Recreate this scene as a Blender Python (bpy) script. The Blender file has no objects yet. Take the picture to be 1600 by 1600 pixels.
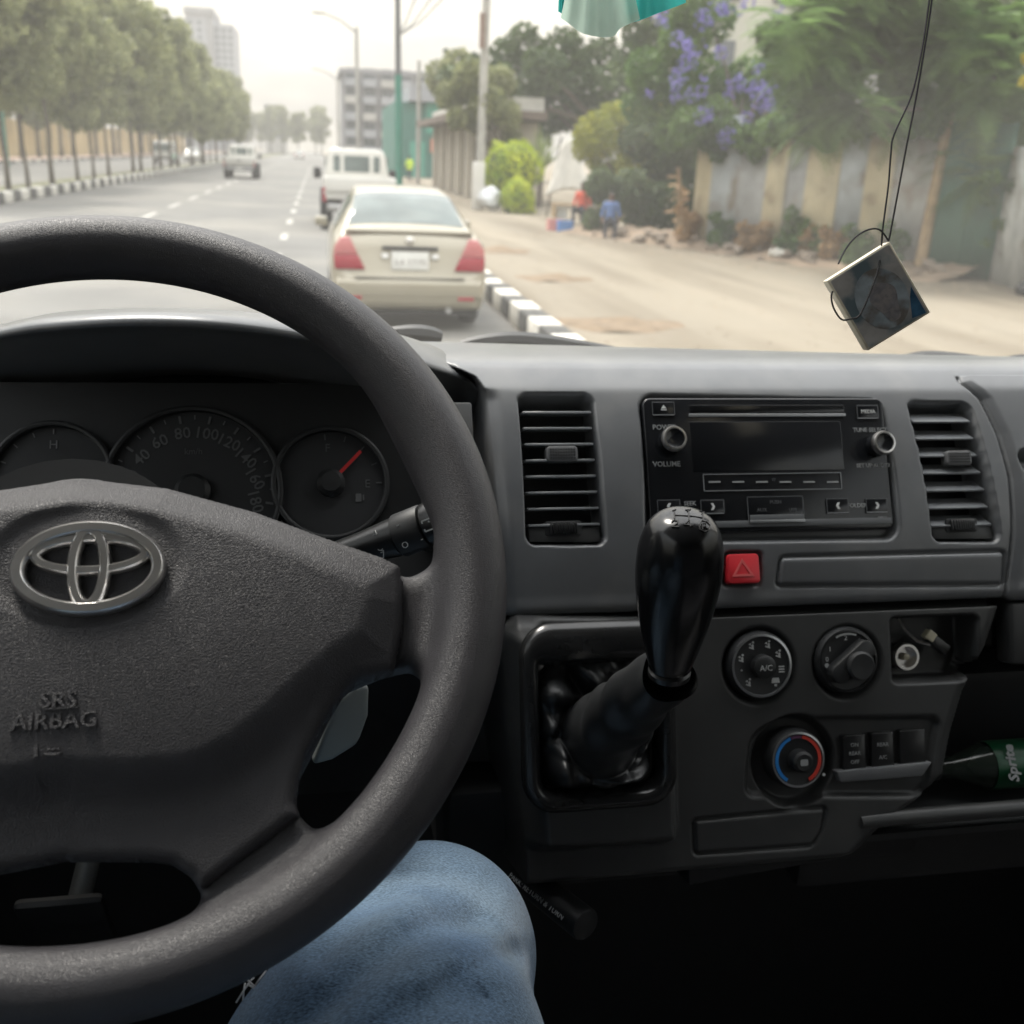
import bpy, bmesh, math, random
import numpy as np
from mathutils import Vector, Matrix
random.seed(7); rng = np.random.default_rng(7)
S = bpy.context.scene
C = S.collection
R = math.radians
CAMH = 1.9
# ------------------------------------------------------------------ camera
F_PX = 1600.0; ROLL = R(2.5); PITCH = R(19.10); YAW = R(11.01)
cam = bpy.data.cameras.new('camera'); camo = bpy.data.objects.new('camera', cam); C.objects.link(camo)
cam.sensor_width = 36; cam.lens = 36 * F_PX / 1600; cam.clip_start = 0.02; cam.clip_end = 3000
camo.matrix_world = (Matrix.Translation((0, 0, CAMH)) @ Matrix.Rotation(-YAW, 4, 'Z') @
                     Matrix.Rotation(math.pi / 2 - PITCH, 4, 'X') @ Matrix.Rotation(ROLL, 4, 'Z'))
cam.dof.use_dof = True; cam.dof.focus_distance = 0.60; cam.dof.aperture_fstop = 11.0
S.camera = camo
S.render.resolution_x = S.render.resolution_y = 1024
# ------------------------------------------------------------------ world: overcast sky
SUN_EL, SUN_ROT = R(58), R(-30)          # soft sun behind thin cloud, ahead and to the left
w = bpy.data.worlds.new('World'); S.world = w; w.use_nodes = True
nt = w.node_tree; nd = nt.nodes; lk = nt.links
for n in list(nd): nd.remove(n)
def N(t, **k):
    n = nd.new(t)
    for a, b in k.items(): setattr(n, a, b)
    return n
wo = N('ShaderNodeOutputWorld'); bg = N('ShaderNodeBackground')
sky = N('ShaderNodeTexSky', sky_type='NISHITA'); sky.sun_disc = False
sky.sun_elevation = SUN_EL; sky.sun_rotation = SUN_ROT; sky.air_density = 1.5; sky.dust_density = 4.0
tc = N('ShaderNodeTexCoord'); sp = N('ShaderNodeSeparateXYZ'); lk.new(tc.outputs['Generated'], sp.inputs[0])
# overcast layer: luminance rises towards the zenith, broken by soft cloud noise
mx = N('ShaderNodeMath', operation='MAXIMUM'); lk.new(sp.outputs['Z'], mx.inputs[0]); mx.inputs[1].default_value = 0.0
ga = N('ShaderNodeMath', operation='MULTIPLY_ADD'); lk.new(mx.outputs[0], ga.inputs[0]); ga.inputs[1].default_value = 2.9; ga.inputs[2].default_value = .40
mp = N('ShaderNodeMapping'); mp.inputs['Scale'].default_value = (1.4, 1.4, 4.5); lk.new(tc.outputs['Generated'], mp.inputs['Vector'])
no = N('ShaderNodeTexNoise'); no.inputs['Scale'].default_value = 5.5; no.inputs['Detail'].default_value = 5; no.inputs['Roughness'].default_value = .55
lk.new(mp.outputs[0], no.inputs['Vector'])
cr = N('ShaderNodeValToRGB'); cr.color_ramp.elements[0].position = .40; cr.color_ramp.elements[1].position = .66
cr.color_ramp.elements[0].color = (.50, .47, .43, 1); cr.color_ramp.elements[1].color = (1.04, .955, .77, 1)
lk.new(no.outputs['Fac'], cr.inputs[0])
zr = N('ShaderNodeValToRGB'); zr.color_ramp.elements[0].position = .10; zr.color_ramp.elements[1].position = .55
zr.color_ramp.elements[0].color = (1, 1, 1, 1); zr.color_ramp.elements[1].color = (.90, .985, 1.16, 1); lk.new(sp.outputs['Z'], zr.inputs[0])
vt = N('ShaderNodeVectorMath', operation='MULTIPLY'); lk.new(cr.outputs['Color'], vt.inputs[0]); lk.new(zr.outputs['Color'], vt.inputs[1])
vm = N('ShaderNodeVectorMath', operation='SCALE'); lk.new(vt.outputs[0], vm.inputs[0]); lk.new(ga.outputs[0], vm.inputs['Scale'])
vs = N('ShaderNodeVectorMath', operation='SCALE'); lk.new(vm.outputs[0], vs.inputs[0]); vs.inputs['Scale'].default_value = 5.3
mi = N('ShaderNodeMix', data_type='RGBA'); mi.inputs['Factor'].default_value = .93
lk.new(sky.outputs[0], mi.inputs['A']); lk.new(vs.outputs[0], mi.inputs['B'])
lk.new(mi.outputs['Result'], bg.inputs['Color']); bg.inputs['Strength'].default_value = .125
lk.new(bg.outputs[0], wo.inputs[0])
sl = bpy.data.lights.new('sun', 'SUN'); slo = bpy.data.objects.new('sun', sl); C.objects.link(slo)
sl.energy = 1.5; sl.angle = R(14); sl.color = (1, .95, .86)
# sky sun_rotation is measured clockwise from +Y seen from above
sd = Vector((math.sin(SUN_ROT) * math.cos(SUN_EL), math.cos(SUN_ROT) * math.cos(SUN_EL), math.sin(SUN_EL)))
slo.rotation_euler = sd.to_track_quat('Z', 'Y').to_euler(); slo.location = (0, 0, 30)
S.view_settings.view_transform = 'Standard'; S.view_settings.look = 'None'; S.view_settings.gamma = 1
S.view_settings.use_curve_mapping = False
S.view_settings.exposure = 1.5
S.cycles.use_denoising = True
try: S.cycles.denoiser = 'OPENIMAGEDENOISE'
except Exception: pass
S.cycles.max_bounces = 8; S.cycles.diffuse_bounces = 4; S.cycles.glossy_bounces = 3; S.cycles.transmission_bounces = 4
S.cycles.transparent_max_bounces = 12; S.cycles.sample_clamp_indirect = 6; S.cycles.caustics_reflective = False; S.cycles.caustics_refractive = False

# ------------------------------------------------------------------ pixel helpers (photo pixel -> direction)
_c, _s = math.cos(ROLL), math.sin(ROLL)
_CP = np.array([0, 0, CAMH])
def ray(x, y):
    dx, dy = x - 800, y - 800
    ux, uy = _c * dx + _s * dy, -_s * dx + _c * dy
    cp, spp = math.cos(PITCH), math.sin(PITCH)
    d = np.array([ux, F_PX * cp - uy * spp, -F_PX * spp - uy * cp]) / F_PX
    cy, sy = math.cos(YAW), math.sin(YAW)
    return np.array([cy * d[0] + sy * d[1], -sy * d[0] + cy * d[1], d[2]])
def P(x, y, depth): return _CP + ray(x, y) * depth
def G(x, y, z=0.0):                      # where the sight line meets the ground
    d = ray(x, y); return _CP + d * ((z - CAMH) / d[2])
def AY(x, y, Y):                         # at a given forward distance
    d = ray(x, y); return _CP + d * (Y / d[1])
class Frame:                             # a plane of the cabin: a right, b up, n towards the driver
    def __init__(s, O, el, az=0.0):
        s.O = np.array(O, float)
        s.n = np.array([-math.sin(az) * math.cos(el), -math.cos(el) * math.cos(az), math.sin(el)])
        a = np.cross([0, 0, 1], s.n); a = a / np.linalg.norm(a); s.a = a if a[0] > 0 else -a
        b = np.cross(s.n, s.a); s.b = b if b[2] > 0 else -b
    def px(s, x, y, c=0.0):              # photo pixel -> (a, b) on the plane raised by c
        d = ray(x, y); o = s.O + s.n * c
        X = _CP + d * (np.dot(o - _CP, s.n) / np.dot(d, s.n)) - s.O
        return np.array([X @ s.a, X @ s.b])
    def pts(s, L, c=0.0): return np.array([s.px(x, y, c) for x, y in L])
    def to(s, V):
        V = np.atleast_2d(np.asarray(V, float)); return s.O + V[:, :1] * s.a + V[:, 1:2] * s.b + V[:, 2:3] * s.n
    def mat(s, a=0, b=0, c=0):
        M = Matrix.Identity(4)
        for i in range(3): M[i][0], M[i][1], M[i][2] = s.a[i], s.b[i], s.n[i]
        o = s.to([(a, b, c)])[0]
        for i in range(3): M[i][3] = o[i]
        return M
# ------------------------------------------------------------------ materials
_mats = {}
def lin(c):
    return tuple(((v / 255) / 12.92 if v / 255 <= .04045 else ((v / 255 + .055) / 1.055) ** 2.4) for v in c)
def mat(name, col, rough=.5, metal=0.0, var=.12, vs=8.0, bump=0.0, bs=900.0, bk='noise', spec=.5, coat=0.0,
        col2=None, c2s=4.0, c2pos=(.45, .6), alpha=None, emit=None, trans=0.0, sheen=0.0, detail=4.0, bdist=.001, stretch=None):
    if name in _mats: return _mats[name]
    m = bpy.data.materials.new(name); m.use_nodes = True; t = m.node_tree; b = t.nodes['Principled BSDF']; L = t.links
    b.inputs['Roughness'].default_value = rough; b.inputs['Metallic'].default_value = metal
    b.inputs['Specular IOR Level'].default_value = spec; b.inputs['Coat Weight'].default_value = coat
    b.inputs['Transmission Weight'].default_value = trans
    if sheen: b.inputs['Sheen Weight'].default_value = sheen
    if emit: b.inputs['Emission Color'].default_value = (*emit[:3], 1); b.inputs['Emission Strength'].default_value = emit[3]
    if alpha is not None: b.inputs['Alpha'].default_value = alpha
    tc = t.nodes.new('ShaderNodeTexCoord'); vec = tc.outputs['Object']
    if stretch:
        mpn = t.nodes.new('ShaderNodeMapping'); mpn.inputs['Scale'].default_value = stretch; L.new(vec, mpn.inputs['Vector']); vec = mpn.outputs[0]
    n1 = t.nodes.new('ShaderNodeTexNoise'); n1.inputs['Scale'].default_value = vs; n1.inputs['Detail'].default_value = detail; L.new(vec, n1.inputs['Vector'])
    rp = t.nodes.new('ShaderNodeValToRGB'); rp.color_ramp.elements[0].position = .3; rp.color_ramp.elements[1].position = .7
    rp.color_ramp.elements[0].color = (*[v * (1 - var) for v in col], 1); rp.color_ramp.elements[1].color = (*[min(1, v * (1 + var)) for v in col], 1)
    L.new(n1.outputs['Fac'], rp.inputs[0]); out = rp.outputs['Color']
    if col2 is not None:
        n2 = t.nodes.new('ShaderNodeTexNoise'); n2.inputs['Scale'].default_value = c2s; n2.inputs['Detail'].default_value = 6; L.new(vec, n2.inputs['Vector'])
        r2 = t.nodes.new('ShaderNodeValToRGB'); r2.color_ramp.elements[0].position, r2.color_ramp.elements[1].position = c2pos
        L.new(n2.outputs['Fac'], r2.inputs[0])
        mm = t.nodes.new('ShaderNodeMix'); mm.data_type = 'RGBA'; L.new(r2.outputs['Color'], mm.inputs['Factor']); L.new(out, mm.inputs['A']); mm.inputs['B'].default_value = (*col2, 1)
        out = mm.outputs['Result']
    L.new(out, b.inputs['Base Color'])
    if bump:
        if bk == 'voronoi':
            nb = t.nodes.new('ShaderNodeTexVoronoi'); nb.feature = 'DISTANCE_TO_EDGE'; nb.inputs['Scale'].default_value = bs
            # warp the cells so the grain looks like hide
            nw = t.nodes.new('ShaderNodeTexNoise'); nw.inputs['Scale'].default_value = bs * .7; L.new(vec, nw.inputs['Vector'])
            ad = t.nodes.new('ShaderNodeMix'); ad.data_type = 'RGBA'; ad.blend_type = 'ADD'; ad.inputs['Factor'].default_value = .9 / bs
            L.new(vec, ad.inputs['A']); L.new(nw.outputs['Color'], ad.inputs['B']); L.new(ad.outputs['Result'], nb.inputs['Vector'])
            mr = t.nodes.new('ShaderNodeMapRange'); mr.inputs['From Max'].default_value = .22; L.new(nb.outputs['Distance'], mr.inputs['Value']); h = mr.outputs[0]
        elif bk == 'wave':
            nb = t.nodes.new('ShaderNodeTexWave'); nb.inputs['Scale'].default_value = bs; L.new(vec, nb.inputs['Vector']); h = nb.outputs['Fac']
        else:
            nb = t.nodes.new('ShaderNodeTexNoise'); nb.inputs['Scale'].default_value = bs; nb.inputs['Detail'].default_value = 2; L.new(vec, nb.inputs['Vector']); h = nb.outputs['Fac']
        bp = t.nodes.new('ShaderNodeBump'); bp.inputs['Strength'].default_value = bump; bp.inputs['Distance'].default_value = bdist
        L.new(h, bp.inputs['Height']); L.new(bp.outputs[0], b.inputs['Normal'])
    _mats[name] = m; return m
# ------------------------------------------------------------------ objects
def _link(o, parent):
    C.objects.link(o)
    if parent is not None:
        o.parent = parent
        if parent.type == 'EMPTY': o.matrix_parent_inverse = Matrix.Translation(-parent.location)
def mesh_np(name, V, Q, smooth=True):
    V = np.asarray(V, np.float32); Q = np.asarray(Q, np.int32); k = Q.shape[1]
    me = bpy.data.meshes.new(name); me.vertices.add(len(V)); me.vertices.foreach_set('co', V.ravel())
    me.loops.add(Q.size); me.loops.foreach_set('vertex_index', Q.ravel())
    me.polygons.add(len(Q)); me.polygons.foreach_set('loop_start', np.arange(0, Q.size, k, dtype=np.int32))
    if smooth: me.polygons.foreach_set('use_smooth', np.ones(len(Q), bool))
    me.update(calc_edges=True); me.validate(); return me
def put(name, me, m, parent=None):
    o = bpy.data.objects.new(name, me); _link(o, parent)
    if m is not None and not me.materials: me.materials.append(m)
    return o
def obj(name, V, Fc, m, parent=None, smooth=False):
    me = bpy.data.meshes.new(name); me.from_pydata([tuple(map(float, v)) for v in V], [], [tuple(map(int, f)) for f in Fc])
    if smooth: me.polygons.foreach_set('use_smooth', [True] * len(me.polygons))
    me.update(); return put(name, me, m, parent)
def thing(name, label, cat, loc=(0, 0, 0), group=None):
    o = bpy.data.objects.new(name, None); C.objects.link(o); o.location = [float(v) for v in loc]; o.empty_display_size = .05
    return tag(o, label, cat, group)
def tag(o, label, cat, group=None):
    o['label'] = label; o['category'] = cat
    if group: o['group'] = group
    return o
def struct(o): o['kind'] = 'structure'; return o
def copy_tree(o, parent=None):
    c = o.copy(); C.objects.link(c)
    if parent is not None: c.parent = parent
    for ch in list(o.children): copy_tree(ch, c)
    return c
class MB:                                 # collects shapes into one mesh
    def __init__(s): s.V = []; s.F = []
    def add(s, V, F):
        n = len(s.V); s.V += [tuple(map(float, v)) for v in V]; s.F += [tuple(int(i) + n for i in f) for f in F]; return s
    def box(s, c, d, M=None):
        c = np.array(c, float); d = np.array(d, float) / 2
        V = [c + d * np.array([x, y, z]) for x in (-1, 1) for y in (-1, 1) for z in (-1, 1)]
        if M is not None: V = [M @ Vector(v) for v in V]
        return s.add(V, [(0, 1, 3, 2), (4, 6, 7, 5), (0, 4, 5, 1), (2, 3, 7, 6), (0, 2, 6, 4), (1, 5, 7, 3)])
    def tube(s, pts, rad, n=8, cap=True, flat=1.0):
        pts = [Vector(map(float, p)) for p in pts]; k = len(pts); rad = [rad] * k if np.isscalar(rad) else list(rad)
        V = []; F = []; up = Vector((0, 0, 1))
        for i, p in enumerate(pts):
            t = (pts[min(i + 1, k - 1)] - pts[max(i - 1, 0)])
            t = t.normalized() if t.length > 1e-9 else Vector((0, 0, 1))
            if i == 0: up = Vector((0, 0, 1)) if abs(t.z) < .9 else Vector((1, 0, 0))
            a = t.cross(up)
            if a.length < 1e-6: a = t.cross(Vector((1, 0, 0)))
            a.normalize(); b = a.cross(t).normalized(); up = b
            for j in range(n):
                q = 2 * math.pi * j / n; V.append(p + (a * math.cos(q) + b * (math.sin(q) * flat)) * rad[i])
        for i in range(k - 1):
            for j in range(n): F.append((i * n + j, i * n + (j + 1) % n, (i + 1) * n + (j + 1) % n, (i + 1) * n + j))
        if cap: F += [tuple(range(n - 1, -1, -1)), tuple(range((k - 1) * n, k * n))]
        return s.add(V, F)
    def lathe(s, prof, M=None, n=32, caps=True):   # prof: (r, h) along local z
        V = []; F = []
        for r, h in prof:
            for j in range(n):
                q = 2 * math.pi * j / n; v = Vector((r * math.cos(q), r * math.sin(q), h)); V.append(M @ v if M is not None else v)
        for i in range(len(prof) - 1):
            for j in range(n): F.append((i * n + j, i * n + (j + 1) % n, (i + 1) * n + (j + 1) % n, (i + 1) * n + j))
        if caps: F += [tuple(range(n - 1, -1, -1)), tuple(range((len(prof) - 1) * n, len(prof) * n))]
        return s.add(V, F)
    def prism(s, poly, z0, z1, M=None):
        n = len(poly); V = [Vector((p[0], p[1], z0)) for p in poly] + [Vector((p[0], p[1], z1)) for p in poly]
        if M is not None: V = [M @ v for v in V]
        return s.add(V, [tuple(range(n - 1, -1, -1)), tuple(range(n, 2 * n))] + [(i, (i + 1) % n, n + (i + 1) % n, n + i) for i in range(n)])
    def build(s, name, m, parent=None, smooth=False, bevel=0.0, seg=2, auto=True):
        bm = bmesh.new(); vs = [bm.verts.new(v) for v in s.V]
        for f in s.F:
            try: bm.faces.new([vs[i] for i in f])
            except ValueError: pass
        bmesh.ops.recalc_face_normals(bm, faces=bm.faces)
        if bevel:
            es = [e for e in bm.edges if len(e.link_faces) == 2 and e.calc_face_angle(0) > .6]
            bmesh.ops.bevel(bm, geom=es, offset=bevel, segments=seg, affect='EDGES', profile=.5, clamp_overlap=True)
        me = bpy.data.meshes.new(name); bm.to_mesh(me); bm.free()
        if smooth or bevel:
            me.polygons.foreach_set('use_smooth', [True] * len(me.polygons))
            ar = np.array([p.area for p in me.polygons]); fl_ = ar > 12 * np.median(ar)      # broad flat faces stay flat beside their bevels
            if bevel and fl_.any(): me.polygons.foreach_set('use_smooth', ~fl_)
            if auto: 
                try: me.set_sharp_from_angle(angle=R(40))
                except Exception: pass
        return put(name, me, m, parent)
def rrect(w, h, r, n=5):
    P_ = []
    for cx, cy, a0 in ((w / 2 - r, h / 2 - r, 0), (-w / 2 + r, h / 2 - r, 90), (-w / 2 + r, -h / 2 + r, 180), (w / 2 - r, -h / 2 + r, 270)):
        for i in range(n + 1):
            a = R(a0 + 90 * i / n); P_.append((cx + r * math.cos(a), cy + r * math.sin(a)))
    return P_
def text(name, s, size, m, parent, M, extrude=.0002, align='CENTER', shear=0.0, bold=0.0):
    cu = bpy.data.curves.new(name, 'FONT'); cu.body = s; cu.size = size; cu.extrude = extrude; cu.align_x = align; cu.align_y = 'CENTER'; cu.resolution_u = 2
    cu.shear = shear; cu.offset = bold
    o = bpy.data.objects.new(name, cu); C.objects.link(o); bpy.context.view_layer.update()
    me = bpy.data.meshes.new_from_object(o); bpy.data.objects.remove(o); bpy.data.curves.remove(cu)
    me.transform(M); return put(name, me, m, parent)
# ------------------------------------------------------------------ distance-field modelling
def surface_nets(Fv, lo, h):
    s = Fv < 0; nx, ny, nz = Fv.shape
    cs = [s[i:nx - 1 + i, j:ny - 1 + j, k:nz - 1 + k] for i in (0, 1) for j in (0, 1) for k in (0, 1)]
    cnt = sum(c.astype(np.int8) for c in cs); act = (cnt > 0) & (cnt < 8)
    idx = -np.ones(act.shape, np.int64); ii = np.argwhere(act); idx[act] = np.arange(len(ii))
    acc = np.zeros((len(ii), 3)); num = np.zeros(len(ii))
    co = [(i, j, k) for i in (0, 1) for j in (0, 1) for k in (0, 1)]
    for a in range(8):
        for b in range(a + 1, 8):
            d = np.abs(np.array(co[a]) - np.array(co[b]))
            if d.sum() != 1: continue
            fa = Fv[ii[:, 0] + co[a][0], ii[:, 1] + co[a][1], ii[:, 2] + co[a][2]]
            fb = Fv[ii[:, 0] + co[b][0], ii[:, 1] + co[b][1], ii[:, 2] + co[b][2]]
            m = (fa < 0) != (fb < 0); t = np.where(m, fa / np.where(m, fa - fb, 1), 0)
            acc += np.where(m[:, None], np.array(co[a]) + t[:, None] * (np.array(co[b]) - np.array(co[a])), 0); num += m
    V = (ii + acc / num[:, None]) * h + np.array(lo); Q = []
    for ax in range(3):
        o1, o2 = [(1, 2), (2, 0), (0, 1)][ax]
        sl0 = [slice(None)] * 3; sl1 = [slice(None)] * 3; sl0[ax] = slice(0, -1); sl1[ax] = slice(1, None)
        e = s[tuple(sl0)] != s[tuple(sl1)]; ee = np.argwhere(e)
        ok = (ee[:, o1] > 0) & (ee[:, o2] > 0) & (ee[:, o1] < Fv.shape[o1] - 1) & (ee[:, o2] < Fv.shape[o2] - 1); ee = ee[ok]
        def g(d1, d2):
            q = ee.copy(); q[:, o1] -= d1; q[:, o2] -= d2; return idx[q[:, 0], q[:, 1], q[:, 2]]
        q = np.stack([g(1, 1), g(0, 1), g(0, 0), g(1, 0)], 1)
        fl = ~s[ee[:, 0], ee[:, 1], ee[:, 2]]; q[fl] = q[fl][:, ::-1]; Q.append(q)
    return V, np.concatenate(Q)
def smin(a, b, k): h = np.clip(.5 + .5 * (b - a) / k, 0, 1); return b + (a - b) * h - k * h * (1 - h)
def smax(a, b, k): return -smin(-a, -b, k)
def sd_poly(poly, X, Y):
    poly = np.asarray(poly, float); d = np.full(X.shape, 1e9); ins = np.zeros(X.shape, bool); n = len(poly)
    for i in range(n):
        ax, ay = poly[i]; bx, by = poly[(i + 1) % n]; ex, ey = bx - ax, by - ay
        t = np.clip(((X - ax) * ex + (Y - ay) * ey) / (ex * ex + ey * ey + 1e-18), 0, 1)
        d = np.minimum(d, (X - ax - t * ex) ** 2 + (Y - ay - t * ey) ** 2)
        c = ((ay > Y) != (by > Y)) & (X < (bx - ax) * (Y - ay) / (by - ay + 1e-18) + ax); ins ^= c
    return np.sqrt(d) * np.where(ins, -1, 1)
def sd_conv(poly, X, Y, r):               # convex polygon with corners rounded by r
    poly = np.asarray(poly, float); c = poly.mean(0); s2 = np.zeros(X.shape); mxd = np.full(X.shape, -1e9)
    for i in range(len(poly)):
        a, b = poly[i], poly[(i + 1) % len(poly)]; e = b - a; nrm = np.array([e[1], -e[0]]) / np.linalg.norm(e)
        if np.dot(c - a, nrm) > 0: nrm = -nrm
        d = (X - a[0]) * nrm[0] + (Y - a[1]) * nrm[1] + r; s2 += np.maximum(d, 0) ** 2; mxd = np.maximum(mxd, d)
    return np.sqrt(s2) + np.minimum(mxd, 0) - r
def sst(e0, e1, x): t = np.clip((x - e0) / (e1 - e0), 0, 1); return t * t * (3 - 2 * t)
def grid_faces(nu, nv, keep=None):
    i, j = np.meshgrid(np.arange(nu - 1), np.arange(nv - 1), indexing='ij')
    q = np.stack([i * nv + j, (i + 1) * nv + j, (i + 1) * nv + j + 1, i * nv + j + 1], -1).reshape(-1, 4)
    if keep is not None: q = q[keep[:-1, :-1].ravel()]
    return q
def spline(pts, n=12):
    p = np.asarray(pts, float); o = []
    for i in range(len(p) - 1):
        p0, p1, p2, p3 = p[max(i - 1, 0)], p[i], p[i + 1], p[min(i + 2, len(p) - 1)]
        for t in np.linspace(0, 1, n, endpoint=False):
            o.append(.5 * (2 * p1 + (p2 - p0) * t + (2 * p0 - 5 * p1 + 4 * p2 - p3) * t * t + (3 * p1 - p0 - 3 * p2 + p3) * t ** 3))
    o.append(p[-1]); return np.array(o)
# ================================================================== INTERIOR MATERIALS
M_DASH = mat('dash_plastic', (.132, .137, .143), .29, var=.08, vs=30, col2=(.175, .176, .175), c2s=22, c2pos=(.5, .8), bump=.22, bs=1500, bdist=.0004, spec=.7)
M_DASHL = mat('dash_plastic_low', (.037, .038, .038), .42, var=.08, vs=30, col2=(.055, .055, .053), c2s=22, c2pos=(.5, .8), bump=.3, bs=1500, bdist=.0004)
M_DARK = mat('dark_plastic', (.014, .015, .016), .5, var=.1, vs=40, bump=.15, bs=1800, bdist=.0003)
M_BLACK = mat('black_gloss', (.008, .0085, .0095), .2, var=.05, vs=20, spec=.5)
M_PIANO = mat('radio_face', (.010, .011, .013), .2, var=.1, vs=25, spec=.5)
M_SATIN = mat('satin_black', (.014, .0145, .015), .3, var=.1, vs=60, bump=.05, bs=700)
M_LEATH = mat('wheel_grain', (.043, .0415, .046), .42, var=.1, vs=60, bump=.30, bs=1150, bk='voronoi', bdist=.0005, spec=.5)
M_PAD = mat('pad_grain', (.046, .0445, .049), .48, var=.1, vs=50, bump=.45, bs=980, bk='voronoi', bdist=.0005, spec=.45)
M_CHROME = mat('chrome', (.86, .84, .82), .28, metal=1, var=.06, vs=60)
M_SILV = mat('silver_trim', (.45, .46, .47), .3, metal=.9, var=.05, vs=60)
M_PRINT = mat('white_print', (.62, .63, .62), .6, var=.02)
M_PRINTG = mat('grey_print', (.30, .31, .31), .6, var=.02)
M_RED = mat('hazard_red', (.55, .020, .030), .42, var=.08, vs=90, bump=.05, bs=900)
M_DIAL = mat('dial_face', (.020, .021, .023), .6, var=.08, vs=40)
M_NEEDLE = mat('needle_red', (.55, .03, .03), .4)
M_BLUE = mat('cold_blue', (.02, .22, .62), .5); M_HOT = mat('hot_red', (.62, .05, .03), .5)
M_CREAM = mat('cream_plastic', (.72, .66, .48), .4, var=.08)
M_BOOT = mat('boot_vinyl', (.016, .017, .018), .38, var=.12, vs=30, bump=.12, bs=900, spec=.5)
M_RUBBER = mat('floor_rubber', (.22, .22, .225), .75, var=.3, vs=18, bump=.4, bs=120, bdist=.002)
M_HEAD = mat('headliner', (.24, .238, .23), .9, var=.06, vs=40)
M_SEAT = mat('seat_fabric', (.10, .10, .11), .9, var=.25, vs=200, bump=.4, bs=900)
M_WHITEP = mat('van_paint_white', (.78, .78, .76), .3, coat=.5, var=.03)

FAS = Frame(P(1195, 730, .801), R(27))       # upper fascia (radio is 200 x 100 mm)
LOW = Frame(P(1190, 1040, .785), R(20))       # lower centre panel
WH = Frame((-.104, .463, CAMH - .188), R(40), R(-1.5))   # steering wheel
GAU = Frame(P(303, 770, .72), R(30))         # instrument dials
# ================================================================== DASHBOARD
dash = thing('dashboard', 'grey plastic van dashboard with hooded dials, twin air vents and heater knobs', 'dashboard', (.3, .8, 1.1))
def prof_resample(pl, step):
    pl = np.asarray(pl); d = np.r_[0, np.cumsum(np.linalg.norm(np.diff(pl, axis=0), axis=1))]
    out = [0.0]
    while out[-1] < d[-1]: out.append(out[-1] + step(np.interp(out[-1], d, pl[:, 0]), np.interp(out[-1], d, pl[:, 1])))
    s = np.array(out[:-1] + [d[-1]]); return np.stack([np.interp(s, d, pl[:, 0]), np.interp(s, d, pl[:, 1])], 1)
fO = FAS.O - _CP
def fas_pt(b): q = FAS.O + FAS.b * b; return (q[1], q[2] - CAMH)
BULGE = .0100                                # the fascia is gently convex
bt = FAS.px(1200, 607)[1]; bb = FAS.px(1200, 922)[1]
tp = fas_pt(bt); bp = fas_pt(bb)
ctrl = [(1.03, -.182), (.985, -.172), (.93, -.162), (.87, -.155), (.82, -.151), (.79, -.150), (.772, -.1515), (.760, -.157), tp]
_t = np.linspace(0, 1, 60)[1:, None]; _face = np.array(tp) + (np.array(bp) - np.array(tp)) * _t + np.array([FAS.n[1], FAS.n[2]]) * (BULGE * 4 * _t * (1 - _t))
profU = np.vstack([spline(ctrl, 14), _face,
                   spline([bp, (bp[0] - .003, bp[1] - .009), (bp[0] + .002, bp[1] - .015), (bp[0] + .03, bp[1] - .0165), (bp[0] + .09, bp[1] - .0165)], 8)[1:]])
profU = prof_resample(profU, lambda y, z: .001)
_k = np.exp(-np.linspace(-2.2, 2.2, 17) ** 2); _k /= _k.sum()
profU = np.stack([np.convolve(np.pad(profU[:, i], 8, mode='edge'), _k, 'valid') for i in (0, 1)], 1)
profU = prof_resample(profU, lambda y, z: .0012 if (z < -.152 and y < .79) else .006)
xs = np.r_[np.arange(-.50, .085, .012), np.arange(.085, .60, .0013), np.arange(.60, 1.14, .012)]
tan = np.gradient(profU, axis=0); tan /= np.linalg.norm(tan, axis=1)[:, None]
nrm = np.stack([-tan[:, 1], tan[:, 0]], 1) * -1     # pointing up / to the driver
if nrm[0, 1] < 0: nrm = -nrm
X, _ = np.meshgrid(xs, profU[:, 0], indexing='ij')
Yp = np.broadcast_to(profU[:, 0], X.shape).copy(); Zp = np.broadcast_to(profU[:, 1], X.shape).copy()
# the windscreen edge of the shelf falls a little towards the passenger
Zp -= np.clip((Yp - .80) / .20, 0, 1) * np.clip((X - .1) * .026, -.004, .017)
A_ = X - FAS.O[0]; B_ = (Yp - FAS.O[1]) * FAS.b[1] + (Zp + CAMH - FAS.O[2]) * FAS.b[2]
on = ((B_ < bt + .012) & (Yp < .80)).astype(float)
D = np.zeros_like(X)
def well(poly, depth, r, e0=-.001, e1=.0015): # recess with soft rim
    global D
    d = sd_conv(poly, A_, B_, r); D = np.where(on > 0, np.minimum(D, D * 0 - depth * (1 - sst(e0, e1, d))) , D)
    return d
RADQ = FAS.pts([(1001, 620), (1370, 630), (1393, 829), (1011, 835)])
VLQ = FAS.pts([(811, 618), (922, 618), (941, 851), (823, 851)])
VRQ = FAS.pts([(1416, 630), (1509, 632), (1554, 846), (1453, 846)])
# gentle swell around radio and vents
dr = sd_conv(FAS.pts([(985, 612), (1388, 618), (1412, 850), (992, 856)]), A_, B_, .02)
D += on * .004 * (1 - sst(-.004, .016, dr))
well(FAS.pts([(996, 616), (1375, 625), (1399, 846), (1004, 851)]), .010, .012, -.004, .001)
well(VLQ, .034, .006, -.0012, .002); well(VRQ, .034, .006, -.0012, .002)
well(FAS.pts([(1128, 864), (1186, 863), (1187, 916), (1129, 917)]), .006, .004)
DRW = FAS.pts([(1215, 871), (1563, 862), (1567, 914), (1213, 916)])
dd = sd_conv(DRW, A_, B_, .004); D -= on * .0035 * np.exp(-(dd / .0011) ** 2); D += on * .0012 * (1 - sst(-.004, 0, dd))
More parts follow.
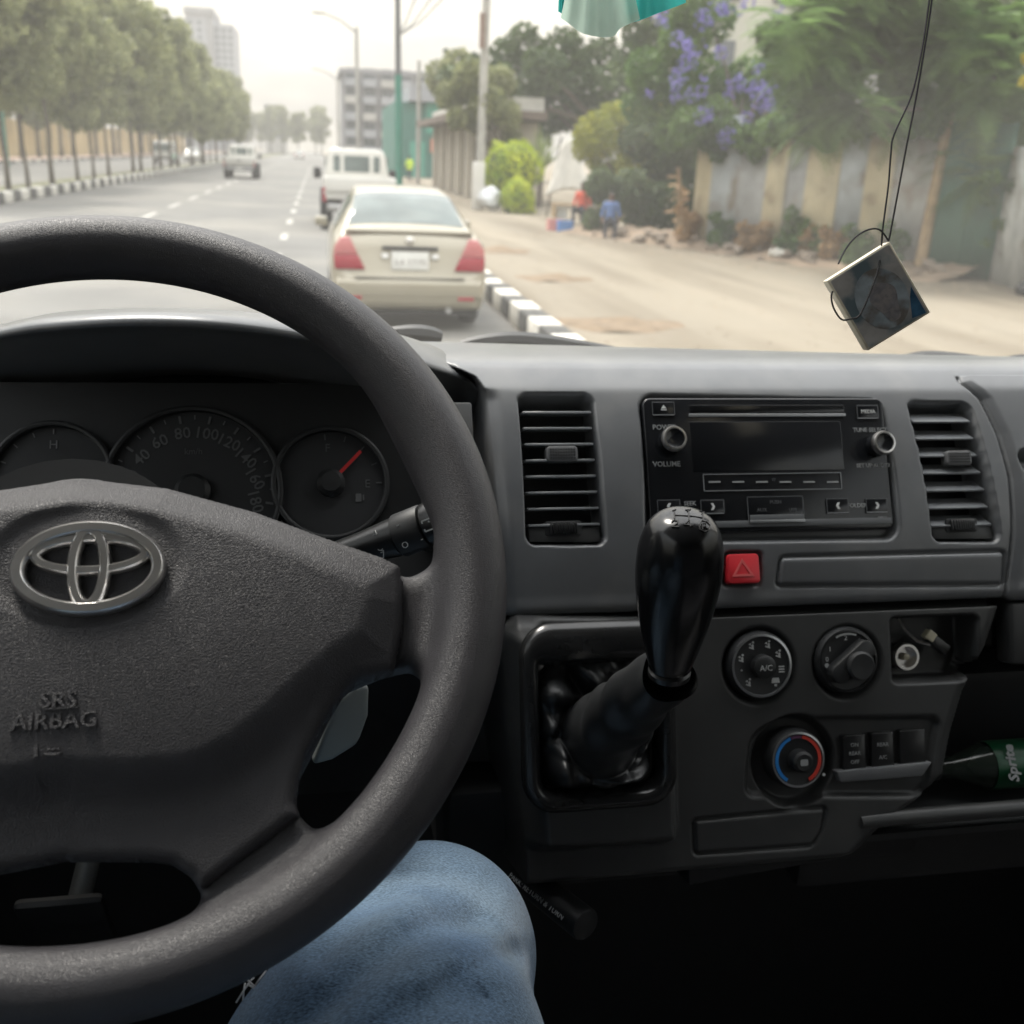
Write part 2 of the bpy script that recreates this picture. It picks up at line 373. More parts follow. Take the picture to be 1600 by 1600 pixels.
# seam of the passenger section
seam = FAS.pts([(1505, 596), (1530, 625), (1550, 680), (1566, 750), (1573, 830), (1573, 930)])
sx = np.interp(B_, seam[::-1, 1], seam[::-1, 0]); D -= on * .004 * np.exp(-((A_ - sx) / .0011) ** 2); D += on * .003 * sst(0, .01, A_ - sx)
# passenger grab recess
hr = sd_conv(FAS.pts([(1578, 712), (1900, 690), (1900, 750), (1590, 742)]), A_, B_, .006); D -= on * .022 * (1 - sst(-.004, .004, hr))
# opening for the dials, left of the centre stack, with rolled edge
edge = FAS.pts([(762, 560), (760, 620), (764, 700), (772, 800), (785, 960)]); ex = np.interp(B_, edge[::-1, 1], edge[::-1, 0])
lowm = (Zp < -.153) & (Yp < .80)
bcp = FAS.pts([(300, 470), (560, 545), (660, 570), (715, 585), (745, 603), (757, 625), (800, 625)]); bcur = np.interp(A_, bcp[:, 0], bcp[:, 1])
lowm = (B_ < bcur) & (Yp < .82)
Dw = np.where(Yp < .82, sst(bcur + .010, bcur - .002, B_), 0) * np.where(Yp < .82, -.06 * sst(.001, -.006, A_ - ex) - .006 * sst(.012, -.002, A_ - ex), 0)
V = np.stack([X, Yp + D * nrm[None, :, 0] + Dw * FAS.n[1], Zp + CAMH + D * nrm[None, :, 1] + Dw * FAS.n[2] * .2], -1).reshape(-1, 3)
keepU = ~(lowm & (A_ < ex - .009))
shell = put('upper_panel', mesh_np('upper_panel', V, grid_faces(*X.shape, keepU)), M_DASH, dash)
# ---- instrument hood
lip_px = [(-330, 700, .775), (-290, 640, .75), (-180, 570, .705), (0, 524, .655), (110, 510, .642), (230, 505, .64), (360, 511, .648), (480, 527, .672), (600, 552, .715), (665, 572, .752), (715, 588, .783), (742, 604, .794), (757, 628, .793), (764, 680, .788)]
lip = spline([P(*q) for q in lip_px], 10); nl = len(lip); cen = np.array([-.10, 0, 0])
rows = []
tt = np.linspace(0, 1, nl); endw = np.minimum(sst(0, .30, tt), sst(1, .62, tt))       # 1 in the middle, 0 at both ends
shz = CAMH - .1565
def row(f): rows.append(np.array([f(lip[i], endw[i]) for i in range(nl)]))
# inside (dark ceiling) from the dial panel to the lip, round the lip, over the hood and down to the shelf
gtop = CAMH - .168
def inner(k):
    def f(p, e):
        q = np.array([cen[0] + (p[0] - cen[0]) * (1 - .07 * k), p[1] + (.80 - p[1]) * k * .92, p[2] - k * (.045 * e + .012) - .006 * math.sin(math.pi * k)])
        return q
    return f
for k in (1.0, .8, .6, .4, .25, .12, .05): row(inner(k))
row(lambda p, e: p + np.array([0, -.0015, -.0015])); row(lambda p, e: p + np.array([0, -.002, .001])); row(lambda p, e: p + np.array([0, .001, .0035 * e + .0005]))
for k in (.08, .2, .35, .5, .65, .8, .92, 1.0):
    def f(p, e, k=k):
        y = p[1] + (.955 - p[1]) * k
        z0 = p[2] + .0035 * e; zt = shz - .004 - .012 * k
        prof = (1 - k) ** 1.15 if k > 0 else 1
        z = zt + (z0 - zt) * prof + e * .020 * math.sin(math.pi * min(1, k * 1.25)) * (1 - k)
        return np.array([p[0], y, z - .022 * (1 - e) ** 2 * min(1, k * 4)])
    row(f)
hv = np.array(rows).transpose(1, 0, 2)
put('instrument_hood', mesh_np('instrument_hood', hv.reshape(-1, 3), grid_faces(*hv.shape[:2])), M_DASH, dash)
# ---- dial panel and dials
gb = MB(); pc = GAU
gp = rrect(.44, .20, .03); g0 = GAU.px(230, 770)
gb.prism([(p[0] + g0[0], p[1] + g0[1] - .02) for p in gp], -.02, 0, GAU.mat())
clus = gb.build('instrument_panel', M_DARK, dash)
def ring(r0, r1, h, M, n=64, w=.0015):
    return MB().lathe([(r0, 0), (r0, h), (r0 + w, h + .0008), (r1 - w, h + .0008), (r1, h), (r1, 0), (r0, 0)], M, n, caps=False)
def gauge(px, rpx, name_label):
    c = GAU.px(*px); r = rpx * .72 / 1600 * 1.0
    g = MB().lathe([(r, .0), (r, .002), (.0005, .002)], GAU.mat(c[0], c[1], .001), 64).build('gauge', M_DIAL, dash, smooth=True)
    ring(r, r + .0035, .007, GAU.mat(c[0], c[1], .001)).build('bezel_ring', M_DARK, g, smooth=True)
    return c, r, g
def tick(c, ang, r0, r1, wd, m, par, z=.0038):
    a = R(ang); d = np.array([math.cos(a), math.sin(a)]); t = np.array([-d[1], d[0]]) * wd / 2
    p = [c + d * r0 + t, c + d * r0 - t, c + d * r1 - t, c + d * r1 + t]
    MB().prism(p, z, z + .0004, GAU.mat()).build('tick_mark', m, par)
M_NUM = mat('dial_print', (.115, .118, .12), .6, var=.05); M_NUMD = mat('dial_print_dim', (.16, .16, .165), .6, var=.05)
c, r, g = gauge((303, 770), 129, 'speed')
for v in range(0, 181, 10):
    a = 188 - 22 * v / 20; big = v % 20 == 0
    tick(c, a, r * (.86 if big else .90), r * .955, .0016 if big else .0008, M_NUM if big else M_NUMD, g)
    if big:
        rr = r * .735; t = R(a); rot = Matrix.Rotation(R(a - 90) * .75, 4, 'Z')
        text('numeral', str(v), .0115, M_NUM, g, GAU.mat(c[0] + rr * math.cos(t), c[1] + rr * math.sin(t), .0034) @ rot, bold=.0001)
text('numeral', 'km/h', .0062, M_NUM, g, GAU.mat(c[0], c[1] + r * .50, .0034))
MB().lathe([(.012, 0), (.012, .006), (.009, .009), (.0005, .009)], GAU.mat(c[0], c[1], .003), 32).build('needle_hub', M_DARK, g, smooth=True)
tick(c, 200, -.008, r * .84, .0022, M_NEEDLE, g, .008)
c, r, g = gauge((84, 752), 84, 'temperature')
for a in (90, 112, 135, 158, 180): tick(c, a, r * .86, r * .95, .0008, M_NUMD, g)
text('numeral', 'H', .0085, M_NUMD, g, GAU.mat(c[0], c[1] + r * .66, .0034)); text('numeral', 'C', .008, M_NUMD, g, GAU.mat(c[0] - r * .7, c[1], .0034))
tick(c, 185, -.004, r * .8, .0018, M_NEEDLE, g, .006)
MB().lathe([(.009, 0), (.009, .005), (.0005, .006)], GAU.mat(c[0], c[1], .003), 32).build('needle_hub', M_DARK, g, smooth=True)
c, r, g = gauge((517, 757), 85, 'fuel')
for a in (96, 72, 48, 24, 0): tick(c, a, r * .84, r * .95, .001 if a in (96, 0) else .0007, M_NUM, g)
text('numeral', 'F', .0085, M_NUM, g, GAU.mat(c[0] - r * .05, c[1] + r * .68, .0034)); text('numeral', 'E', .0085, M_NUM, g, GAU.mat(c[0] + r * .68, c[1] - r * .02, .0034))
q = GAU.px(560, 779); MB().prism([(q[0] + p[0], q[1] + p[1]) for p in rrect(.0042, .006, .0008, 2)], .0034, .0038, GAU.mat()).prism([(q[0] + .003, q[1] - .002), (q[0] + .004, q[1] - .002), (q[0] + .004, q[1] + .002), (q[0] + .003, q[1] + .002)], .0034, .0038, GAU.mat()).build('fuel_icon', M_NUM, g)
n0 = GAU.px(517, 750); n1 = GAU.px(566, 706); ang = math.degrees(math.atan2(n1[1] - c[1], n1[0] - c[0]))
tick(c, ang, r * .06, r * .82, .0024, M_NEEDLE, g, .0075)
MB().lathe([(.010, 0), (.010, .005), (.007, .0085), (.0005, .009)], GAU.mat(c[0], c[1], .003), 32).build('needle_hub', M_DARK, g, smooth=True)
# blank switch panel beside the dials
q0, q1 = GAU.px(652, 640), GAU.px(742, 860)
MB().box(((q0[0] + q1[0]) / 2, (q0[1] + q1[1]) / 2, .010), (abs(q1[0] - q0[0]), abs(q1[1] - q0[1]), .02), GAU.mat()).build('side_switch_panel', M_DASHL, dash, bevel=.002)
q = GAU.px(678, 748, .02); sb = MB().box((q[0], q[1], .0215), (.016, .022, .004), GAU.mat()).build('blank_switch', M_DARK, dash, bevel=.001)
# ---- air vents
FASV = Frame(FAS.O + FAS.n * .007, R(27))
def vent(Q, tab_px, wheel_px, tilt, msl, tabw):
    hb = MB(); Qs = Q - Q.mean(0); cen_ = Q.mean(0)
    inn = [cen_ + q * .985 for q in Qs]
    hb.prism(inn, -.0335, -.030, FASV.mat()); v = hb.build('air_vent', M_DARK, dash)
    ys = np.linspace(.12, .87, 7 if tilt > 20 else 8)
    tl, tr, br, bl = Q
    for t in ys:
        l = tl + (bl - tl) * t; r_ = tr + (br - tr) * t; w_ = np.linalg.norm(r_ - l) - .003; m_ = (l + r_) / 2
        if t > .80 and tilt <= 20: pass
        Mx = FASV.mat(m_[0], m_[1], -.0075) @ Matrix.Rotation(R(tilt), 4, 'X')
        MB().box((0, 0, -.004), (w_, .0018, .017), Mx).build('slat', msl, v, bevel=.0004, seg=1)
    # thumb wheel plate at the bottom
    t0 = .885; l0 = tl + (bl - tl) * t0; r0 = tr + (br - tr) * t0; l1 = tl + (bl - tl) * .985; r1 = tr + (br - tr) * .985
    s_ = .0016; MB().prism([l0 + (s_, 0), r0 - (s_, 0), r1 - (s_, 0), l1 + (s_, 0)], -.03, -.005, FASV.mat()).build('wheel_plate', M_DASHL, v, bevel=.001)
    w0 = FAS.px(*wheel_px); Mw = FASV.mat(w0[0], w0[1], -.009)
    fr = MB()
    fr.prism(rrect(.028, .011, .002), .0035, .005, Mw); fr.build('wheel_frame', M_DARK, v, bevel=.0005)
    rib = MB()
    for k in range(11):
        a = (k - 5) / 5.5; rib.box((a * .0105, 0, .0048 + .003 * math.sqrt(max(0, 1 - a * a))), (.0012, .0085, .004), Mw)
    rib.build('thumb_wheel', M_SATIN, v, bevel=.0003, seg=1)
    p0 = FAS.px(*tab_px, -.004); Mt = FASV.mat(p0[0], p0[1], -.004)
    tb = MB().prism(rrect(tabw, .012, .003), -.006, .004, Mt).build('slider_tab', mat('tab_grey', (.10, .102, .105), .45), v, bevel=.0012)
    gr = MB()
    for i in range(10):
        for j in range(4): gr.box(((i - 4.5) * tabw / 12, (j - 1.5) * .0022, .0041), (tabw / 20, .0012, .0008), Mt)
    gr.build('grip_texture', M_DARK, tb)
    return v
M_SLAT = mat('vent_slat', (.22, .23, .24), .4, var=.05, vs=60, spec=.6)
vent(VLQ, (874, 713), (879, 826), 6, M_SLAT, .024)
vent(VRQ, (1487, 719), (1499, 821), 34, M_SLAT, .022)
# ---- hazard switch and drawer
hq = FAS.pts([(1131, 867), (1181, 866), (1182, 912), (1132, 913)]); hc = hq.mean(0)
hz = MB().prism(rrect(hq[1, 0] - hq[0, 0], hq[0, 1] - hq[3, 1], .003), -.006, .004, FAS.mat(hc[0], hc[1], .003)).build('hazard_button', M_RED, dash, bevel=.0012)
tr_ = MB(); tri = [(0, .008), (-.009, -.006), (.009, -.006)]; tri2 = [(0, .0045), (-.0058, -.0042), (.0058, -.0042)]
Mh = FAS.mat(hc[0] - .001, hc[1], .0072)
for i in range(3): a, b, c2, d2 = tri[i], tri[(i + 1) % 3], tri2[(i + 1) % 3], tri2[i]; tr_.prism([a, b, c2, d2], 0, .0003, Mh)
tr_.build('triangle_mark', mat('hazard_mark', (.62, .10, .10), .5), hz)
# ================================================================== RADIO
radio = thing('car_radio', 'black double height car radio with blank display and two silver rimmed knobs', 'radio', FAS.to([(0, -.05, -.02)])[0])
rc = RADQ.mean(0); rw = (np.linalg.norm(RADQ[1] - RADQ[0]) + np.linalg.norm(RADQ[2] - RADQ[3])) / 2; rh = (RADQ[0, 1] + RADQ[1, 1] - RADQ[2, 1] - RADQ[3, 1]) / 2
RM = FAS.mat(rc[0], rc[1], .0075)
MB().prism(rrect(rw, rh, .006), -.012, -.0005, RM).build('face', M_PIANO, radio, bevel=.0015, seg=3)
def rp(x, y): return FAS.px(x, y, 0) - rc
def rbox(name, x0, y0, x1, y1, z0, z1, m, par, bev=.0005, rad=.001):
    a, b = rp(x0, y0), rp(x1, y1); cx = (a + b) / 2
    return MB().prism([(p[0] + cx[0], p[1] + cx[1]) for p in rrect(abs(b[0] - a[0]), abs(b[1] - a[1]), rad, 3)], z0, z1, RM).build(name, m, par, bevel=bev)
def outline(name, x0, y0, x1, y1, th, m, par, z=0.0, sides='tblr'):
    a, b = rp(x0, y0), rp(x1, y1); ob = MB()
    if 't' in sides: ob.box(((a[0] + b[0]) / 2, a[1], z), (b[0] - a[0], th, .0004), RM)
    if 'b' in sides: ob.box(((a[0] + b[0]) / 2, b[1], z), (b[0] - a[0], th, .0004), RM)
    if 'l' in sides: ob.box((a[0], (a[1] + b[1]) / 2, z), (th, a[1] - b[1] - th, .0004), RM)
    if 'r' in sides: ob.box((b[0], (a[1] + b[1]) / 2, z), (th, a[1] - b[1] - th, .0004), RM)
    return ob.build(name, m, par)
M_LINE = mat('radio_line', (.30, .31, .32), .35, var=.1, vs=60, metal=.4)
M_LINED = mat('radio_line_dim', (.09, .095, .10), .4, var=.1)
rbox('disc_slot', 1072, 636, 1313, 648, -.002, -.0003, M_BLACK, radio)
rbox('slot_trim', 1071, 650, 1314, 654, -.002, .0006, M_LINE, radio, .0003, .0004)
rbox('display', 1072, 662, 1313, 737, -.002, -.0003, M_PIANO, radio)
def rbutton(x0, y0, x1, y1, mark=None, icon=None):
    b = rbox('button', x0, y0, x1, y1, -.002, .0008, M_PIANO, radio, .0006)
    outline('button_edge', x0, y0, x1, y1, .0006, M_LINED, b, .0004, 'tlr'); outline('button_edge', x0 + 1, y1 - 1, x1 - 1, y1, .0007, M_LINE, b, .0008, 'b')
    cc = (rp(x0, y0) + rp(x1, y1)) / 2
    if mark: text('button_mark', mark, .0042, M_PRINT, b, RM @ Matrix.Translation((cc[0], cc[1], .0009)))
    if icon == 'eject':
        MB().prism([(cc[0] - .0022, cc[1] - .0002), (cc[0] + .0022, cc[1] - .0002), (cc[0], cc[1] + .0026)], .0009, .0012, RM).prism([(cc[0] - .0022, cc[1] - .0015), (cc[0] + .0022, cc[1] - .0015), (cc[0] + .0022, cc[1] - .0008), (cc[0] - .0022, cc[1] - .0008)], .0009, .0012, RM).build('button_mark', M_PRINT, b)
    if icon in '<>' if icon else False:
        s_ = 1 if icon == '>' else -1
        ch = [(-.0016 * s_, .0026), (.0004 * s_, .0026), (.0018 * s_, 0), (.0004 * s_, -.0026), (-.0016 * s_, -.0026), (-.0002 * s_, 0)]
        MB().prism([(cc[0] + p[0], cc[1] + p[1]) for p in ch], .0009, .0012, RM).build('button_mark', M_PRINT, b)
    return b
rbutton(1014, 632, 1049, 652, icon='eject'); rbutton(1331, 637, 1365, 657, mark='MEDIA')
rbutton(1022, 784, 1058, 804, icon='<'); rbutton(1089, 784, 1126, 804, icon='>'); rbutton(1284, 782, 1319, 803, icon='<'); rbutton(1345, 782, 1379, 802, icon='>')
def rtext(s, x, y, h, m=M_PRINTG): q = rp(x, y); text('lettering', s, h, m, radio, RM @ Matrix.Translation((q[0], q[1], -.0003)), bold=.00005)
rtext('POWER', 1034, 671, .0056); rtext('VOLUME', 1037, 728, .0056); rtext('TUNE·SELECT', 1352, 675, .0048); rtext('SET UP·AUDIO', 1357, 730, .0044)
rtext('SEEK', 1073, 789, .0046); rtext('FOLDER', 1332, 792, .0046); rtext('58813', 1371, 811, .0030)
outline('preset_bar', 1093, 744, 1308, 766, .0006, M_LINE, radio, .0002)
for k in range(6):
    q = rp(1111 + k * 36.6, 755.5); MB().box((q[0], q[1], .0), (.0095, .0012, .0006), RM).build('preset_mark', M_PRINTG, radio)
rtext('ST', 1203, 752, .0028, M_LINED)
ax = rbox('aux_cover', 1161, 779, 1250, 817, -.002, .0004, M_PIANO, radio)
outline('cover_edge', 1161, 779, 1250, 817, .0006, M_LINED, ax, .0003, 'tlr'); rbox('cover_edge', 1165, 807, 1250, 816, -.001, .0009, M_LINED, ax, .0003, .0003); rbox('cover_edge', 1165, 815, 1251, 817.5, -.001, .0012, M_LINE, ax, .0003, .0003)
for s_, x, y in (('PUSH', 1205, 787), ('AUX', 1184, 799), ('USB', 1232, 799)): q = rp(x, y); text('lettering', s_, .0040, M_LINED, ax, RM @ Matrix.Translation((q[0], q[1], .0005)))
for (x, y, rpx) in ((1041, 693, 19), (1361, 699, 18.5)):
    q = rp(x, y); rr = rpx * .80 / 1600; Mk = RM @ Matrix.Translation((q[0], q[1], 0))
    kn = MB().lathe([(rr, 0), (rr * .97, .011), (rr * .86, .0135), (rr * .80, .013), (.0004, .0125)], Mk, 40).build('knob', M_PIANO, radio, smooth=True)
    MB().lathe([(rr * 1.02, .0095), (rr * 1.03, .0115), (rr * .93, .0142), (rr * .80, .0143), (rr * .78, .0128)], Mk, 48, caps=False).build('knob_rim', M_CHROME, kn, smooth=True)
rbox('lower_edge_line', 1012, 818.5, 1386, 820, -.001, .0002, M_LINED, radio, .0002, .0002)
# ================================================================== LOWER CENTRE PANEL
lt = LOW.px(1190, 962)[1]
def low_pt(b): q = LOW.O + LOW.b * b; return (q[1], q[2] - CAMH)
t0 = low_pt(lt); lb = LOW.px(1190, 1345)[1]; t1 = low_pt(lb)
pl = np.vstack([spline([(.78, -.334), (.72, -.330), (.69, -.328), (.681, -.328), (.676, -.329), t0], 10), np.linspace(t0, t1, 50)[1:], spline([t1, (t1[0] + .012, t1[1] - .008), (t1[0] + .08, t1[1] - .010)], 6)[1:]])
pl = prof_resample(pl, lambda y, z: .0013 if y < .69 else .006)
xs2 = np.arange(.085, .62, .0013)
tan = np.gradient(pl, axis=0); tan /= np.linalg.norm(tan, axis=1)[:, None]; nrm = np.stack([-tan[:, 1], tan[:, 0]], 1)
if nrm[0, 1] < 0: nrm = -nrm
X, _ = np.meshgrid(xs2, pl[:, 0], indexing='ij'); Yp = np.broadcast_to(pl[:, 0], X.shape); Zp = np.broadcast_to(pl[:, 1], X.shape)
A_ = X - LOW.O[0]; B_ = (Yp - LOW.O[1]) * LOW.b[1] + (Zp + CAMH - LOW.O[2]) * LOW.b[2]
onl = (Yp < .675).astype(float); D = np.zeros_like(X)
def circ(x, y, rpx): q = LOW.px(x, y); return np.hypot(A_ - q[0], B_ - q[1]) - rpx * .785 / 1600
def sub(d, dep, e0=-.0015, e1=.0015):
    global D
    D = np.where(onl > 0, np.minimum(D, D0 - dep * (1 - sst(e0, e1, d))), D)
# raised shifter console
CR = .036; con = LOW.pts([(788, 975), (1060, 972), (1074, 1330), (824, 1345)], CR * .6); dc = sd_conv(con, A_, B_, .014)
D += onl * CR * (1 - sst(-.016, .002, dc)); D0 = D.copy()
sub(circ(1186, 1040, 60), .011, -.006, .002); sub(circ(1324, 1035, 58), .011, -.006, .002)
ins = sd_conv(LOW.pts([(1172, 1150), (1215, 1122), (1470, 1120), (1450, 1245), (1165, 1245)]), A_, B_, .008); sub(ins, .006, -.003, .002)
sub(circ(1245, 1190, 72), .016, -.004, .002)
pk = sd_conv(LOW.pts([(1394, 967), (1527, 963), (1530, 1040), (1515, 1062), (1397, 1066)]), A_, B_, .004); sub(pk, .030, -.0012, .002)
d3 = sd_conv(LOW.pts([(1084, 1282), (1290, 1262), (1285, 1300), (1270, 1322), (1086, 1335)]), A_, B_, .003); D -= onl * .004 * np.exp(-(d3 / .0012) ** 2)
# boot opening
bo = sd_conv(LOW.pts([(822, 990), (1036, 985), (1036, 1245), (845, 1250)], CR), A_, B_, .02); sub(bo, .055, -.003, .002)
# right edge leans back to the parcel shelf
re = LOW.pts([(1570, 930), (1562, 960), (1545, 1010), (1510, 1080), (1492, 1140), (1478, 1210), (1440, 1250), (1385, 1290), (1330, 1345)])
rx = np.interp(B_, re[::-1, 1], re[::-1, 0]); Dw = np.where(Yp < .688, -.13 * sst(-.001, .004, A_ - rx) - .004 * sst(-.012, .001, A_ - rx), 0)
le = LOW.pts([(783, 960), (783, 1010), (800, 1180), (822, 1345)]); lx = np.interp(B_, le[::-1, 1], le[::-1, 0]); Dw = np.where(Yp < .688, Dw - .10 * sst(.001, -.005, A_ - lx), Dw)
V = np.stack([X, Yp + D * nrm[None, :, 0] + Dw * LOW.n[1], Zp + CAMH + D * nrm[None, :, 1] + Dw * LOW.n[2]], -1).reshape(-1, 3)
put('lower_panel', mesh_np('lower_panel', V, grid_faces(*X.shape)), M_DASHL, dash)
# parcel shelf to the right, with a rolled front lip
s0 = LOW.px(1383, 1283); s1 = LOW.px(1600, 1240)
L0 = LOW.to([(s0[0] - .02, s0[1], -.004)])[0]; L1 = L0 + np.array([.75, 0, 0]); zsl = L0[2]
MB().box((L0[0] + .375, L0[1] + .10, P(1480, 1200, .86)[2] - .0275), (.75, .20, .006)).build('parcel_shelf', M_DARK, dash)
MB().tube([L0, L0 + np.array([.03, 0, .001]), L1], .0065, 12).build('shelf_lip', M_DASHL, dash, smooth=True)
MB().box((L0[0] + .375, L0[1] + .20, zsl + .07), (.75, .006, .16)).build('shelf_back', M_DARK, dash)
pp0, pp1 = LOW.px(1582, 942), LOW.px(1582, 1040)
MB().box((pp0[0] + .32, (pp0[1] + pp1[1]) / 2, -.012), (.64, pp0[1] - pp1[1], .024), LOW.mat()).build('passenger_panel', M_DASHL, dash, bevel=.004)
# knee panel on the driver's side, and under-dash trim
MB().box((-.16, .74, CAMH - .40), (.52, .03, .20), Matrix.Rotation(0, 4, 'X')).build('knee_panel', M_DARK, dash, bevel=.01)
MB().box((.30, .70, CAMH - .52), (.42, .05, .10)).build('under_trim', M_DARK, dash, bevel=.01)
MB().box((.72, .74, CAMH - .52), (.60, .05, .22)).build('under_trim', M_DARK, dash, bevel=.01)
cv = LOW.pts([(1083, 1330), (1340, 1318), (1330, 1350), (1085, 1395)]); MB().prism(cv, -.05, -.012, LOW.mat()).build('ashtray_cover', M_DARK, dash, bevel=.004)
# ---- heater controls
def hknob(x, y, rpx, kind):
    q = LOW.px(x, y, .004); rr = rpx * .785 / 1600; Mk = LOW.mat(q[0], q[1], -.010)
    kn = MB().lathe([(rr * 1.06, 0), (rr * 1.03, .012), (rr * .96, .0145), (rr * .90, .0140), (.0004, .0138)], Mk, 56).build('heater_dial', M_DARK, dash, smooth=True)
    MB().lathe([(rr * .955, .0138), (rr * .965, .0150), (rr * .90, .0153), (rr * .885, .0142)], Mk, 56, caps=False).build('dial_rim', M_SILV if kind != 'fan' else M_SATIN, kn, smooth=True)
    return q, rr, Mk, kn
def arc(Mk, r0, r1, a0, a1, z, m, par, name='colour_arc', n=24):
    b = MB(); A = [R(a0 + (a1 - a0) * i / n) for i in range(n + 1)]
    for i in range(n): b.prism([(r0 * math.cos(A[i]), r0 * math.sin(A[i])), (r1 * math.cos(A[i]), r1 * math.sin(A[i])), (r1 * math.cos(A[i + 1]), r1 * math.sin(A[i + 1])), (r0 * math.cos(A[i + 1]), r0 * math.sin(A[i + 1]))], z, z + .0005, Mk)
    return b.build(name, m, par)
M_ICON = mat('icon_print', (.5, .51, .5), .6)
q, rr, Mk, kn = hknob(1190, 1040, 51, 'mode')
MB().lathe([(rr * .36, .013), (rr * .34, .021), (rr * .25, .0225), (.0004, .022)], Mk, 32).build('push_cap', M_DARK, kn, smooth=True)
text('lettering', 'A/C', .0062, M_ICON, kn, Mk @ Matrix.Translation((0, -.001, .0224)))
for a, k in ((160, 'p'), (115, 'p'), (68, 'p'), (28, 'p'), (-12, 't'), (-48, 'd'), (-128, 'p'), (190, 'o')):
    t = R(a); cx, cy = rr * .66 * math.cos(t), rr * .66 * math.sin(t); b = MB(); Mi = Mk @ Matrix.Translation((cx, cy, .0139))
    if k == 'p':      # seated figure with an air arrow
        b.prism(rrect(.0016, .0030, .0006, 2), 0, .0003, Mi); b.prism([(-.0030, -.0012), (.0010, -.0026), (.0010, -.0016), (-.0026, -.0002)], 0, .0003, Mi); b.lathe([(.0009, 0), (.0009, .0003)], Mi @ Matrix.Translation((.0004, .0030, 0)), 10); b.prism([(-.0034, .0016), (-.0014, .0006), (-.0014, .0026)], 0, .0003, Mi)
    elif k == 'd':
        b.prism([(-.0034, -.0014), (.0034, -.0014), (.0026, .0024), (-.0026, .0024)], 0, .0003, Mi); b.prism([(-.001, -.0040), (.001, -.0040), (.001, -.0022), (-.001, -.0022)], 0, .0003, Mi)
    elif k == 't':
        for j in range(3): b.box((0, (j - 1) * .0020, .0002), (.0046, .0009, .0003), Mi)
    else: b.lathe([(.0008, 0), (.0008, .0003)], Mi, 10)
    b.build('air_icon', M_ICON, kn)
q, rr, Mk, kn = hknob(1325, 1032, 51, 'fan')
gd = MB().prism(rrect(rr * .62, rr * 1.7, rr * .3, 6), .012, .024, Mk @ Matrix.Rotation(R(-52), 4, 'Z') @ Matrix.Translation((0, 0, 0))).build('grip_bar', M_DARK, kn, bevel=.002)
MB().lathe([(rr * .47, .012), (rr * .45, .026), (rr * .38, .0275), (.0004, .027)], Mk @ Matrix.Translation((rr * .18, -rr * .12, 0)), 36).build('grip_cap', M_DARK, kn, smooth=True)
for s_, a in (('0', 175), ('1', 148), ('2', 95), ('3', 55)): t = R(a); text('lettering', s_, .0052, M_ICON, kn, Mk @ Matrix.Translation((rr * .70 * math.cos(t), rr * .70 * math.sin(t), .0141)))
arc(Mk, rr * .80, rr * .86, 70, 118, .0142, M_ICON, kn, 'fan_arc', 10)
for a in (190, 35): t = R(a); MB().lathe([(.0018, 0), (.0018, .0003)], Mk @ Matrix.Translation((rr * .72 * math.cos(t), rr * .72 * math.sin(t), .0141)), 12).build('fan_icon', M_ICON, kn)
q, rr, Mk, kn = hknob(1247, 1187, 45, 'temp')
MB().lathe([(rr * .40, .012), (rr * .37, .023), (rr * .28, .0245), (.0004, .024)], Mk, 32).build('push_cap', M_DARK, kn, smooth=True)
MB().prism(rrect(.0062, .0048, .0012, 3), .0243, .0246, Mk).build('demist_icon', M_PRINTG, kn)
arc(Mk, rr * .74, rr * .86, 110, 238, .0142, M_BLUE, kn); arc(Mk, rr * .74, rr * .86, 78, -62, .0142, M_HOT, kn); arc(Mk, rr * .75, rr * .85, 80, 108, .0142, mat('mid_violet', (.12, .04, .10), .5), kn, n=8)
MB().lathe([(.0012, 0), (.0012, .001)], Mk @ Matrix.Translation((rr * 1.02, -rr * .62, .010)), 12).build('pointer_dot', M_PRINT, kn)
# air conditioning push buttons in a tray
ty = LOW.pts([(1306, 1205), (1455, 1190), (1440, 1212), (1312, 1222)])
MB().prism(ty, -.008, .002, LOW.mat()).build('button_tray', M_DASH, dash, bevel=.0012)
for (x0, y0, x1, y1), lab in (((1318, 1150, 1356, 1206), ('ON', 'REAR', 'OFF')), ((1362, 1146, 1400, 1202), ('REAR', 'A/C')), ((1406, 1142, 1450, 1198), ())):
    a, b = LOW.px(x0, y0), LOW.px(x1, y1); cx = (a + b) / 2
    pb = MB().prism([(p[0] + cx[0], p[1] + cx[1]) for p in rrect(abs(b[0] - a[0]) * .96, abs(b[1] - a[1]), .0015, 3)], -.008, -.0015, LOW.mat()).build('push_button', M_SATIN, dash, bevel=.0008)
    for i, s_ in enumerate(lab): text('lettering', s_, .0042, M_PRINTG, pb, LOW.mat(cx[0], cx[1] + (.5 - (i + .5) / len(lab)) * .020, -.0014))
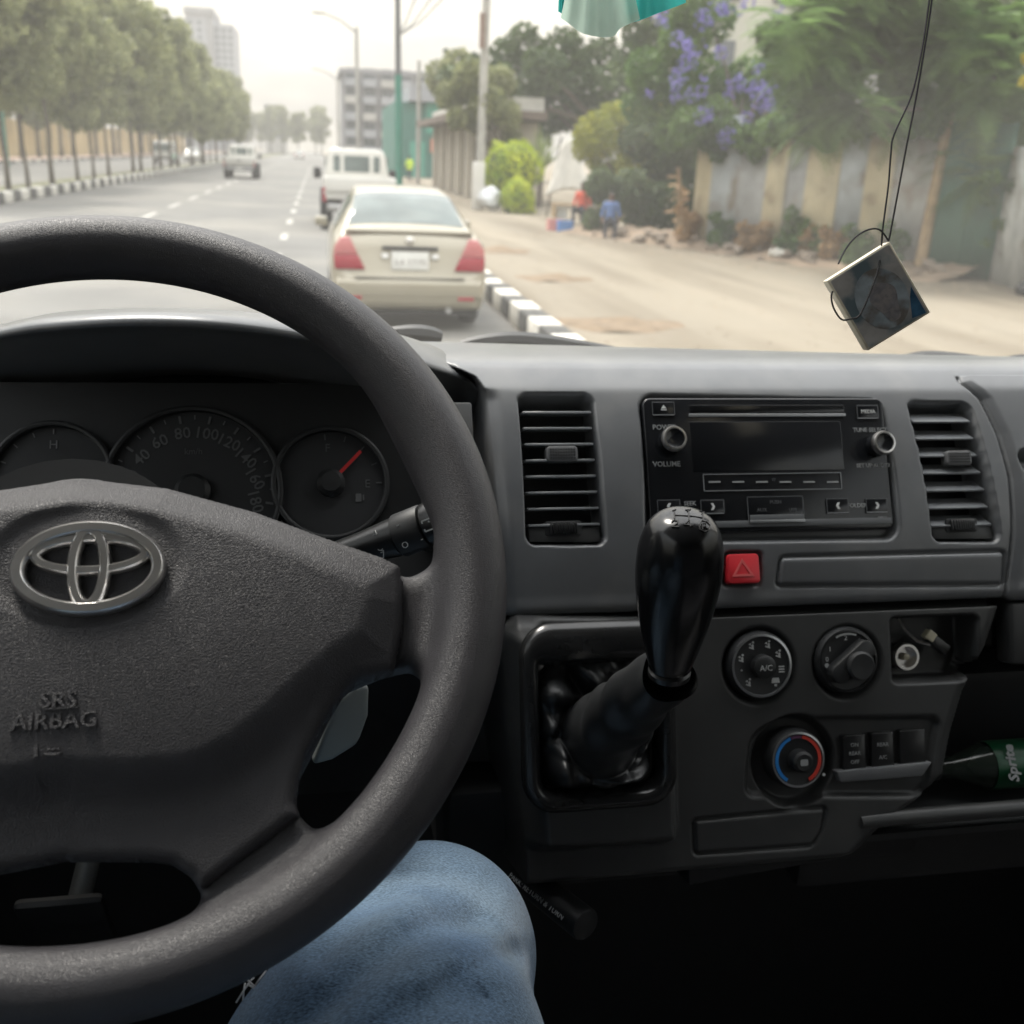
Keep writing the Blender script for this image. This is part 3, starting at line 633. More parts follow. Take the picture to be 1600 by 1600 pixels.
# power socket in the open pocket
q = LOW.px(1419, 1027, -.016); Ms = LOW.mat(q[0], q[1], -.026)
so = MB().lathe([(.0105, 0), (.0112, .007), (.0105, .009), (.0085, .009), (.0080, .002), (.0004, .002)], Ms, 36).build('power_socket', M_CHROME, dash, smooth=True)
MB().lathe([(.0030, .002), (.0026, .008), (.0004, .009)], Ms, 20).build('socket_pin', M_CREAM, so, smooth=True)
plug = thing('charger_plug', 'cream plastic plug lying in the open dashboard pocket beside chrome socket', 'plug', LOW.to([LOW.px(1465, 1010).tolist() + [-.025]])[0])
q = LOW.px(1466, 1006, -.012); Mp = LOW.mat(q[0], q[1], -.014) @ Matrix.Rotation(R(-38), 4, 'Z')
MB().prism(rrect(.020, .0085, .002), -.004, .004, Mp).build('body', M_SATIN, plug, bevel=.001)
MB().prism(rrect(.008, .0078, .001), -.003, .0048, Mp @ Matrix.Translation((-.010, .001, 0))).build('tip', M_CREAM, plug, bevel=.0008)
MB().tube([Mp @ Vector(v) for v in ((-.004, -.004, 0), (-.014, -.008, -.002), (-.026, -.006, -.006), (-.034, -.001, -.010))], .0012, 8).build('ring', M_CHROME, plug, smooth=True)
# ================================================================== STEERING WHEEL
wheel = thing('steering_wheel', 'black grained steering wheel with padded airbag hub and oval chrome emblem', 'steering wheel', WH.O)
RM_, rt = .176, .0163; h = .002
gx = np.arange(-.200, .2001, h); gz = np.arange(-.046, .024, h)
A3, B3, C3 = np.meshgrid(gx, gx, gz, indexing='ij'); A2, B2 = A3[:, :, 0], B3[:, :, 0]
rad = np.hypot(A2, B2)
f_rim = np.hypot(np.hypot(A3, B3) - RM_, C3 * 1.0) - rt
AX = WH.px(92, 900)[0]                                # hub centre line seen in the photo
def half(px, c=0.0): return WH.pts(px, c)
def mir(p): q = p.copy(); q[:, 0] = 2 * AX * .6 - q[:, 0]; return q[::-1]
oR = half([(545, 1080), (600, 1056), (645, 1046), (672, 1066), (668, 1105), (634, 1170), (580, 1255), (548, 1286), (524, 1301), (493, 1291), (468, 1264), (470, 1220), (495, 1173), (521, 1119)], -.004)
topc = half([(76, 760), (120, 760), (260, 776), (400, 812), (500, 848), (580, 878), (640, 892), (676, 876), (690, 830)], -.004)
topR = np.vstack([topc, [(.13, .10), (.10, .17), (topc[0, 0], .2)]]); oT = np.vstack([topR, mir(topR)])
oBh = half([(76, 1350), (230, 1352), (262, 1356), (292, 1376), (308, 1402), (306, 1430), (280, 1462), (220, 1488), (120, 1504), (76, 1507)], -.004)
oB = np.vstack([oBh, mir(oBh)])
S2 = np.maximum(rad - RM_, -1)
for o_ in (oR, mir(oR), oT, oB): S2 = smax(S2, -(sd_poly(o_, A2, B2) - .0015), .006)
pl_ = np.abs(C3 + .015) - .0125
f = smin(f_rim, smax(np.broadcast_to(S2[:, :, None], pl_.shape), pl_, .010), .012)
V, Q = surface_nets(f, (gx[0], gx[0], gz[0]), h)
rimo = put('rim', mesh_np('rim', WH.to(V), Q), M_LEATH, wheel)
sm = rimo.modifiers.new('s', 'SMOOTH'); sm.iterations = 4; sm.factor = .5
# hub pad
pr = half([(76, 742), (120, 740), (260, 757), (400, 795), (500, 832), (600, 866), (627, 880), (634, 920), (631, 985), (618, 1046), (560, 1060), (535, 1084), (505, 1130), (480, 1175), (466, 1220), (462, 1252), (470, 1274), (312, 1393), (298, 1370), (268, 1350), (230, 1345), (76, 1345)], .004)
padp = np.vstack([pr, mir(pr)])
ri = half([(76, 742), (260, 757), (400, 795), (500, 832), (627, 880), (634, 940), (612, 1020), (555, 1062), (500, 1110), (455, 1155), (400, 1200), (345, 1232), (290, 1250), (200, 1258), (76, 1259)], .008); rip = np.vstack([ri, mir(ri)])
ga_ = np.arange(padp[:, 0].min() - .002, padp[:, 0].max() + .0021, .0011); gb_ = np.arange(padp[:, 1].min() - .002, padp[:, 1].max() + .0021, .0011)
A_, B_ = np.meshgrid(ga_, gb_, indexing='ij'); d = sd_poly(padp, A_, B_); di = sd_poly(rip, A_, B_)
lg = WH.px(140, 888, .012); sr = WH.px(90, 1120, .012)
def pad_h(A, B, di_, d_):
    dome = .014 * (1 - np.clip(((A - AX) / .17) ** 2 + ((B - .0) / .13) ** 2, 0, 1)) ** .8
    hh = .002 + (dome + .003) * sst(.004, -.020, di_) + .001
    e = np.clip(d_ + .006, 0, .006); hh = hh - (.006 - np.sqrt(np.maximum(.006 ** 2 - e ** 2, 0)))
    el_ = np.hypot((A - lg[0]) / .0400, (B - lg[1]) / .0275); hh = hh - .0022 * (1 - sst(.90, 1.12, el_))
    return hh
H_ = pad_h(A_, B_, di, d); H_ = np.where(d > 0, -.012, H_)
gA, gB = np.gradient(d, .0011); gl_ = np.hypot(gA, gB) + 1e-9; out_ = np.where(d > 0, np.minimum(d, .003), 0); A_ = A_ - gA / gl_ * out_; B_ = B_ - gB / gl_ * out_
Vp = WH.to(np.stack([A_, B_, H_], -1).reshape(-1, 3)); keep = d < .0016
put('airbag_cover', mesh_np('airbag_cover', Vp, grid_faces(*A_.shape, keep)), M_PAD, wheel)
pad = bpy.data.objects['airbag_cover']
# the hub behind the pad
MB().lathe([(.050, -.075), (.062, -.03), (.062, -.012), (.001, -.012)], WH.mat(AX, 0, 0), 32).build('hub', M_DARK, wheel, smooth=True)
def hz_(a, b): 
    dd_ = sd_poly(padp, np.array([a]), np.array([b])); ddi = sd_poly(rip, np.array([a]), np.array([b])); return float(pad_h(np.array([a]), np.array([b]), ddi, dd_)[0])
def loop(cx, cy, sx_, sy_, wd, hgt, n=72, tilt=0.0):
    # flat chrome band bent round an ellipse
    b = MB(); V_ = []; F_ = []; prof_ = [(-wd / 2, 0), (-wd / 2 * .8, hgt * .75), (-wd / 4, hgt), (wd / 4, hgt), (wd / 2 * .8, hgt * .75), (wd / 2, 0)]
    for i in range(n):
        t = 2 * math.pi * i / n; p = np.array([sx_ * math.cos(t), sy_ * math.sin(t)]); nn = np.array([math.cos(t) / sx_, math.sin(t) / sy_]); nn /= np.linalg.norm(nn)
        for o_, z_ in prof_: q = np.array([cx, cy]) + p + nn * o_; V_.append((q[0], q[1], z_))
    k = len(prof_)
    for i in range(n):
        for j in range(k): F_.append((i * k + j, i * k + (j + 1) % k, ((i + 1) % n) * k + (j + 1) % k, ((i + 1) % n) * k + j))
    return V_, F_
zl = hz_(lg[0], lg[1]); sl_b = (hz_(lg[0], lg[1] + .02) - hz_(lg[0], lg[1] - .02)) / .04; sl_a = (hz_(lg[0] + .03, lg[1]) - hz_(lg[0] - .03, lg[1])) / .06
def emb(px_c, semi, wd, hgt, dz=0):
    c_ = WH.px(*px_c, zl); e1 = WH.px(px_c[0] + semi[0], px_c[1], zl); e2 = WH.px(px_c[0], px_c[1] - semi[1], zl)
    V_, F_ = loop(c_[0], c_[1], np.linalg.norm(e1 - c_), np.linalg.norm(e2 - c_), wd, hgt)
    V_ = [(a, b, zl + dz + z + .0002 + sl_b * (b - lg[1]) + sl_a * (a - lg[0])) for a, b, z in V_]
    return WH.to(V_), F_
bm_ = MB(); bm_.add(*emb((140, 889), (108, 62), .0068, .0042)); bm_.add(*emb((143, 868), (84, 25), .0048, .0036)); bm_.add(*emb((140, 889), (25, 57), .0056, .0040))
bm_.build('emblem', M_CHROME, pad, smooth=True)
def padtext(s_, px_, size):
    q = WH.px(*px_, .012); z = hz_(q[0], q[1]); text('embossed_lettering', s_, size, M_PAD, pad, WH.mat(q[0], q[1], z - .0001) @ Matrix.Rotation(R(-1), 4, 'Z'), extrude=.0008, bold=.00015)
padtext('SRS', (96, 1098), .0098); padtext('AIRBAG', (89, 1130), .0098)
q0 = WH.px(72, 1112, .012); q1 = WH.px(126, 1112, .012); zz = hz_(*q0)
MB().box(((q0[0] + q1[0]) / 2, q0[1], zz + .0003), (q1[0] - q0[0], .0006, .0012), WH.mat()).build('embossed_line', M_PAD, pad)
q = WH.px(80, 1174, .012); zz = hz_(*q)
MB().prism([(q[0] - .006, q[1] + .0025), (q[0] - .0045, q[1] + .0025), (q[0] - .0045, q[1] - .0025), (q[0] - .006, q[1] - .0025)], zz - .001, zz + .0006, WH.mat()).prism([(q[0] - .002, q[1] - .001), (q[0] + .005, q[1] - .001), (q[0] + .004, q[1] - .0022), (q[0] - .001, q[1] - .0022)], zz - .001, zz + .0006, WH.mat()).prism([(q[0] - .001, q[1] + .001), (q[0] + .004, q[1] + .001), (q[0] + .004, q[1]), (q[0] - .001, q[1])], zz - .001, zz + .0006, WH.mat()).build('embossed_mark', M_PAD, pad)
# ---- column cover, stalk
col = thing('steering_column', 'grey plastic steering column cover behind the wheel', 'column', (-.1, .60, 1.5))
c0 = WH.to([(AX, -.005, -.055)])[0]; c1 = WH.to([(AX, -.02, -.24)])[0]
MB().tube([c0, c0 * .5 + c1 * .5, c1], [.050, .058, .066], 24).build('cover', M_DASHL, col, smooth=True)
q = [P(486, 1200, .60), P(520, 1100, .60), P(555, 1068, .605), P(578, 1072, .61), P(576, 1120, .62), P(560, 1165, .62), P(520, 1190, .61)]
kc = MB(); kp = [np.array(v) for v in q]; cn = np.mean(kp, 0); n_ = len(kp); vv = kp + [v + np.array([-.01, .10, -.02]) for v in kp]
kc.add(vv, [tuple(range(n_)), tuple(range(2 * n_ - 1, n_ - 1, -1))] + [(i, (i + 1) % n_, n_ + (i + 1) % n_, n_ + i) for i in range(n_)]); kc.build('lower_cover', mat('column_grey', (.16, .175, .17), .5, var=.06, bump=.1), col, bevel=.012, seg=4)
stalk = thing('wiper_stalk', 'black wiper control stalk with white symbols reaching out behind the steering wheel', 'stalk', P(575, 850, .55))
a0 = P(520, 872, .585); a1 = P(622, 838, .575); a2 = P(668, 820, .57); a3 = P(706, 806, .566)
def lerp(a, b, t): return a + (b - a) * t
MB().tube([a0, lerp(a0, a1, .5), a1], [.0085, .0095, .0115], 20).build('arm', M_SATIN, stalk, smooth=True)
MB().tube([lerp(a1, a2, .03), lerp(a1, a2, .95)], [.0125, .0125], 24).build('twist_ring', M_DARK, stalk, smooth=True, bevel=.001)
MB().tube([lerp(a1, a2, 1.0), lerp(a2, a3, .8), lerp(a2, a3, 1.05)], [.0125, .0125, .010], 24).build('end_cap', M_SATIN, stalk, smooth=True, bevel=.001)
tA = Vector(a3 - a1).normalized(); tn = Vector(_CP - a2).normalized(); tn = (tn - tA * tn.dot(tA)).normalized(); tb_ = tn.cross(tA)
def stm(p, off=.0): 
    M = Matrix.Identity(4)
    for i in range(3): M[i][0], M[i][1], M[i][2], M[i][3] = tA[i], tb_[i], tn[i], p[i] + tn[i] * (.0127 + off)
    return M
e0 = MB(); Me = stm(lerp(a2, a3, .42), -.0006); fr_ = [(-.0045, .003, .009, .0008), (-.0045, -.003, .009, .0008)]
for (x_, y_, w_, h_) in fr_: e0.box((x_ + w_ / 2, y_, 0), (w_, h_, .0004), Me)
for x_ in (-.0045, .0045): e0.box((x_, 0, 0), (.0008, .006, .0004), Me)
e0.box((.0005, -.001, .0001), (.0008, .006, .0004), Me @ Matrix.Rotation(R(40), 4, 'Z')); e0.build('rear_wiper_symbol', M_PRINT, stalk)
for s_, t_, dy in (('O', .35, -.006), ('-', .35, .002), ('-', .35, .006), ('-', .9, -.006)):
    Mq = stm(lerp(a1, a2, t_), -.0004) @ Matrix.Translation((0, dy, -abs(dy) * .14)); text('lettering', s_, .0052, M_PRINT, stalk, Mq)
for k, s_ in enumerate(('4', 'O', 'Q', '7')): text('lettering', s_, .005, M_PRINT, stalk, stm(lerp(a0, a1, .80), -.0022) @ Matrix.Translation((0, .0055 - k * .0042, -.0004 - .0005 * abs(k - 1.5))))
# ================================================================== GEAR LEVER
gear = thing('gear_lever', 'black gear lever with glossy shift pattern knob and folded vinyl boot', 'gear lever', LOW.to([LOW.px(935, 1120).tolist() + [0]])[0])
kt, kb = P(1069, 800, .555), P(1046, 1046, .600); axk = Vector(kb - kt); Lk = axk.length; axk.normalize()
Lk *= 1.0
side = Vector((1, 0, 0)); side = (side - axk * side.dot(axk)).normalized(); fw = axk.cross(side)
Mk = Matrix.Identity(4)
for i in range(3): Mk[i][0], Mk[i][1], Mk[i][2], Mk[i][3] = side[i], fw[i], axk[i], kt[i]
pr_ = [(0.0004, 0), (.0075, .0006), (.0135, .0028), (.0185, .0075), (.0215, .0140), (.0232, .0215), (.0237, .030), (.0235, .038), (.0226, .047), (.0208, .058), (.0186, .068), (.0163, .077), (.0143, .0845), (.0128, .0895), (.0110, .0925), (.0004, .0935)]
sc_ = Lk / .0935
pts_ = spline([(a * (1.0 + .02 * min(1, (.0935 - b) / .05)), b * sc_) for a, b in pr_], 4)
knob = MB().lathe([(max(a, .0003), b) for a, b in pts_], Mk, 48).build('knob', M_BLACK, gear, smooth=True, auto=False)
# shift pattern engraved on the crown
M_ENG = mat('knob_engraving', (.012, .012, .013), .6)
def crown(px_, z=.0):
    d_ = ray(*px_); o_ = _CP; best = None                      # first hit on the lathe surface
    for t in np.linspace(.50, .62, 1200):
        q = Vector(o_ + d_ * t) - Vector(kt); hh = q.dot(axk); rr_ = (q - axk * hh).length
        if hh > 0 and hh < .06 and rr_ < np.interp(hh, pts_[:, 1], pts_[:, 0]): return o_ + d_ * (t - .0005)
    return o_ + d_ * .56
def strokes(name, segs, r_=.00045):
    b = MB()
    for s_ in segs: b.tube([crown(p) for p in s_], r_, 6)
    b.build(name, M_ENG, knob)
strokes('shift_pattern', [[(1053, 805), (1075, 806)], [(1077, 806), (1097, 809)], [(1054, 800), (1054, 811)], [(1076, 800), (1077, 813)], [(1098, 804), (1099, 814)]])
strokes('shift_numeral', [[(1049, 816), (1053, 813), (1059, 814), (1058, 818), (1050, 823), (1061, 823)]])
strokes('shift_numeral', [[(1079, 823), (1077, 813), (1069, 820), (1083, 821)]])
strokes('shift_numeral', [[(1092, 820), (1096, 814), (1104, 815), (1110, 821), (1108, 828), (1101, 831), (1094, 827), (1092, 820)], [(1098, 827), (1097, 818), (1103, 818), (1103, 822), (1098, 823)], [(1101, 823), (1107, 827)]], .00035)
strokes('shift_numeral', [[(1051, 798), (1056, 796)]], .0004); strokes('shift_numeral', [[(1071, 797), (1079, 796), (1074, 799)]], .0004); strokes('shift_numeral', [[(1093, 799), (1100, 800), (1097, 803)]], .0004)
MB().lathe([(.0105, 0), (.0125, .002), (.0125, .005), (.0105, .006)], Mk @ Matrix.Translation((0, 0, Lk * .985)), 32).build('collar', M_SATIN, gear, smooth=True)
# boot: rings from the bezel up to the collar, with folds
bz = LOW.pts([(812, 978), (1046, 974), (1046, 1258), (836, 1266)], CR + .001)
bc = bz.mean(0); bw, bh = (bz[1, 0] - bz[0, 0]), (bz[0, 1] - bz[3, 1])
base = LOW.to([(bc[0] - .002, bc[1] + .002, CR - .025)])[0]; topb = np.array(kb) + np.array(axk) * .004
q = LOW.px(938, 1150, CR); slv = LOW.to([(q[0], q[1], CR + .001)])[0]          # where the sleeve meets the folded skirt
nr, ns = 46, 120; V = []; sdir = Vector(topb - slv).normalized()
sa_ = Vector((1, 0, 0)); sa_ = np.array((sa_ - sdir * sa_.dot(sdir)).normalized()); sb_ = np.cross(np.array(sdir), sa_); sb_ = sb_ if sb_ @ LOW.b > 0 else -sb_
for i in range(nr):
    t = i / (nr - 1)
    for j in range(ns):
        a = 2 * math.pi * j / ns; ca, sa = math.cos(a), math.sin(a); sq = (abs(ca) ** 4 + abs(sa) ** 4) ** -.25
        k1 = min(1, t / .45); k2 = max(0, (t - .45) / .55)
        rs = .0285 - .0115 * k2 ** .75                                    # sleeve radius
        wr = .0011 * math.sin(24 * k2 + 2 * math.sin(2 * a) + 1.7 * math.sin(a + .9)) * math.sin(math.pi * k2) + .0012 * math.sin(3 * a + 9 * k2)
        ps = lerp(slv, topb, k2) + sa_ * ((rs + wr) * ca) + sb_ * ((rs + wr) * sa) + LOW.a * (-.004 * math.sin(math.pi * k2))
        if k2 > 0: V.append(ps); continue
        pb0 = base + LOW.a * (bw * .45 * sq * ca) + LOW.b * (bh * .45 * sq * sa)
        e_ = k1 ** .8; p_ = lerp(pb0, ps, e_)
        cr1 = abs(math.sin(2.5 * a + .7 + .9 * k1)); cr2 = abs(math.sin(4 * a - 1.3 * k1 + 2)); up_ = .018 * (cr1 ** .45 - .6) + .006 * (cr2 ** .4 - .5) + .004 * math.sin(9 * a + 8 * k1)
        V.append(p_ + LOW.n * (up_ * math.sin(math.pi * k1) ** .7 + .010 * math.sin(math.pi * k1)))
F_ = [(i * ns + j, i * ns + (j + 1) % ns, (i + 1) * ns + (j + 1) % ns, (i + 1) * ns + j) for i in range(nr - 1) for j in range(ns)]
bt_o = obj('boot', V, F_, M_BOOT, gear, True); ss = bt_o.modifiers.new('s', 'SUBSURF'); ss.levels = ss.render_levels = 1
# bezel frame: rounded bar around the opening, broad glossy brow at the top
fr_poly = rrect(bw, bh, .022, 8); prof_f = [(-.001, -.006), (-.001, .004), (.002, .0075), (.006, .0085), (.010, .0065), (.012, .001), (.013, -.01)]
V = []; n_ = len(fr_poly)
for i, p in enumerate(fr_poly):
    nn = np.array(p) / np.array([bw / 2, bh / 2]); nn = np.sign(nn) * np.abs(nn) ** 3; nn /= np.linalg.norm(nn)
    brow = 1 + 1.3 * sst(.15, .45, p[1] / bh)
    for o_, z_ in prof_f: V.append(LOW.to([(bc[0] + p[0] - nn[0] * o_, bc[1] + p[1] - nn[1] * o_ * brow, CR - .001 + z_)])[0])
k = len(prof_f); F_ = [(i * k + j, ((i + 1) % n_) * k + j, ((i + 1) % n_) * k + j + 1, i * k + j + 1) for i in range(n_) for j in range(k - 1)]
obj('bezel', V, F_, mat('bezel_black', (.014, .0145, .015), .24, var=.1, vs=40), gear, True)
# ================================================================== BRAKE HANDLE, PEDALS, BOTTLE
pbk = thing('parking_brake_handle', 'black pull type parking brake handle with printed turning instruction', 'handle', P(860, 1430, .78))
h0, h1 = P(815, 1366, .80), P(916, 1446, .74); hd = Vector(h1 - h0).normalized()
MB().tube([h0, lerp(h0, h1, .5), h1], [.012, .012, .0122], 20).build('grip', M_DARK, pbk, smooth=True, bevel=.002)
MB().tube([lerp(h0, h1, -.1) + np.array([.012, .0, .018]), lerp(h0, h1, -.03) + np.array([.012, 0, .018])], .006, 14).build('release_button', M_SILV, pbk, smooth=True)
tn = Vector(_CP - (h0 + h1) / 2).normalized(); tn = (tn - hd * tn.dot(hd)).normalized(); tb_ = tn.cross(hd)
Mt = Matrix.Identity(4); mid = lerp(h0, h1, .42)
for i in range(3): Mt[i][0], Mt[i][1], Mt[i][2], Mt[i][3] = hd[i], tb_[i], tn[i], mid[i] + tn[i] * .0108 - tb_[i] * .006
text('lettering', 'PARK: RETURN & TURN', .0062, M_PRINT, pbk, Mt)
ped = thing('brake_pedal', 'black brake pedal on a steel arm below the steering wheel', 'pedal', P(95, 1440, .95))
pa, pb_ = P(150, 1300, .93), P(120, 1420, .92)
MB().tube([pa, lerp(pa, pb_, .5), pb_], .010, 10).build('arm', mat('pedal_steel', (.25, .25, .24), .45, metal=.6), ped, smooth=True)
MB().box((0, 0, 0), (.075, .012, .085), Matrix.Translation(P(105, 1440, .915)) @ Matrix.Rotation(R(25), 4, 'X')).build('pad', M_DARK, ped, bevel=.006)
bot = thing('drink_bottle', 'green labelled soft drink bottle lying on the parcel shelf', 'bottle', P(1540, 1225, .86))
bq = P(1480, 1200, .86); bx0, byc, bzc = bq; rk = .62
Mb = Matrix.Translation((bx0, byc, bzc)) @ Matrix.Rotation(R(90), 4, 'Y') @ Matrix.Diagonal((rk, rk, 1, 1))
M_PET = mat('bottle_plastic', (.05, .07, .055), .12, var=.1, trans=.6); M_GRN = mat('bottle_label', (.004, .06, .022), .35, var=.15, vs=60)
MB().lathe([(.012, -.012), (.014, 0), (.020, .014), (.030, .030), (.032, .045), (.032, .21), (.028, .225), (.001, .226)], Mb, 32).build('body', M_PET, bot, smooth=True)
MB().lathe([(.0325, .034), (.0328, .036), (.0328, .150), (.0325, .152)], Mb, 32, caps=False).build('label', M_GRN, bot, smooth=True)
MB().lathe([(.0145, -.030), (.0150, -.012), (.0145, -.010), (.001, -.010)], Mb, 24).build('cap', M_DARK, bot, smooth=True)
lx_ = bx0 + .046; tM = Matrix.Translation((lx_, byc - .0332 * rk * math.cos(R(35)), bzc + .0332 * rk * math.sin(R(35)))) @ Matrix.Rotation(R(55), 4, 'X') @ Matrix.Rotation(R(90), 4, 'Z')
text('lettering', 'Sprite', .0125, M_PRINTG, bot, tM, bold=.0004, shear=.2)
# ================================================================== DRIVER (jeans)
def jeans_mat():
    m = bpy.data.materials.new('denim'); m.use_nodes = True; t = m.node_tree; b = t.nodes['Principled BSDF']; L = t.links
    b.inputs['Roughness'].default_value = .9; b.inputs['Sheen Weight'].default_value = .15; b.inputs['Specular IOR Level'].default_value = .2
    tc = t.nodes.new('ShaderNodeTexCoord')
    def noise(sc, det, st=None):
        n = t.nodes.new('ShaderNodeTexNoise'); n.inputs['Scale'].default_value = sc; n.inputs['Detail'].default_value = det
        if st:
            mp = t.nodes.new('ShaderNodeMapping'); mp.inputs['Scale'].default_value = st; mp.inputs['Rotation'].default_value = (.3, .2, .6); L.new(tc.outputs['Object'], mp.inputs[0]); L.new(mp.outputs[0], n.inputs['Vector'])
        else: L.new(tc.outputs['Object'], n.inputs['Vector'])
        return n
    a = noise(9, 5); r = t.nodes.new('ShaderNodeValToRGB'); r.color_ramp.elements[0].position = .35; r.color_ramp.elements[1].position = .66
    r.color_ramp.elements[0].color = (.072, .125, .205, 1); r.color_ramp.elements[1].color = (.145, .205, .265, 1); L.new(a.outputs['Fac'], r.inputs[0])
    f = noise(560, 3, (1, 4.0, 1)); r2 = t.nodes.new('ShaderNodeValToRGB'); r2.color_ramp.elements[0].color = (.36, .36, .36, 1); r2.color_ramp.elements[1].color = (1.8, 1.8, 1.8, 1)
    r2.color_ramp.elements[0].position = .3; r2.color_ramp.elements[1].position = .7; L.new(f.outputs['Fac'], r2.inputs[0])
    mm = t.nodes.new('ShaderNodeMix'); mm.data_type = 'RGBA'; mm.blend_type = 'MULTIPLY'; mm.inputs['Factor'].default_value = 1; L.new(r.outputs['Color'], mm.inputs['A']); L.new(r2.outputs['Color'], mm.inputs['B'])
    L.new(mm.outputs['Result'], b.inputs['Base Color'])
    bp = t.nodes.new('ShaderNodeBump'); bp.inputs['Strength'].default_value = .5; bp.inputs['Distance'].default_value = .0006; L.new(f.outputs['Fac'], bp.inputs['Height']); L.new(bp.outputs[0], b.inputs['Normal'])
    return m
M_DENIM = jeans_mat()
person = thing('person', 'driver seated behind the wheel in faded blue jeans ripped at the thigh', 'person', (-.10, -.05, 1.30))
def capsule(X, Y, Z, a, b, ra, rb):
    a = np.array(a); b = np.array(b); ba = b - a; t = np.clip(((X - a[0]) * ba[0] + (Y - a[1]) * ba[1] + (Z - a[2]) * ba[2]) / (ba @ ba), 0, 1)
    return np.sqrt((X - a[0] - t * ba[0]) ** 2 + (Y - a[1] - t * ba[1]) ** 2 + (Z - a[2] - t * ba[2]) ** 2) - (ra + (rb - ra) * t)
h = .0048; lo = (-.42, -.32, .88)
X, Y, Z = np.meshgrid(np.arange(lo[0], .22, h), np.arange(lo[1], .80, h), np.arange(lo[2], 1.66, h), indexing='ij')
K = P(668, 1490, .64); T = P(600, 1725, .50)
hipR = np.array([-.015, -.10, 1.36]); ank = np.array([K[0] + .02, K[1] + .13, .98])
f = smin(capsule(X, Y, Z, K, T, .064, .078), capsule(X, Y, Z, T, hipR, .078, .098), .03)
f = smin(f, capsule(X, Y, Z, K, ank, .060, .048), .02)
mx_ = lambda p: np.array([-.21 - p[0], p[1], p[2]])
K2, T2, H2, A2_ = mx_(K) + np.array([-.05, .0, -.02]), mx_(T) + np.array([-.02, 0, -.02]), mx_(hipR), mx_(ank)
f2 = smin(capsule(X, Y, Z, K2, T2, .064, .080), capsule(X, Y, Z, T2, H2, .080, .098), .03); f2 = smin(f2, capsule(X, Y, Z, K2, A2_, .060, .048), .02)
f = smin(f, f2, .03); f = smin(f, capsule(X, Y, Z, (-.105, -.14, 1.36), (-.105, -.20, 1.60), .13, .13), .05)
def biggest(V, Q):                         # keep only the largest connected surface
    lab = np.arange(len(V))
    for _ in range(400):
        m = lab[Q].min(1); new = lab.copy()
        for c in range(4): np.minimum.at(new, Q[:, c], m)
        new = new[new]
        if (new == lab).all(): break
        lab = new
    k = np.bincount(lab).argmax(); q = Q[lab[Q[:, 0]] == k]; u, inv = np.unique(q, return_inverse=True); return V[u], inv.reshape(-1, 4)
# creases pressed into the cloth across the thigh, laid along the sight lines where the photo shows them
cyw, syw, cpt_, spt_ = math.cos(YAW), math.sin(YAW), math.cos(PITCH), math.sin(PITCH)
xr = cyw * X - syw * Y; yr = syw * X + cyw * Y; zr_ = Z - CAMH; fwd = np.maximum(yr * cpt_ - zr_ * spt_, .05); upp = yr * spt_ + zr_ * cpt_
ux_, uy_ = F_PX * xr / fwd, -F_PX * upp / fwd; PX = 800 + _c * ux_ - _s * uy_; PY = 800 + _s * ux_ + _c * uy_
near = (X > -.14) & (Y > .12) & (Z > 1.30)
for line, dep, wd in (([(440, 1640), (520, 1560), (585, 1505), (640, 1468), (690, 1450), (735, 1446)], .0056, 22), ([(560, 1640), (620, 1590), (670, 1565), (715, 1556), (750, 1560)], .0048, 20), ([(500, 1500), (560, 1440), (610, 1400)], .0042, 15), ([(640, 1372), (700, 1362), (760, 1385)], .0020, 18), ([(700, 1530), (760, 1500), (800, 1490)], .0035, 14)):
    sp_ = spline(line, 5); d2_ = np.full(X.shape, 1e9)
    for q0_, q1_ in zip(sp_[:-1], sp_[1:]):
        e_ = q1_ - q0_; t_ = np.clip(((PX[near] - q0_[0]) * e_[0] + (PY[near] - q0_[1]) * e_[1]) / (e_ @ e_), 0, 1); d2_[near] = np.minimum(d2_[near], (PX[near] - q0_[0] - t_ * e_[0]) ** 2 + (PY[near] - q0_[1] - t_ * e_[1]) ** 2)
    dd_ = np.sqrt(d2_); f += np.where(near, dep * np.exp(-(dd_ / wd) ** 2) - dep * .28 * np.exp(-((dd_ - 2.6 * wd) / (1.3 * wd)) ** 2), 0)
del xr, yr, zr_, fwd, upp, ux_, uy_, PX, PY
def biggest(V, Q):                         # keep only the largest connected surface
    lab = np.arange(len(V))
    for _ in range(600):
        m = lab[Q].min(1); new = lab.copy()
        for c in range(4): np.minimum.at(new, Q[:, c], m)
        new = new[new]
        if (new == lab).all(): break
        lab = new
    k = np.bincount(lab).argmax(); q = Q[lab[Q[:, 0]] == k]; u, inv = np.unique(q, return_inverse=True); return V[u], inv.reshape(-1, 4)
V, Q = biggest(*surface_nets(f, lo, h)); jo = put('jeans', mesh_np('jeans', V, Q), M_DENIM, person); sm = jo.modifiers.new('s', 'SMOOTH'); sm.iterations = 2; sm.factor = .5
ss = jo.modifiers.new('ss', 'SUBSURF'); ss.levels = ss.render_levels = 1
# ripped threads on the inner thigh
tb = MB(); fx = P(405, 1528, .505)
for k in range(22):
    p0 = fx + np.array([random.uniform(-.008, .010), random.uniform(-.006, .008), random.uniform(-.004, .012)]); p1 = p0 + np.array([random.uniform(-.007, .007), random.uniform(-.006, .006), random.uniform(-.008, .006)])
    tb.tube([p0, lerp(p0, p1, .5) + np.array([0, -.002, .002]), p1], .0005, 5)
tb.build('frayed_threads', mat('thread_white', (.55, .55, .55), .9), person)
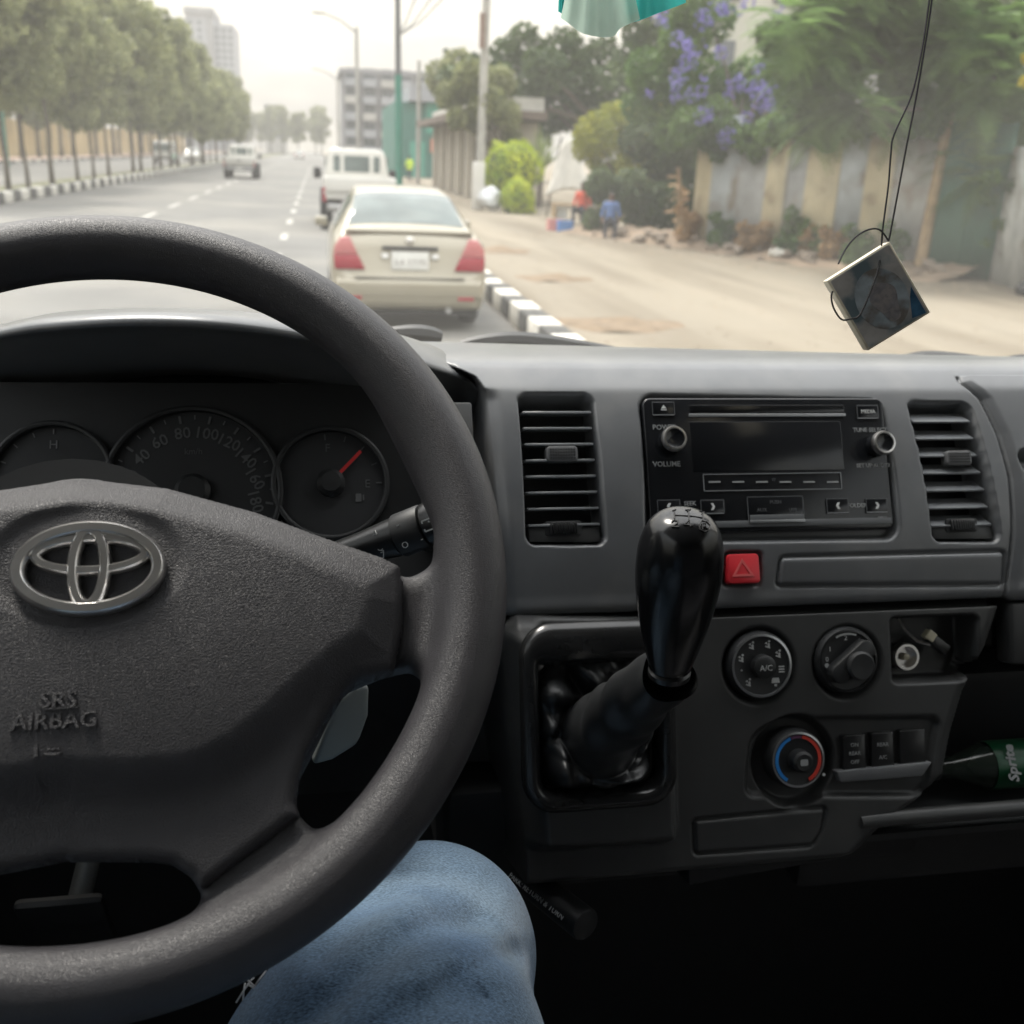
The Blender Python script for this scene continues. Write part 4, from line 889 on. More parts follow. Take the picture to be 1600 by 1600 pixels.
# ================================================================== HANGING PENDANT
cord_m = mat('black_cord', (.012, .012, .013), .7)
DP = .66
pend = thing('hanging_picture_block', 'small cream edged picture block hanging on black cord before the windscreen', 'ornament', P(1372, 545, DP))
tl, tt_, trr, bbb = [P(x, y, DP) for x, y in ((1294, 434), (1387, 376), (1452, 499), (1359, 545))]
ea = Vector(tt_ - tl); eb = Vector(tl - bbb); wA, wB = ea.length, eb.length; ea.normalize(); eb = (eb - ea * eb.dot(ea)).normalized(); en = ea.cross(eb)
if en.dot(Vector(_CP - tl)) < 0: en = -en
cM = Matrix.Identity(4); cc = (tl + tt_ + trr + bbb) / 4
for i in range(3): cM[i][0], cM[i][1], cM[i][2], cM[i][3] = ea[i], eb[i], en[i], cc[i]
cM = cM @ Matrix.Rotation(R(-9), 4, 'Y') @ Matrix.Rotation(R(7), 4, 'X')
MB().box((0, 0, -.006), (wA, wB, .012), cM).build('block', mat('block_cream', (.72, .66, .52), .6, var=.1, vs=120), pend, bevel=.0008)
def pic_mat():
    m = mat('picture_print', (.46, .44, .42), .35, var=.2, vs=90, coat=.6, col2=(.15, .20, .22), c2s=45, detail=6); return m
pic = MB().prism(rrect(wA * .93, wB * .95, .001, 2), 0.0002, .0008, cM).build('picture', pic_mat(), pend)
MB().prism([(wA * .02 + .36 * wA * math.cos(R(a)), -.04 * wB + .38 * wB * math.sin(R(a))) for a in range(0, 360, 10)], .0008, .0011, cM).build('picture_oval', mat('picture_oval', (.36, .41, .44), .35, var=.25, vs=110, coat=.6, col2=(.20, .18, .16), c2s=70), pic)
MB().prism([(wA * .05 + .17 * wA * math.cos(R(a)) * (1 + .25 * math.sin(3 * R(a))), -.10 * wB + .26 * wB * math.sin(R(a))) for a in range(0, 360, 12)], .0011, .0013, cM).build('picture_motif', mat('picture_motif', (.24, .23, .24), .35, var=.35, vs=160, coat=.6, col2=(.33, .30, .29), c2s=190), pic)
MB().prism([(wA * .44, -.47 * wB), (wA * .44, -.10 * wB), (wA * .36, -.20 * wB), (wA * .24, -.44 * wB)], .0008, .0010, cM).build('picture_corner', mat('picture_corner', (.05, .13, .22), .25, coat=.6, var=.4, vs=120), pic)
cb = MB()
hang = P(1470, -150, DP)
for pl_px in ([(1470, -150), (1452, 0), (1440, 80), (1424, 150), (1397, 210), (1392, 240), (1388, 290), (1379, 360), (1376, 400), (1366, 440), (1345, 490), (1330, 498), (1315, 499), (1303, 482), (1299, 465), (1301, 455)],
              [(1470, -150), (1456, 0), (1444, 80), (1430, 160), (1418, 220), (1405, 290), (1391, 365), (1388, 377)],
              [(1310, 412), (1322, 388), (1340, 368), (1360, 358), (1376, 360), (1388, 376)]):
    cb.tube(spline([P(x, y, DP - .004 - (.004 if 400 < y < 500 else 0)) for x, y in pl_px], 5), .0006, 7)
cb.build('cord', cord_m, pend, smooth=True)
# ================================================================== GREEN CLOTH ON THE MIRROR
cl = thing('hanging_cloth', 'teal and pale green pleated cloth hanging from the windscreen mirror', 'cloth', P(970, 55, .62))
def cloth(pxs, dep, m, amp, name):
    top_y = -160; n = 40; V = []; bot = spline(pxs, 8)
    xs_ = np.linspace(pxs[0][0], pxs[-1][0], n); by = np.interp(xs_, bot[:, 0], bot[:, 1])
    xm = (xs_[0] + xs_[-1]) / 2
    for i, x in enumerate(xs_):
        for j in range(14):
            t = j / 13; y = top_y + (by[i] - top_y) * t; xx = xm + (x - xm) * (.35 + .65 * t)
            V.append(P(xx, y, dep + amp * math.sin(i * .62) * (0.3 + t) + .006 * t * math.sin(i * .21)))
    o = put(name, mesh_np(name, V, grid_faces(n, 14)), m, cl); return o
cl_a = cloth([(876, 28), (890, 38), (910, 52), (940, 58), (960, 56), (970, 44), (1000, 30)], .60, mat('cloth_pale', (.50, .64, .56), .8, var=.06, vs=60), .0016, 'pale_panel')
cl_b = cloth([(962, 48), (980, 38), (1005, 30), (1030, 20), (1052, 12), (1072, 4)], .61, mat('cloth_teal', (.06, .42, .39), .8, var=.1, vs=60), .0014, 'teal_panel')
cl_c = cloth([(872, 18), (882, 22), (892, 14)], .615, mat('cloth_teal', (.06, .42, .39), .8), .001, 'teal_panel')
for m in ('cloth_pale', 'cloth_teal'):      # thin fabric lets the sky glow through
    t = _mats[m].node_tree; b = t.nodes['Principled BSDF']; src = b.inputs['Base Color'].links[0].from_socket; tl2 = t.nodes.new('ShaderNodeBsdfTranslucent'); t.links.new(src, tl2.inputs[0])
    mx3 = t.nodes.new('ShaderNodeMixShader'); mx3.inputs[0].default_value = .75; t.links.new(b.outputs[0], mx3.inputs[1]); t.links.new(tl2.outputs[0], mx3.inputs[2]); t.links.new(mx3.outputs[0], t.nodes['Material Output'].inputs[0])
# rear-view mirror carrying both (above the frame)
mir_ = thing('rear_view_mirror', 'black rear view mirror fixed to the windscreen', 'mirror', (.30, .56, 2.18))
MB().prism(rrect(.26, .075, .03, 6), -.02, .006, Matrix.Translation((.30, .56, 2.14)) @ Matrix.Rotation(R(100), 4, 'X')).build('housing', M_DARK, mir_, bevel=.006)
MB().prism(rrect(.24, .060, .025, 6), .0065, .008, Matrix.Translation((.30, .56, 2.14)) @ Matrix.Rotation(R(100), 4, 'X')).build('glass', M_CHROME, mir_)
MB().tube([(.30, .57, 2.15), (.30, .60, 2.24)], .012, 12).build('stem', M_DARK, mir_, smooth=True)
# ================================================================== VAN CAB SHELL
van = thing('van_cab', 'cab of a van around the driver with windscreen, doors, roof and rubber floor', 'van', (.31, .2, .75))
XL, XR = -.56, 1.18
def slab(name, P4, th, m, par=None, n=None):
    P4 = [np.array(p, float) for p in P4]; nn = np.cross(P4[1] - P4[0], P4[2] - P4[0]); nn /= np.linalg.norm(nn)
    V = P4 + [p + nn * th for p in P4]; k = len(P4)
    return MB().add(V, [tuple(range(k - 1, -1, -1)), tuple(range(k, 2 * k))] + [(i, (i + 1) % k, k + (i + 1) % k, k + i) for i in range(k)]).build(name, m, par or van)
WB = (1.06, CAMH - .20); WT = (.58, CAMH + .44)            # windscreen base and top (y, z)
slab('roof', [(XL, WT[0], WT[1]), (XR, WT[0], WT[1]), (XR, -2.6, WT[1] + .03), (XL, -2.6, WT[1] + .03)], .03, M_HEAD)
fl = MB().box((.31, -.3, .72), (1.74, 2.9, .04)).build('floor', M_RUBBER, van)
for k in range(46): MB().box((.31, .92 - k * .028, .7425), (1.5, .010, .006)).build('mat_rib', M_RUBBER, fl)
slab('firewall', [(XL, 1.0, .72), (XR, 1.0, .72), (XR, 1.04, CAMH - .21), (XL, 1.04, CAMH - .21)], .02, M_DARK)
MB().box((.31, -2.6, 1.55), (1.74, .04, 1.7)).build('rear_wall', M_HEAD, van)
for sx_, x in ((-1, XL), (1, XR)):
    d = MB().box((x, -.05, 1.20), (.05, 2.2, .98)).build('door', M_DASHL, van, bevel=.01)
    MB().box((x - sx_ * .04, .05, 1.45), (.05, .5, .05)).build('armrest', M_DARK, d, bevel=.01)
    MB().box((x, -1.6, 1.55), (.05, 2.0, 1.7)).build('side_wall', M_HEAD, van)
    MB().tube([(x, WB[0] - .02, WB[1] - .02), (x, WT[0], WT[1])], .035, 10).build('windscreen_pillar', M_HEAD, van, smooth=True)
    MB().box((x, -.58, 2.0), (.052, .12, .75)).build('door_pillar', M_HEAD, van)
# windscreen, and door glass whose tint is added to cut side light
def glass_mat(name, dust, tint=(1, 1, 1)):
    m = bpy.data.materials.new(name); m.use_nodes = True; t = m.node_tree; L = t.links
    for n in list(t.nodes): t.nodes.remove(n)
    o = t.nodes.new('ShaderNodeOutputMaterial'); tr = t.nodes.new('ShaderNodeBsdfTransparent'); tr.inputs[0].default_value = (*tint, 1)
    gl = t.nodes.new('ShaderNodeBsdfGlossy'); gl.inputs['Roughness'].default_value = .02
    df = t.nodes.new('ShaderNodeBsdfTranslucent'); df.inputs[0].default_value = (.85, .82, .76, 1)
    fc = t.nodes.new('ShaderNodeLayerWeight'); fc.inputs[0].default_value = .5
    pw = t.nodes.new('ShaderNodeMath'); pw.operation = 'POWER'; L.new(fc.outputs['Facing'], pw.inputs[0]); pw.inputs[1].default_value = 5
    lw = t.nodes.new('ShaderNodeMath'); lw.operation = 'MULTIPLY_ADD'; L.new(pw.outputs[0], lw.inputs[0]); lw.inputs[1].default_value = .8; lw.inputs[2].default_value = .04
    m1 = t.nodes.new('ShaderNodeMixShader'); L.new(lw.outputs[0], m1.inputs[0]); L.new(tr.outputs[0], m1.inputs[1]); L.new(gl.outputs[0], m1.inputs[2])
    tc = t.nodes.new('ShaderNodeTexCoord'); n = t.nodes.new('ShaderNodeTexNoise'); n.inputs['Scale'].default_value = 4; n.inputs['Detail'].default_value = 8; n.inputs['Distortion'].default_value = 1.2; L.new(tc.outputs['Object'], n.inputs['Vector'])
    mr = t.nodes.new('ShaderNodeMapRange'); mr.inputs['To Min'].default_value = dust * .2; mr.inputs['To Max'].default_value = dust * 1.8; L.new(n.outputs['Fac'], mr.inputs['Value'])
    m2 = t.nodes.new('ShaderNodeMixShader'); L.new(mr.outputs[0], m2.inputs[0]); L.new(m1.outputs[0], m2.inputs[1]); L.new(df.outputs[0], m2.inputs[2]); L.new(m2.outputs[0], o.inputs[0])
    return m
M_TINT = glass_mat('light_cut_door_glass', .01, (.50, .52, .53))
for x in (XL, XR): MB().add([(x, -.52, 1.68), (x, .95, 1.68), (x, .58, 2.35), (x, -.52, 2.35)], [(0, 1, 2, 3)]).build('door_window', M_TINT, van)
M_WIND = glass_mat('windscreen_glass', .032)
ws = MB().add([(XL, WB[0], WB[1]), (XR, WB[0], WB[1]), (XR, WT[0], WT[1]), (XL, WT[0], WT[1])], [(0, 1, 2, 3)]).build('windscreen', M_WIND, van)
# cowl and wipers outside the glass
cz = CAMH - .205
MB().box((.31, 1.14, cz - .03), (1.66, .16, .02), None).build('cowl', M_DARK, van, bevel=.004)
slab('nose', [(XL, 1.22, cz - .05), (XR, 1.22, cz - .05), (XR, 1.34, .55), (XL, 1.34, .55)], .02, M_WHITEP)
def wiper(pxs, Y):
    pts = [AY(x, y, Y) for x, y in pxs]; wv = MB().tube(spline(pts, 6), [.006 + .004 * math.sin(math.pi * i / (6 * (len(pts) - 1))) for i in range(6 * (len(pts) - 1) + 1)], 8).build('wiper', M_DARK, van, smooth=True)
    return wv
wiper([(720, 541), (755, 535), (800, 532), (850, 536), (905, 543), (960, 550)], 1.09)
wiper([(600, 522), (640, 521), (670, 523), (690, 527)], 1.10)
wiper([(1400, 566), (1440, 561), (1490, 563), (1540, 566)], 1.09); wiper([(1560, 570), (1590, 566), (1640, 568), (1700, 572)], 1.09)
# seats
for nm, x in (('driver_seat', -.105), ('passenger_seat', .62)):
    wdt = .50 if nm[0] == 'd' else .86
    s_ = thing(nm, 'dark fabric driver seat' if nm[0] == 'd' else 'dark fabric double passenger seat beside the driver', 'seat', (x, -.2, .95))
    if nm[0] == 'd': s_['label'] = 'dark fabric driver seat under the person in jeans'
    MB().box((x, -.10, 1.17), (wdt, .52, .14)).build('cushion', M_SEAT, s_, bevel=.05, seg=4)
    MB().box((x, -.42, 1.55), (wdt, .14, .72), None).build('backrest', M_SEAT, s_, bevel=.05, seg=4)
    MB().box((x, -.12, .92), (wdt * .9, .46, .36)).build('base', M_DARK, s_)
# ================================================================== STREET: GROUND
M_ASPH = mat('asphalt', (.115, .113, .105), .85, var=.14, vs=.9, bump=.25, bs=60, bdist=.004, col2=(.165, .158, .14), c2s=.25, c2pos=(.45, .65), detail=8)
M_SOIL = mat('soil', (.20, .165, .115), .95, var=.2, vs=.4, bump=.4, bs=12, bdist=.02)
M_WALK = mat('pavement_dusty', (.205, .176, .13), .92, var=.16, vs=.5, bump=.3, bs=14, bdist=.01, col2=(.14, .115, .08), c2s=.8, c2pos=(.44, .62), detail=8, stretch=(1.1, .12, 1))
M_WHITE = mat('worn_white_paint', (.62, .60, .54), .8, var=.15, vs=6, col2=(.30, .28, .24), c2s=9, c2pos=(.50, .70))
M_KBLK = mat('worn_black_paint', (.055, .055, .052), .8, var=.25, vs=8, col2=(.16, .15, .13), c2s=7, c2pos=(.55, .7))
M_GRASS = mat('grass_soil', (.12, .12, .06), .95, var=.3, vs=1.2, bump=.4, bs=30, bdist=.02)
def sheet(name, x0, x1, y0, y1, z, m, nx=2, ny=2): 
    g = [(x, y, z) for x in np.linspace(x0, x1, nx) for y in np.linspace(y0, y1, ny)]
    return struct(put(name, mesh_np(name, g, grid_faces(nx, ny), False), m))
sheet('ground', -420, 420, -80, 760, -.02, M_SOIL)
sheet('road', -9.05, 2.28, -60, 700, .0, M_ASPH)
sheet('far_road', -21.9, -11.6, -60, 700, .0, M_ASPH)
sheet('median', -11.45, -9.2, -60, 700, .10, M_GRASS)
sheet('far_pavement', -27.0, -22.1, -60, 400, .12, mat('far_pavement', (.36, .26, .20), .9, var=.1, vs=2))
sheet('pavement', 2.52, 20, -30, 120, .13, M_WALK)
road = bpy.data.objects['road']
def dash(x, y, l, w_=.15): put('lane_mark', mesh_np('lane_mark', [(x - w_ / 2, y, .004), (x + w_ / 2, y, .004), (x + w_ / 2, y + l, .004), (x - w_ / 2, y + l, .004)], [(0, 1, 2, 3)], False), mat('lane_paint', (.40, .39, .355), .8, var=.2, vs=5, col2=(.17, .165, .15), c2s=5, c2pos=(.52, .66)), road)
for k in range(22): dash(-.76, 8.5 + k * 5.0, 1.7)
for k in range(26): dash(-4.5, 7.2 + k * 5.4, 2.6)
def kerb(x0, x1, y0, n, L, hgt, name, par_z=0):
    base = struct(put(name, mesh_np(name, [(x0, -60, .001), (x1, -60, .001), (x1, 700, .001), (x0, 700, .001)], [(0, 1, 2, 3)], False), M_WALK))
    b = MB().box((0, 0, 0), (x1 - x0, L * .985, hgt)).build('kerb_stone', M_WHITE, base, bevel=.025, seg=2); me_w = b.data; me_k = me_w.copy(); me_k.materials[0] = M_KBLK
    for i in range(n):
        o = b if i == 0 else bpy.data.objects.new('kerb_stone', me_w if i % 2 == 0 else me_k)
        if i: C.objects.link(o); o.parent = base
        o.location = ((x0 + x1) / 2 + random.uniform(-.008, .008), y0 + (i + .5) * L, hgt / 2 + random.uniform(-.008, .006)); o.rotation_euler = (random.uniform(-.01, .01), random.uniform(-.012, .012), random.uniform(-.008, .008))
kerb(2.26, 2.54, 7.0, 80, .60, .25, 'kerb')
kerb(-9.30, -9.02, 24.0, 120, .95, .32, 'median_kerb')
kerb(-22.1, -21.85, 40.0, 60, 1.5, .16, 'far_kerb')
# ================================================================== LEAVES AND TREES
def leaf_mat(name, col, col2, tr=.35):
    m = bpy.data.materials.new(name); m.use_nodes = True; t = m.node_tree; L = t.links; b = t.nodes['Principled BSDF']; o = t.nodes['Material Output']
    b.inputs['Roughness'].default_value = .6; b.inputs['Specular IOR Level'].default_value = .3
    tc = t.nodes.new('ShaderNodeTexCoord'); n = t.nodes.new('ShaderNodeTexNoise'); n.inputs['Scale'].default_value = 1.1; n.inputs['Detail'].default_value = 6; n.inputs['Roughness'].default_value = .7; L.new(tc.outputs['Object'], n.inputs['Vector'])
    r = t.nodes.new('ShaderNodeValToRGB'); r.color_ramp.elements[0].position = .36; r.color_ramp.elements[1].position = .64; r.color_ramp.elements[0].color = (*col, 1); r.color_ramp.elements[1].color = (*col2, 1); L.new(n.outputs['Fac'], r.inputs[0])
    L.new(r.outputs['Color'], b.inputs['Base Color']); tl_ = t.nodes.new('ShaderNodeBsdfTranslucent'); L.new(r.outputs['Color'], tl_.inputs[0])
    mx2 = t.nodes.new('ShaderNodeMixShader'); mx2.inputs[0].default_value = tr; L.new(b.outputs[0], mx2.inputs[1]); L.new(tl_.outputs[0], mx2.inputs[2]); L.new(mx2.outputs[0], o.inputs[0]); return m
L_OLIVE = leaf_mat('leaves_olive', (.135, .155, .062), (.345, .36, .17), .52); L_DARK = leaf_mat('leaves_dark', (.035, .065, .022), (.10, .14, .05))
L_YEL = leaf_mat('leaves_yellow', (.14, .17, .025), (.34, .34, .04)); L_FEATH = leaf_mat('leaves_feathery', (.07, .14, .04), (.20, .31, .09), .45); L_LIME = leaf_mat('leaves_lime', (.22, .33, .012), (.52, .56, .025))
L_VINE = leaf_mat('leaves_vine', (.035, .085, .025), (.14, .23, .055)); L_PURP = leaf_mat('petals_purple', (.14, .12, .36), (.24, .21, .52)); L_PALM = leaf_mat('leaves_palm', (.16, .22, .08), (.30, .34, .14)); L_YELF = leaf_mat('petals_yellow', (.55, .45, .02), (.7, .6, .04)); L_DRY = leaf_mat('leaves_dry', (.24, .14, .06), (.42, .28, .14))
M_BARK = mat('bark', (.10, .085, .065), .95, var=.3, vs=14, bump=.6, bs=40, bdist=.02); M_BARKL = mat('bark_pale', (.33, .24, .14), .9, var=.2, vs=8, bump=.5, bs=30, bdist=.01)
def leaves(cent, rad, n, size, asp=.5, droop=0.0, shell_=.55):
    """n small leaf faces spread through several blobs"""
    cent = np.asarray(cent, float); rad = np.asarray(rad, float); k = len(cent); wgt = (rad.prod(1) if rad.ndim > 1 else rad ** 3) ** .75; idx = rng.choice(k, n, p=wgt / wgt.sum())
    d = rng.normal(size=(n, 3)); d /= np.linalg.norm(d, axis=1)[:, None]; rr = rng.random(n) ** (1 / 3 * (1 - shell_) + .02 * 0 + .12)
    R_ = rad[idx] if rad.ndim > 1 else rad[idx][:, None]
    p = cent[idx] + d * rr[:, None] * R_
    nrm_ = d * .5 + rng.normal(size=(n, 3)) * .8 + np.array([0, 0, .5]); nrm_ /= np.linalg.norm(nrm_, axis=1)[:, None]
    t = np.cross(nrm_, rng.normal(size=(n, 3))); t[:, 2] -= droop; t /= np.linalg.norm(t, axis=1)[:, None]; b = np.cross(nrm_, t); b /= np.linalg.norm(b, axis=1)[:, None]
    s = size * rng.uniform(.6, 1.4, n)[:, None]
    V = np.stack([p - t * s, p + b * s * asp, p + t * s, p - b * s * asp], 1).reshape(-1, 3)
    return V, np.arange(4 * n).reshape(-1, 4)
def limbs(mb, base, h, r, ends, wob=.15):
    base = np.array(base, float); top = base + np.array([0, 0, h]); trunk = [base + (top - base) * t + np.array([random.uniform(-wob, wob) * t, random.uniform(-wob, wob) * t, 0]) for t in np.linspace(0, 1, 6)]
    mb.tube(trunk, [r * (1.25 if i == 0 else 1 - .09 * i) for i in range(6)], 9)
    for e in ends:
        e = np.array(e, float); s = trunk[random.choice((3, 4, 5))]; m_ = (s + e) / 2 + np.array([random.uniform(-.2, .2), random.uniform(-.2, .2), random.uniform(.0, .3)])
        mb.tube([s, m_, e], [r * .5, r * .32, r * .12], 6)
    return mb
def tree_mesh(h, cz, rx, rz, n, size, tr, nb=16, flat=.7):
    cs = []; rs = []
    for i in range(nb):
        a = random.uniform(0, 2 * math.pi); q = random.random() ** .6; zz = random.uniform(-1, 1); rr = math.sqrt(max(.05, 1 - zz * zz * .8)) * q * rx * .75
        cs.append((rr * math.cos(a), rr * math.sin(a), cz + zz * rz * .8)); rs.append(rx * random.uniform(.16, .36))
    cs.append((0, 0, cz)); rs.append(rx * .45)
    V, Q = leaves(cs, rs, n, size); me_l = mesh_np('crown', V, Q, False)
    mb = limbs(MB(), (0, 0, 0), cz - rz * .4, tr, [np.array(c) for c in cs[:8]], wob=.12)
    bm = bmesh.new(); vs = [bm.verts.new(v) for v in mb.V]
    for f in mb.F: bm.faces.new([vs[i] for i in f])
    me_t = bpy.data.meshes.new('trunk'); bm.to_mesh(me_t); bm.free(); me_t.polygons.foreach_set('use_smooth', [True] * len(me_t.polygons))
    return me_l, me_t
def place_tree(var, loc, s, rz, label, group, ml, mb_, name='street_tree'):
    t = thing(name, label, 'tree', loc, group)
    t.rotation_euler = (0, 0, rz); t.scale = (s, s, s * random.uniform(.92, 1.1))
    for nm, me, m in (('crown', var[0], ml), ('trunk', var[1], mb_)):
        if not me.materials: me.materials.append(m)
        o = bpy.data.objects.new(nm, me); C.objects.link(o); o.parent = t
    return t
med = [tree_mesh(9, 5.6, 2.4, 3.3, 4600, .17, .085, nb=34) for _ in range(4)]
big = [tree_mesh(13, 8.2, 3.6, 5.2, 5600, .30, .20, nb=38) for _ in range(3)]
for k in range(30):
    y = 33.0 + k * 4.1 + random.uniform(-1.0, 1.0)
    if y > 150: break
    place_tree(med[k % 4], (-10.25 + random.uniform(-.35, .35), y, .08), random.uniform(.78, 1.22), random.uniform(0, 6), 'slender young tree planted in the median behind the striped kerb', 'young trees along the median', L_OLIVE, M_BARK, 'median_tree')
for k in range(22):
    y = 52 + k * 8.5 + random.uniform(-1.5, 1.5)
    place_tree(big[k % 3], (-24.4 + random.uniform(-.5, .5), y, .1), random.uniform(.75, 1.25) * (1.15 if y < 95 else .95), random.uniform(0, 6), 'tall grey green tree standing before the cream wall across the road', 'tall trees along the far pavement', L_OLIVE, M_BARK, 'roadside_tree')
for k in range(14):
    y = 40 + k * 13 + random.uniform(-3, 3)
    place_tree(big[(k + 1) % 3], (-33 + random.uniform(-3, 2), y + 30, .0), random.uniform(.95, 1.3), random.uniform(0, 6), 'tall tree rising behind the cream wall across the road', 'trees behind the cream wall', L_OLIVE, M_BARK, 'garden_tree')
for k in range(16):
    x = -26 + k * 4.2; place_tree(big[k % 3], (x + random.uniform(-2, 2), 330 + random.uniform(-30, 60), 0), random.uniform(.8, 1.15), random.uniform(0, 6), 'distant tree closing the far end of the road', 'trees at the far end of the road', L_OLIVE, M_BARK, 'distant_tree')
# cream wall across the road
wl = thing('boundary_wall', 'long cream wall behind the trees across the road', 'wall', (-27.3, 120, 0))
for k in range(24):
    y0 = 45 + k * 8
    MB().box((-27.3, y0 + 4, 1.65), (.22, 7.7, 3.3)).build('wall_panel', mat('cream_render', (.62, .50, .28), .9, var=.12, vs=.7), wl)
    MB().box((-27.3, y0, 1.75), (.4, .35, 3.5)).build('pier', mat('cream_pier', (.55, .45, .28), .9, var=.12, vs=.7), wl, bevel=.02)
# ================================================================== VEHICLES
M_TYRE = mat('tyre', (.022, .022, .023), .85, var=.1, vs=30); M_RIM = mat('wheel_rim', (.42, .42, .42), .35, metal=.7); M_CGLASS = mat('car_glass', (.13, .155, .15), .08, var=.2, vs=3, spec=.35)
M_SILVER = mat('paint_champagne', (.33, .30, .228), .32, metal=.35, coat=.6, var=.03, vs=3); M_CWHITE = mat('paint_white', (.58, .57, .53), .3, coat=.5, var=.03, vs=3); M_TAIL = mat('tail_lamp_red', (.30, .006, .022), .18, coat=.6, var=.1, vs=40); M_TAILP = mat('tail_lamp_pink', (.46, .13, .13), .18, coat=.6, var=.1, vs=40)
M_UNDER = mat('underbody', (.02, .02, .022), .8); M_PLATE = mat('plate_white', (.72, .72, .68), .5); M_LAMP = mat('head_lamp', (.8, .8, .78), .15, coat=.8)
class Loft:
    def __init__(s, st): s.st = np.array(st, float); s.d = None
    def par(s, y): return [np.interp(y, s.st[:, 0], s.st[:, i]) for i in range(1, 6)]
    def prof(s, y):
        w_, zb, zs, zt, wt = s.par(y); wm = w_ * .955 + (wt - w_ * .955) * .5
        return np.array([(0, zb), (w_ * .84, zb), (w_ * .96, zb + .06 * (zs - zb) / .7), (w_, zb + .42 * (zs - zb)), (w_ * .995, zb + .72 * (zs - zb)), (w_ * .955, zs), (wm, zs + (zt - zs) * .45), (wt, zt - .10 * max(.2, (zt - zs) / .5)), (wt * .86, zt - .025), (wt * .5, zt - .006), (0, zt)])
    def at(s, y, u):                    # u in profile index units
        p = s.prof(y); sp = spline(p, 6); q = u * 6; i = int(min(q, len(sp) - 2)); return sp[i] + (sp[min(i + 1, len(sp) - 1)] - sp[i]) * (q - i)
    def body(s, ys, name, m, par):
        V = []; n = None
        for y in ys:
            sp = spline(s.prof(y), 4); full = np.vstack([sp, sp[-2:0:-1] * np.array([-1, 1])]); n = len(full); V += [(x, y, z) for x, z in full]
        F = [(i * n + j, i * n + (j + 1) % n, (i + 1) * n + (j + 1) % n, (i + 1) * n + j) for i in range(len(ys) - 1) for j in range(n)] + [tuple(range(n)), tuple(range((len(ys) - 1) * n, len(ys) * n))[::-1]]
        return MB().add(V, F).build(name, m, par, smooth=True)
    def patch(s, y0, y1, u0, u1, name, m, par, off=.006, mirror=False, ny=10, nu=10, taper=(0, 0)):
        V = []
        for i in range(ny + 1):
            t = i / ny; y = y0 + (y1 - y0) * t
            for j in range(nu + 1):
                v = j / nu; u = (u0 + taper[0] * t) + ((u1 + taper[1] * t) - (u0 + taper[0] * t)) * v; p = s.at(y, u); V.append(np.array([p[0], y, p[1]]))
        V = np.array(V).reshape(ny + 1, nu + 1, 3); du = np.gradient(V, axis=1); dy = np.gradient(V, axis=0); nn = np.cross(du, dy); nn /= np.linalg.norm(nn, axis=2)[..., None] + 1e-9
        cen_ = V.mean((0, 1)) - np.array([0, (y0 + y1) / 2 * 0 + s.st[:, 0].mean(), .6]); 
        if (nn.mean((0, 1)) @ (V.mean((0, 1)) - np.array([0, s.st[:, 0].mean(), .7]))) < 0: nn = -nn
        V = V + nn * off
        if mirror == 'both':
            V2 = V[:, ::-1].copy(); V2[..., 0] *= -1; V = np.concatenate([V, V2[:, 1:]], 1)
        elif mirror: V = V * np.array([-1, 1, 1])
        return put(name, mesh_np(name, V.reshape(-1, 3), grid_faces(*V.shape[:2])), m, par)
def road_wheel(par, x, y, r, w_=.20):
    sx = 1 if x > 0 else -1; M = Matrix.Translation((x, y, r)) @ Matrix.Rotation(R(90), 4, 'Y')
    wv = MB().lathe([(r * .62, -w_ / 2), (r * .93, -w_ / 2), (r, -w_ / 2 + .03), (r, w_ / 2 - .03), (r * .93, w_ / 2), (r * .62, w_ / 2)], M, 28, caps=False).build('wheel', M_TYRE, par, smooth=True)
    MB().lathe([(.001, sx * w_ * .30), (r * .25, sx * w_ * .34), (r * .60, sx * w_ * .42), (r * .64, sx * w_ * .46), (r * .64, -sx * w_ * .40)], M, 20, caps=False).build('rim', M_RIM, wv, smooth=True)
def xz_prism(mb, poly, y0, y1):
    n = len(poly); V = [(p[0], y0, p[1]) for p in poly] + [(p[0], y1, p[1]) for p in poly]; return mb.add(V, [tuple(range(n)), tuple(range(2 * n - 1, n - 1, -1))] + [(i, (i + 1) % n, n + (i + 1) % n, n + i) for i in range(n)])
SED = [(0.0, .62, .34, .50, .53, .50), (.02, .74, .28, .54, .575, .66), (.06, .80, .25, .60, .66, .70), (.10, .825, .24, .76, .88, .72), (.14, .838, .23, .88, 1.005, .72), (.20, .846, .22, .93, 1.055, .71), (.32, .85, .22, .945, 1.065, .70), (.52, .85, .21, .95, 1.075, .69), (.62, .85, .21, .95, 1.12, .665), (.80, .85, .20, .95, 1.235, .63), (1.05, .85, .20, .945, 1.365, .595), (1.30, .85, .20, .94, 1.43, .58), (1.7, .85, .20, .93, 1.465, .575), (2.2, .85, .20, .92, 1.465, .575), (2.6, .85, .20, .91, 1.42, .585), (2.95, .85, .20, .91, 1.25, .63), (3.28, .85, .20, .90, 1.03, .68), (3.5, .84, .20, .88, .97, .68), (3.9, .82, .21, .80, .90, .66), (4.2, .76, .23, .68, .78, .60), (4.36, .62, .28, .55, .62, .48)]
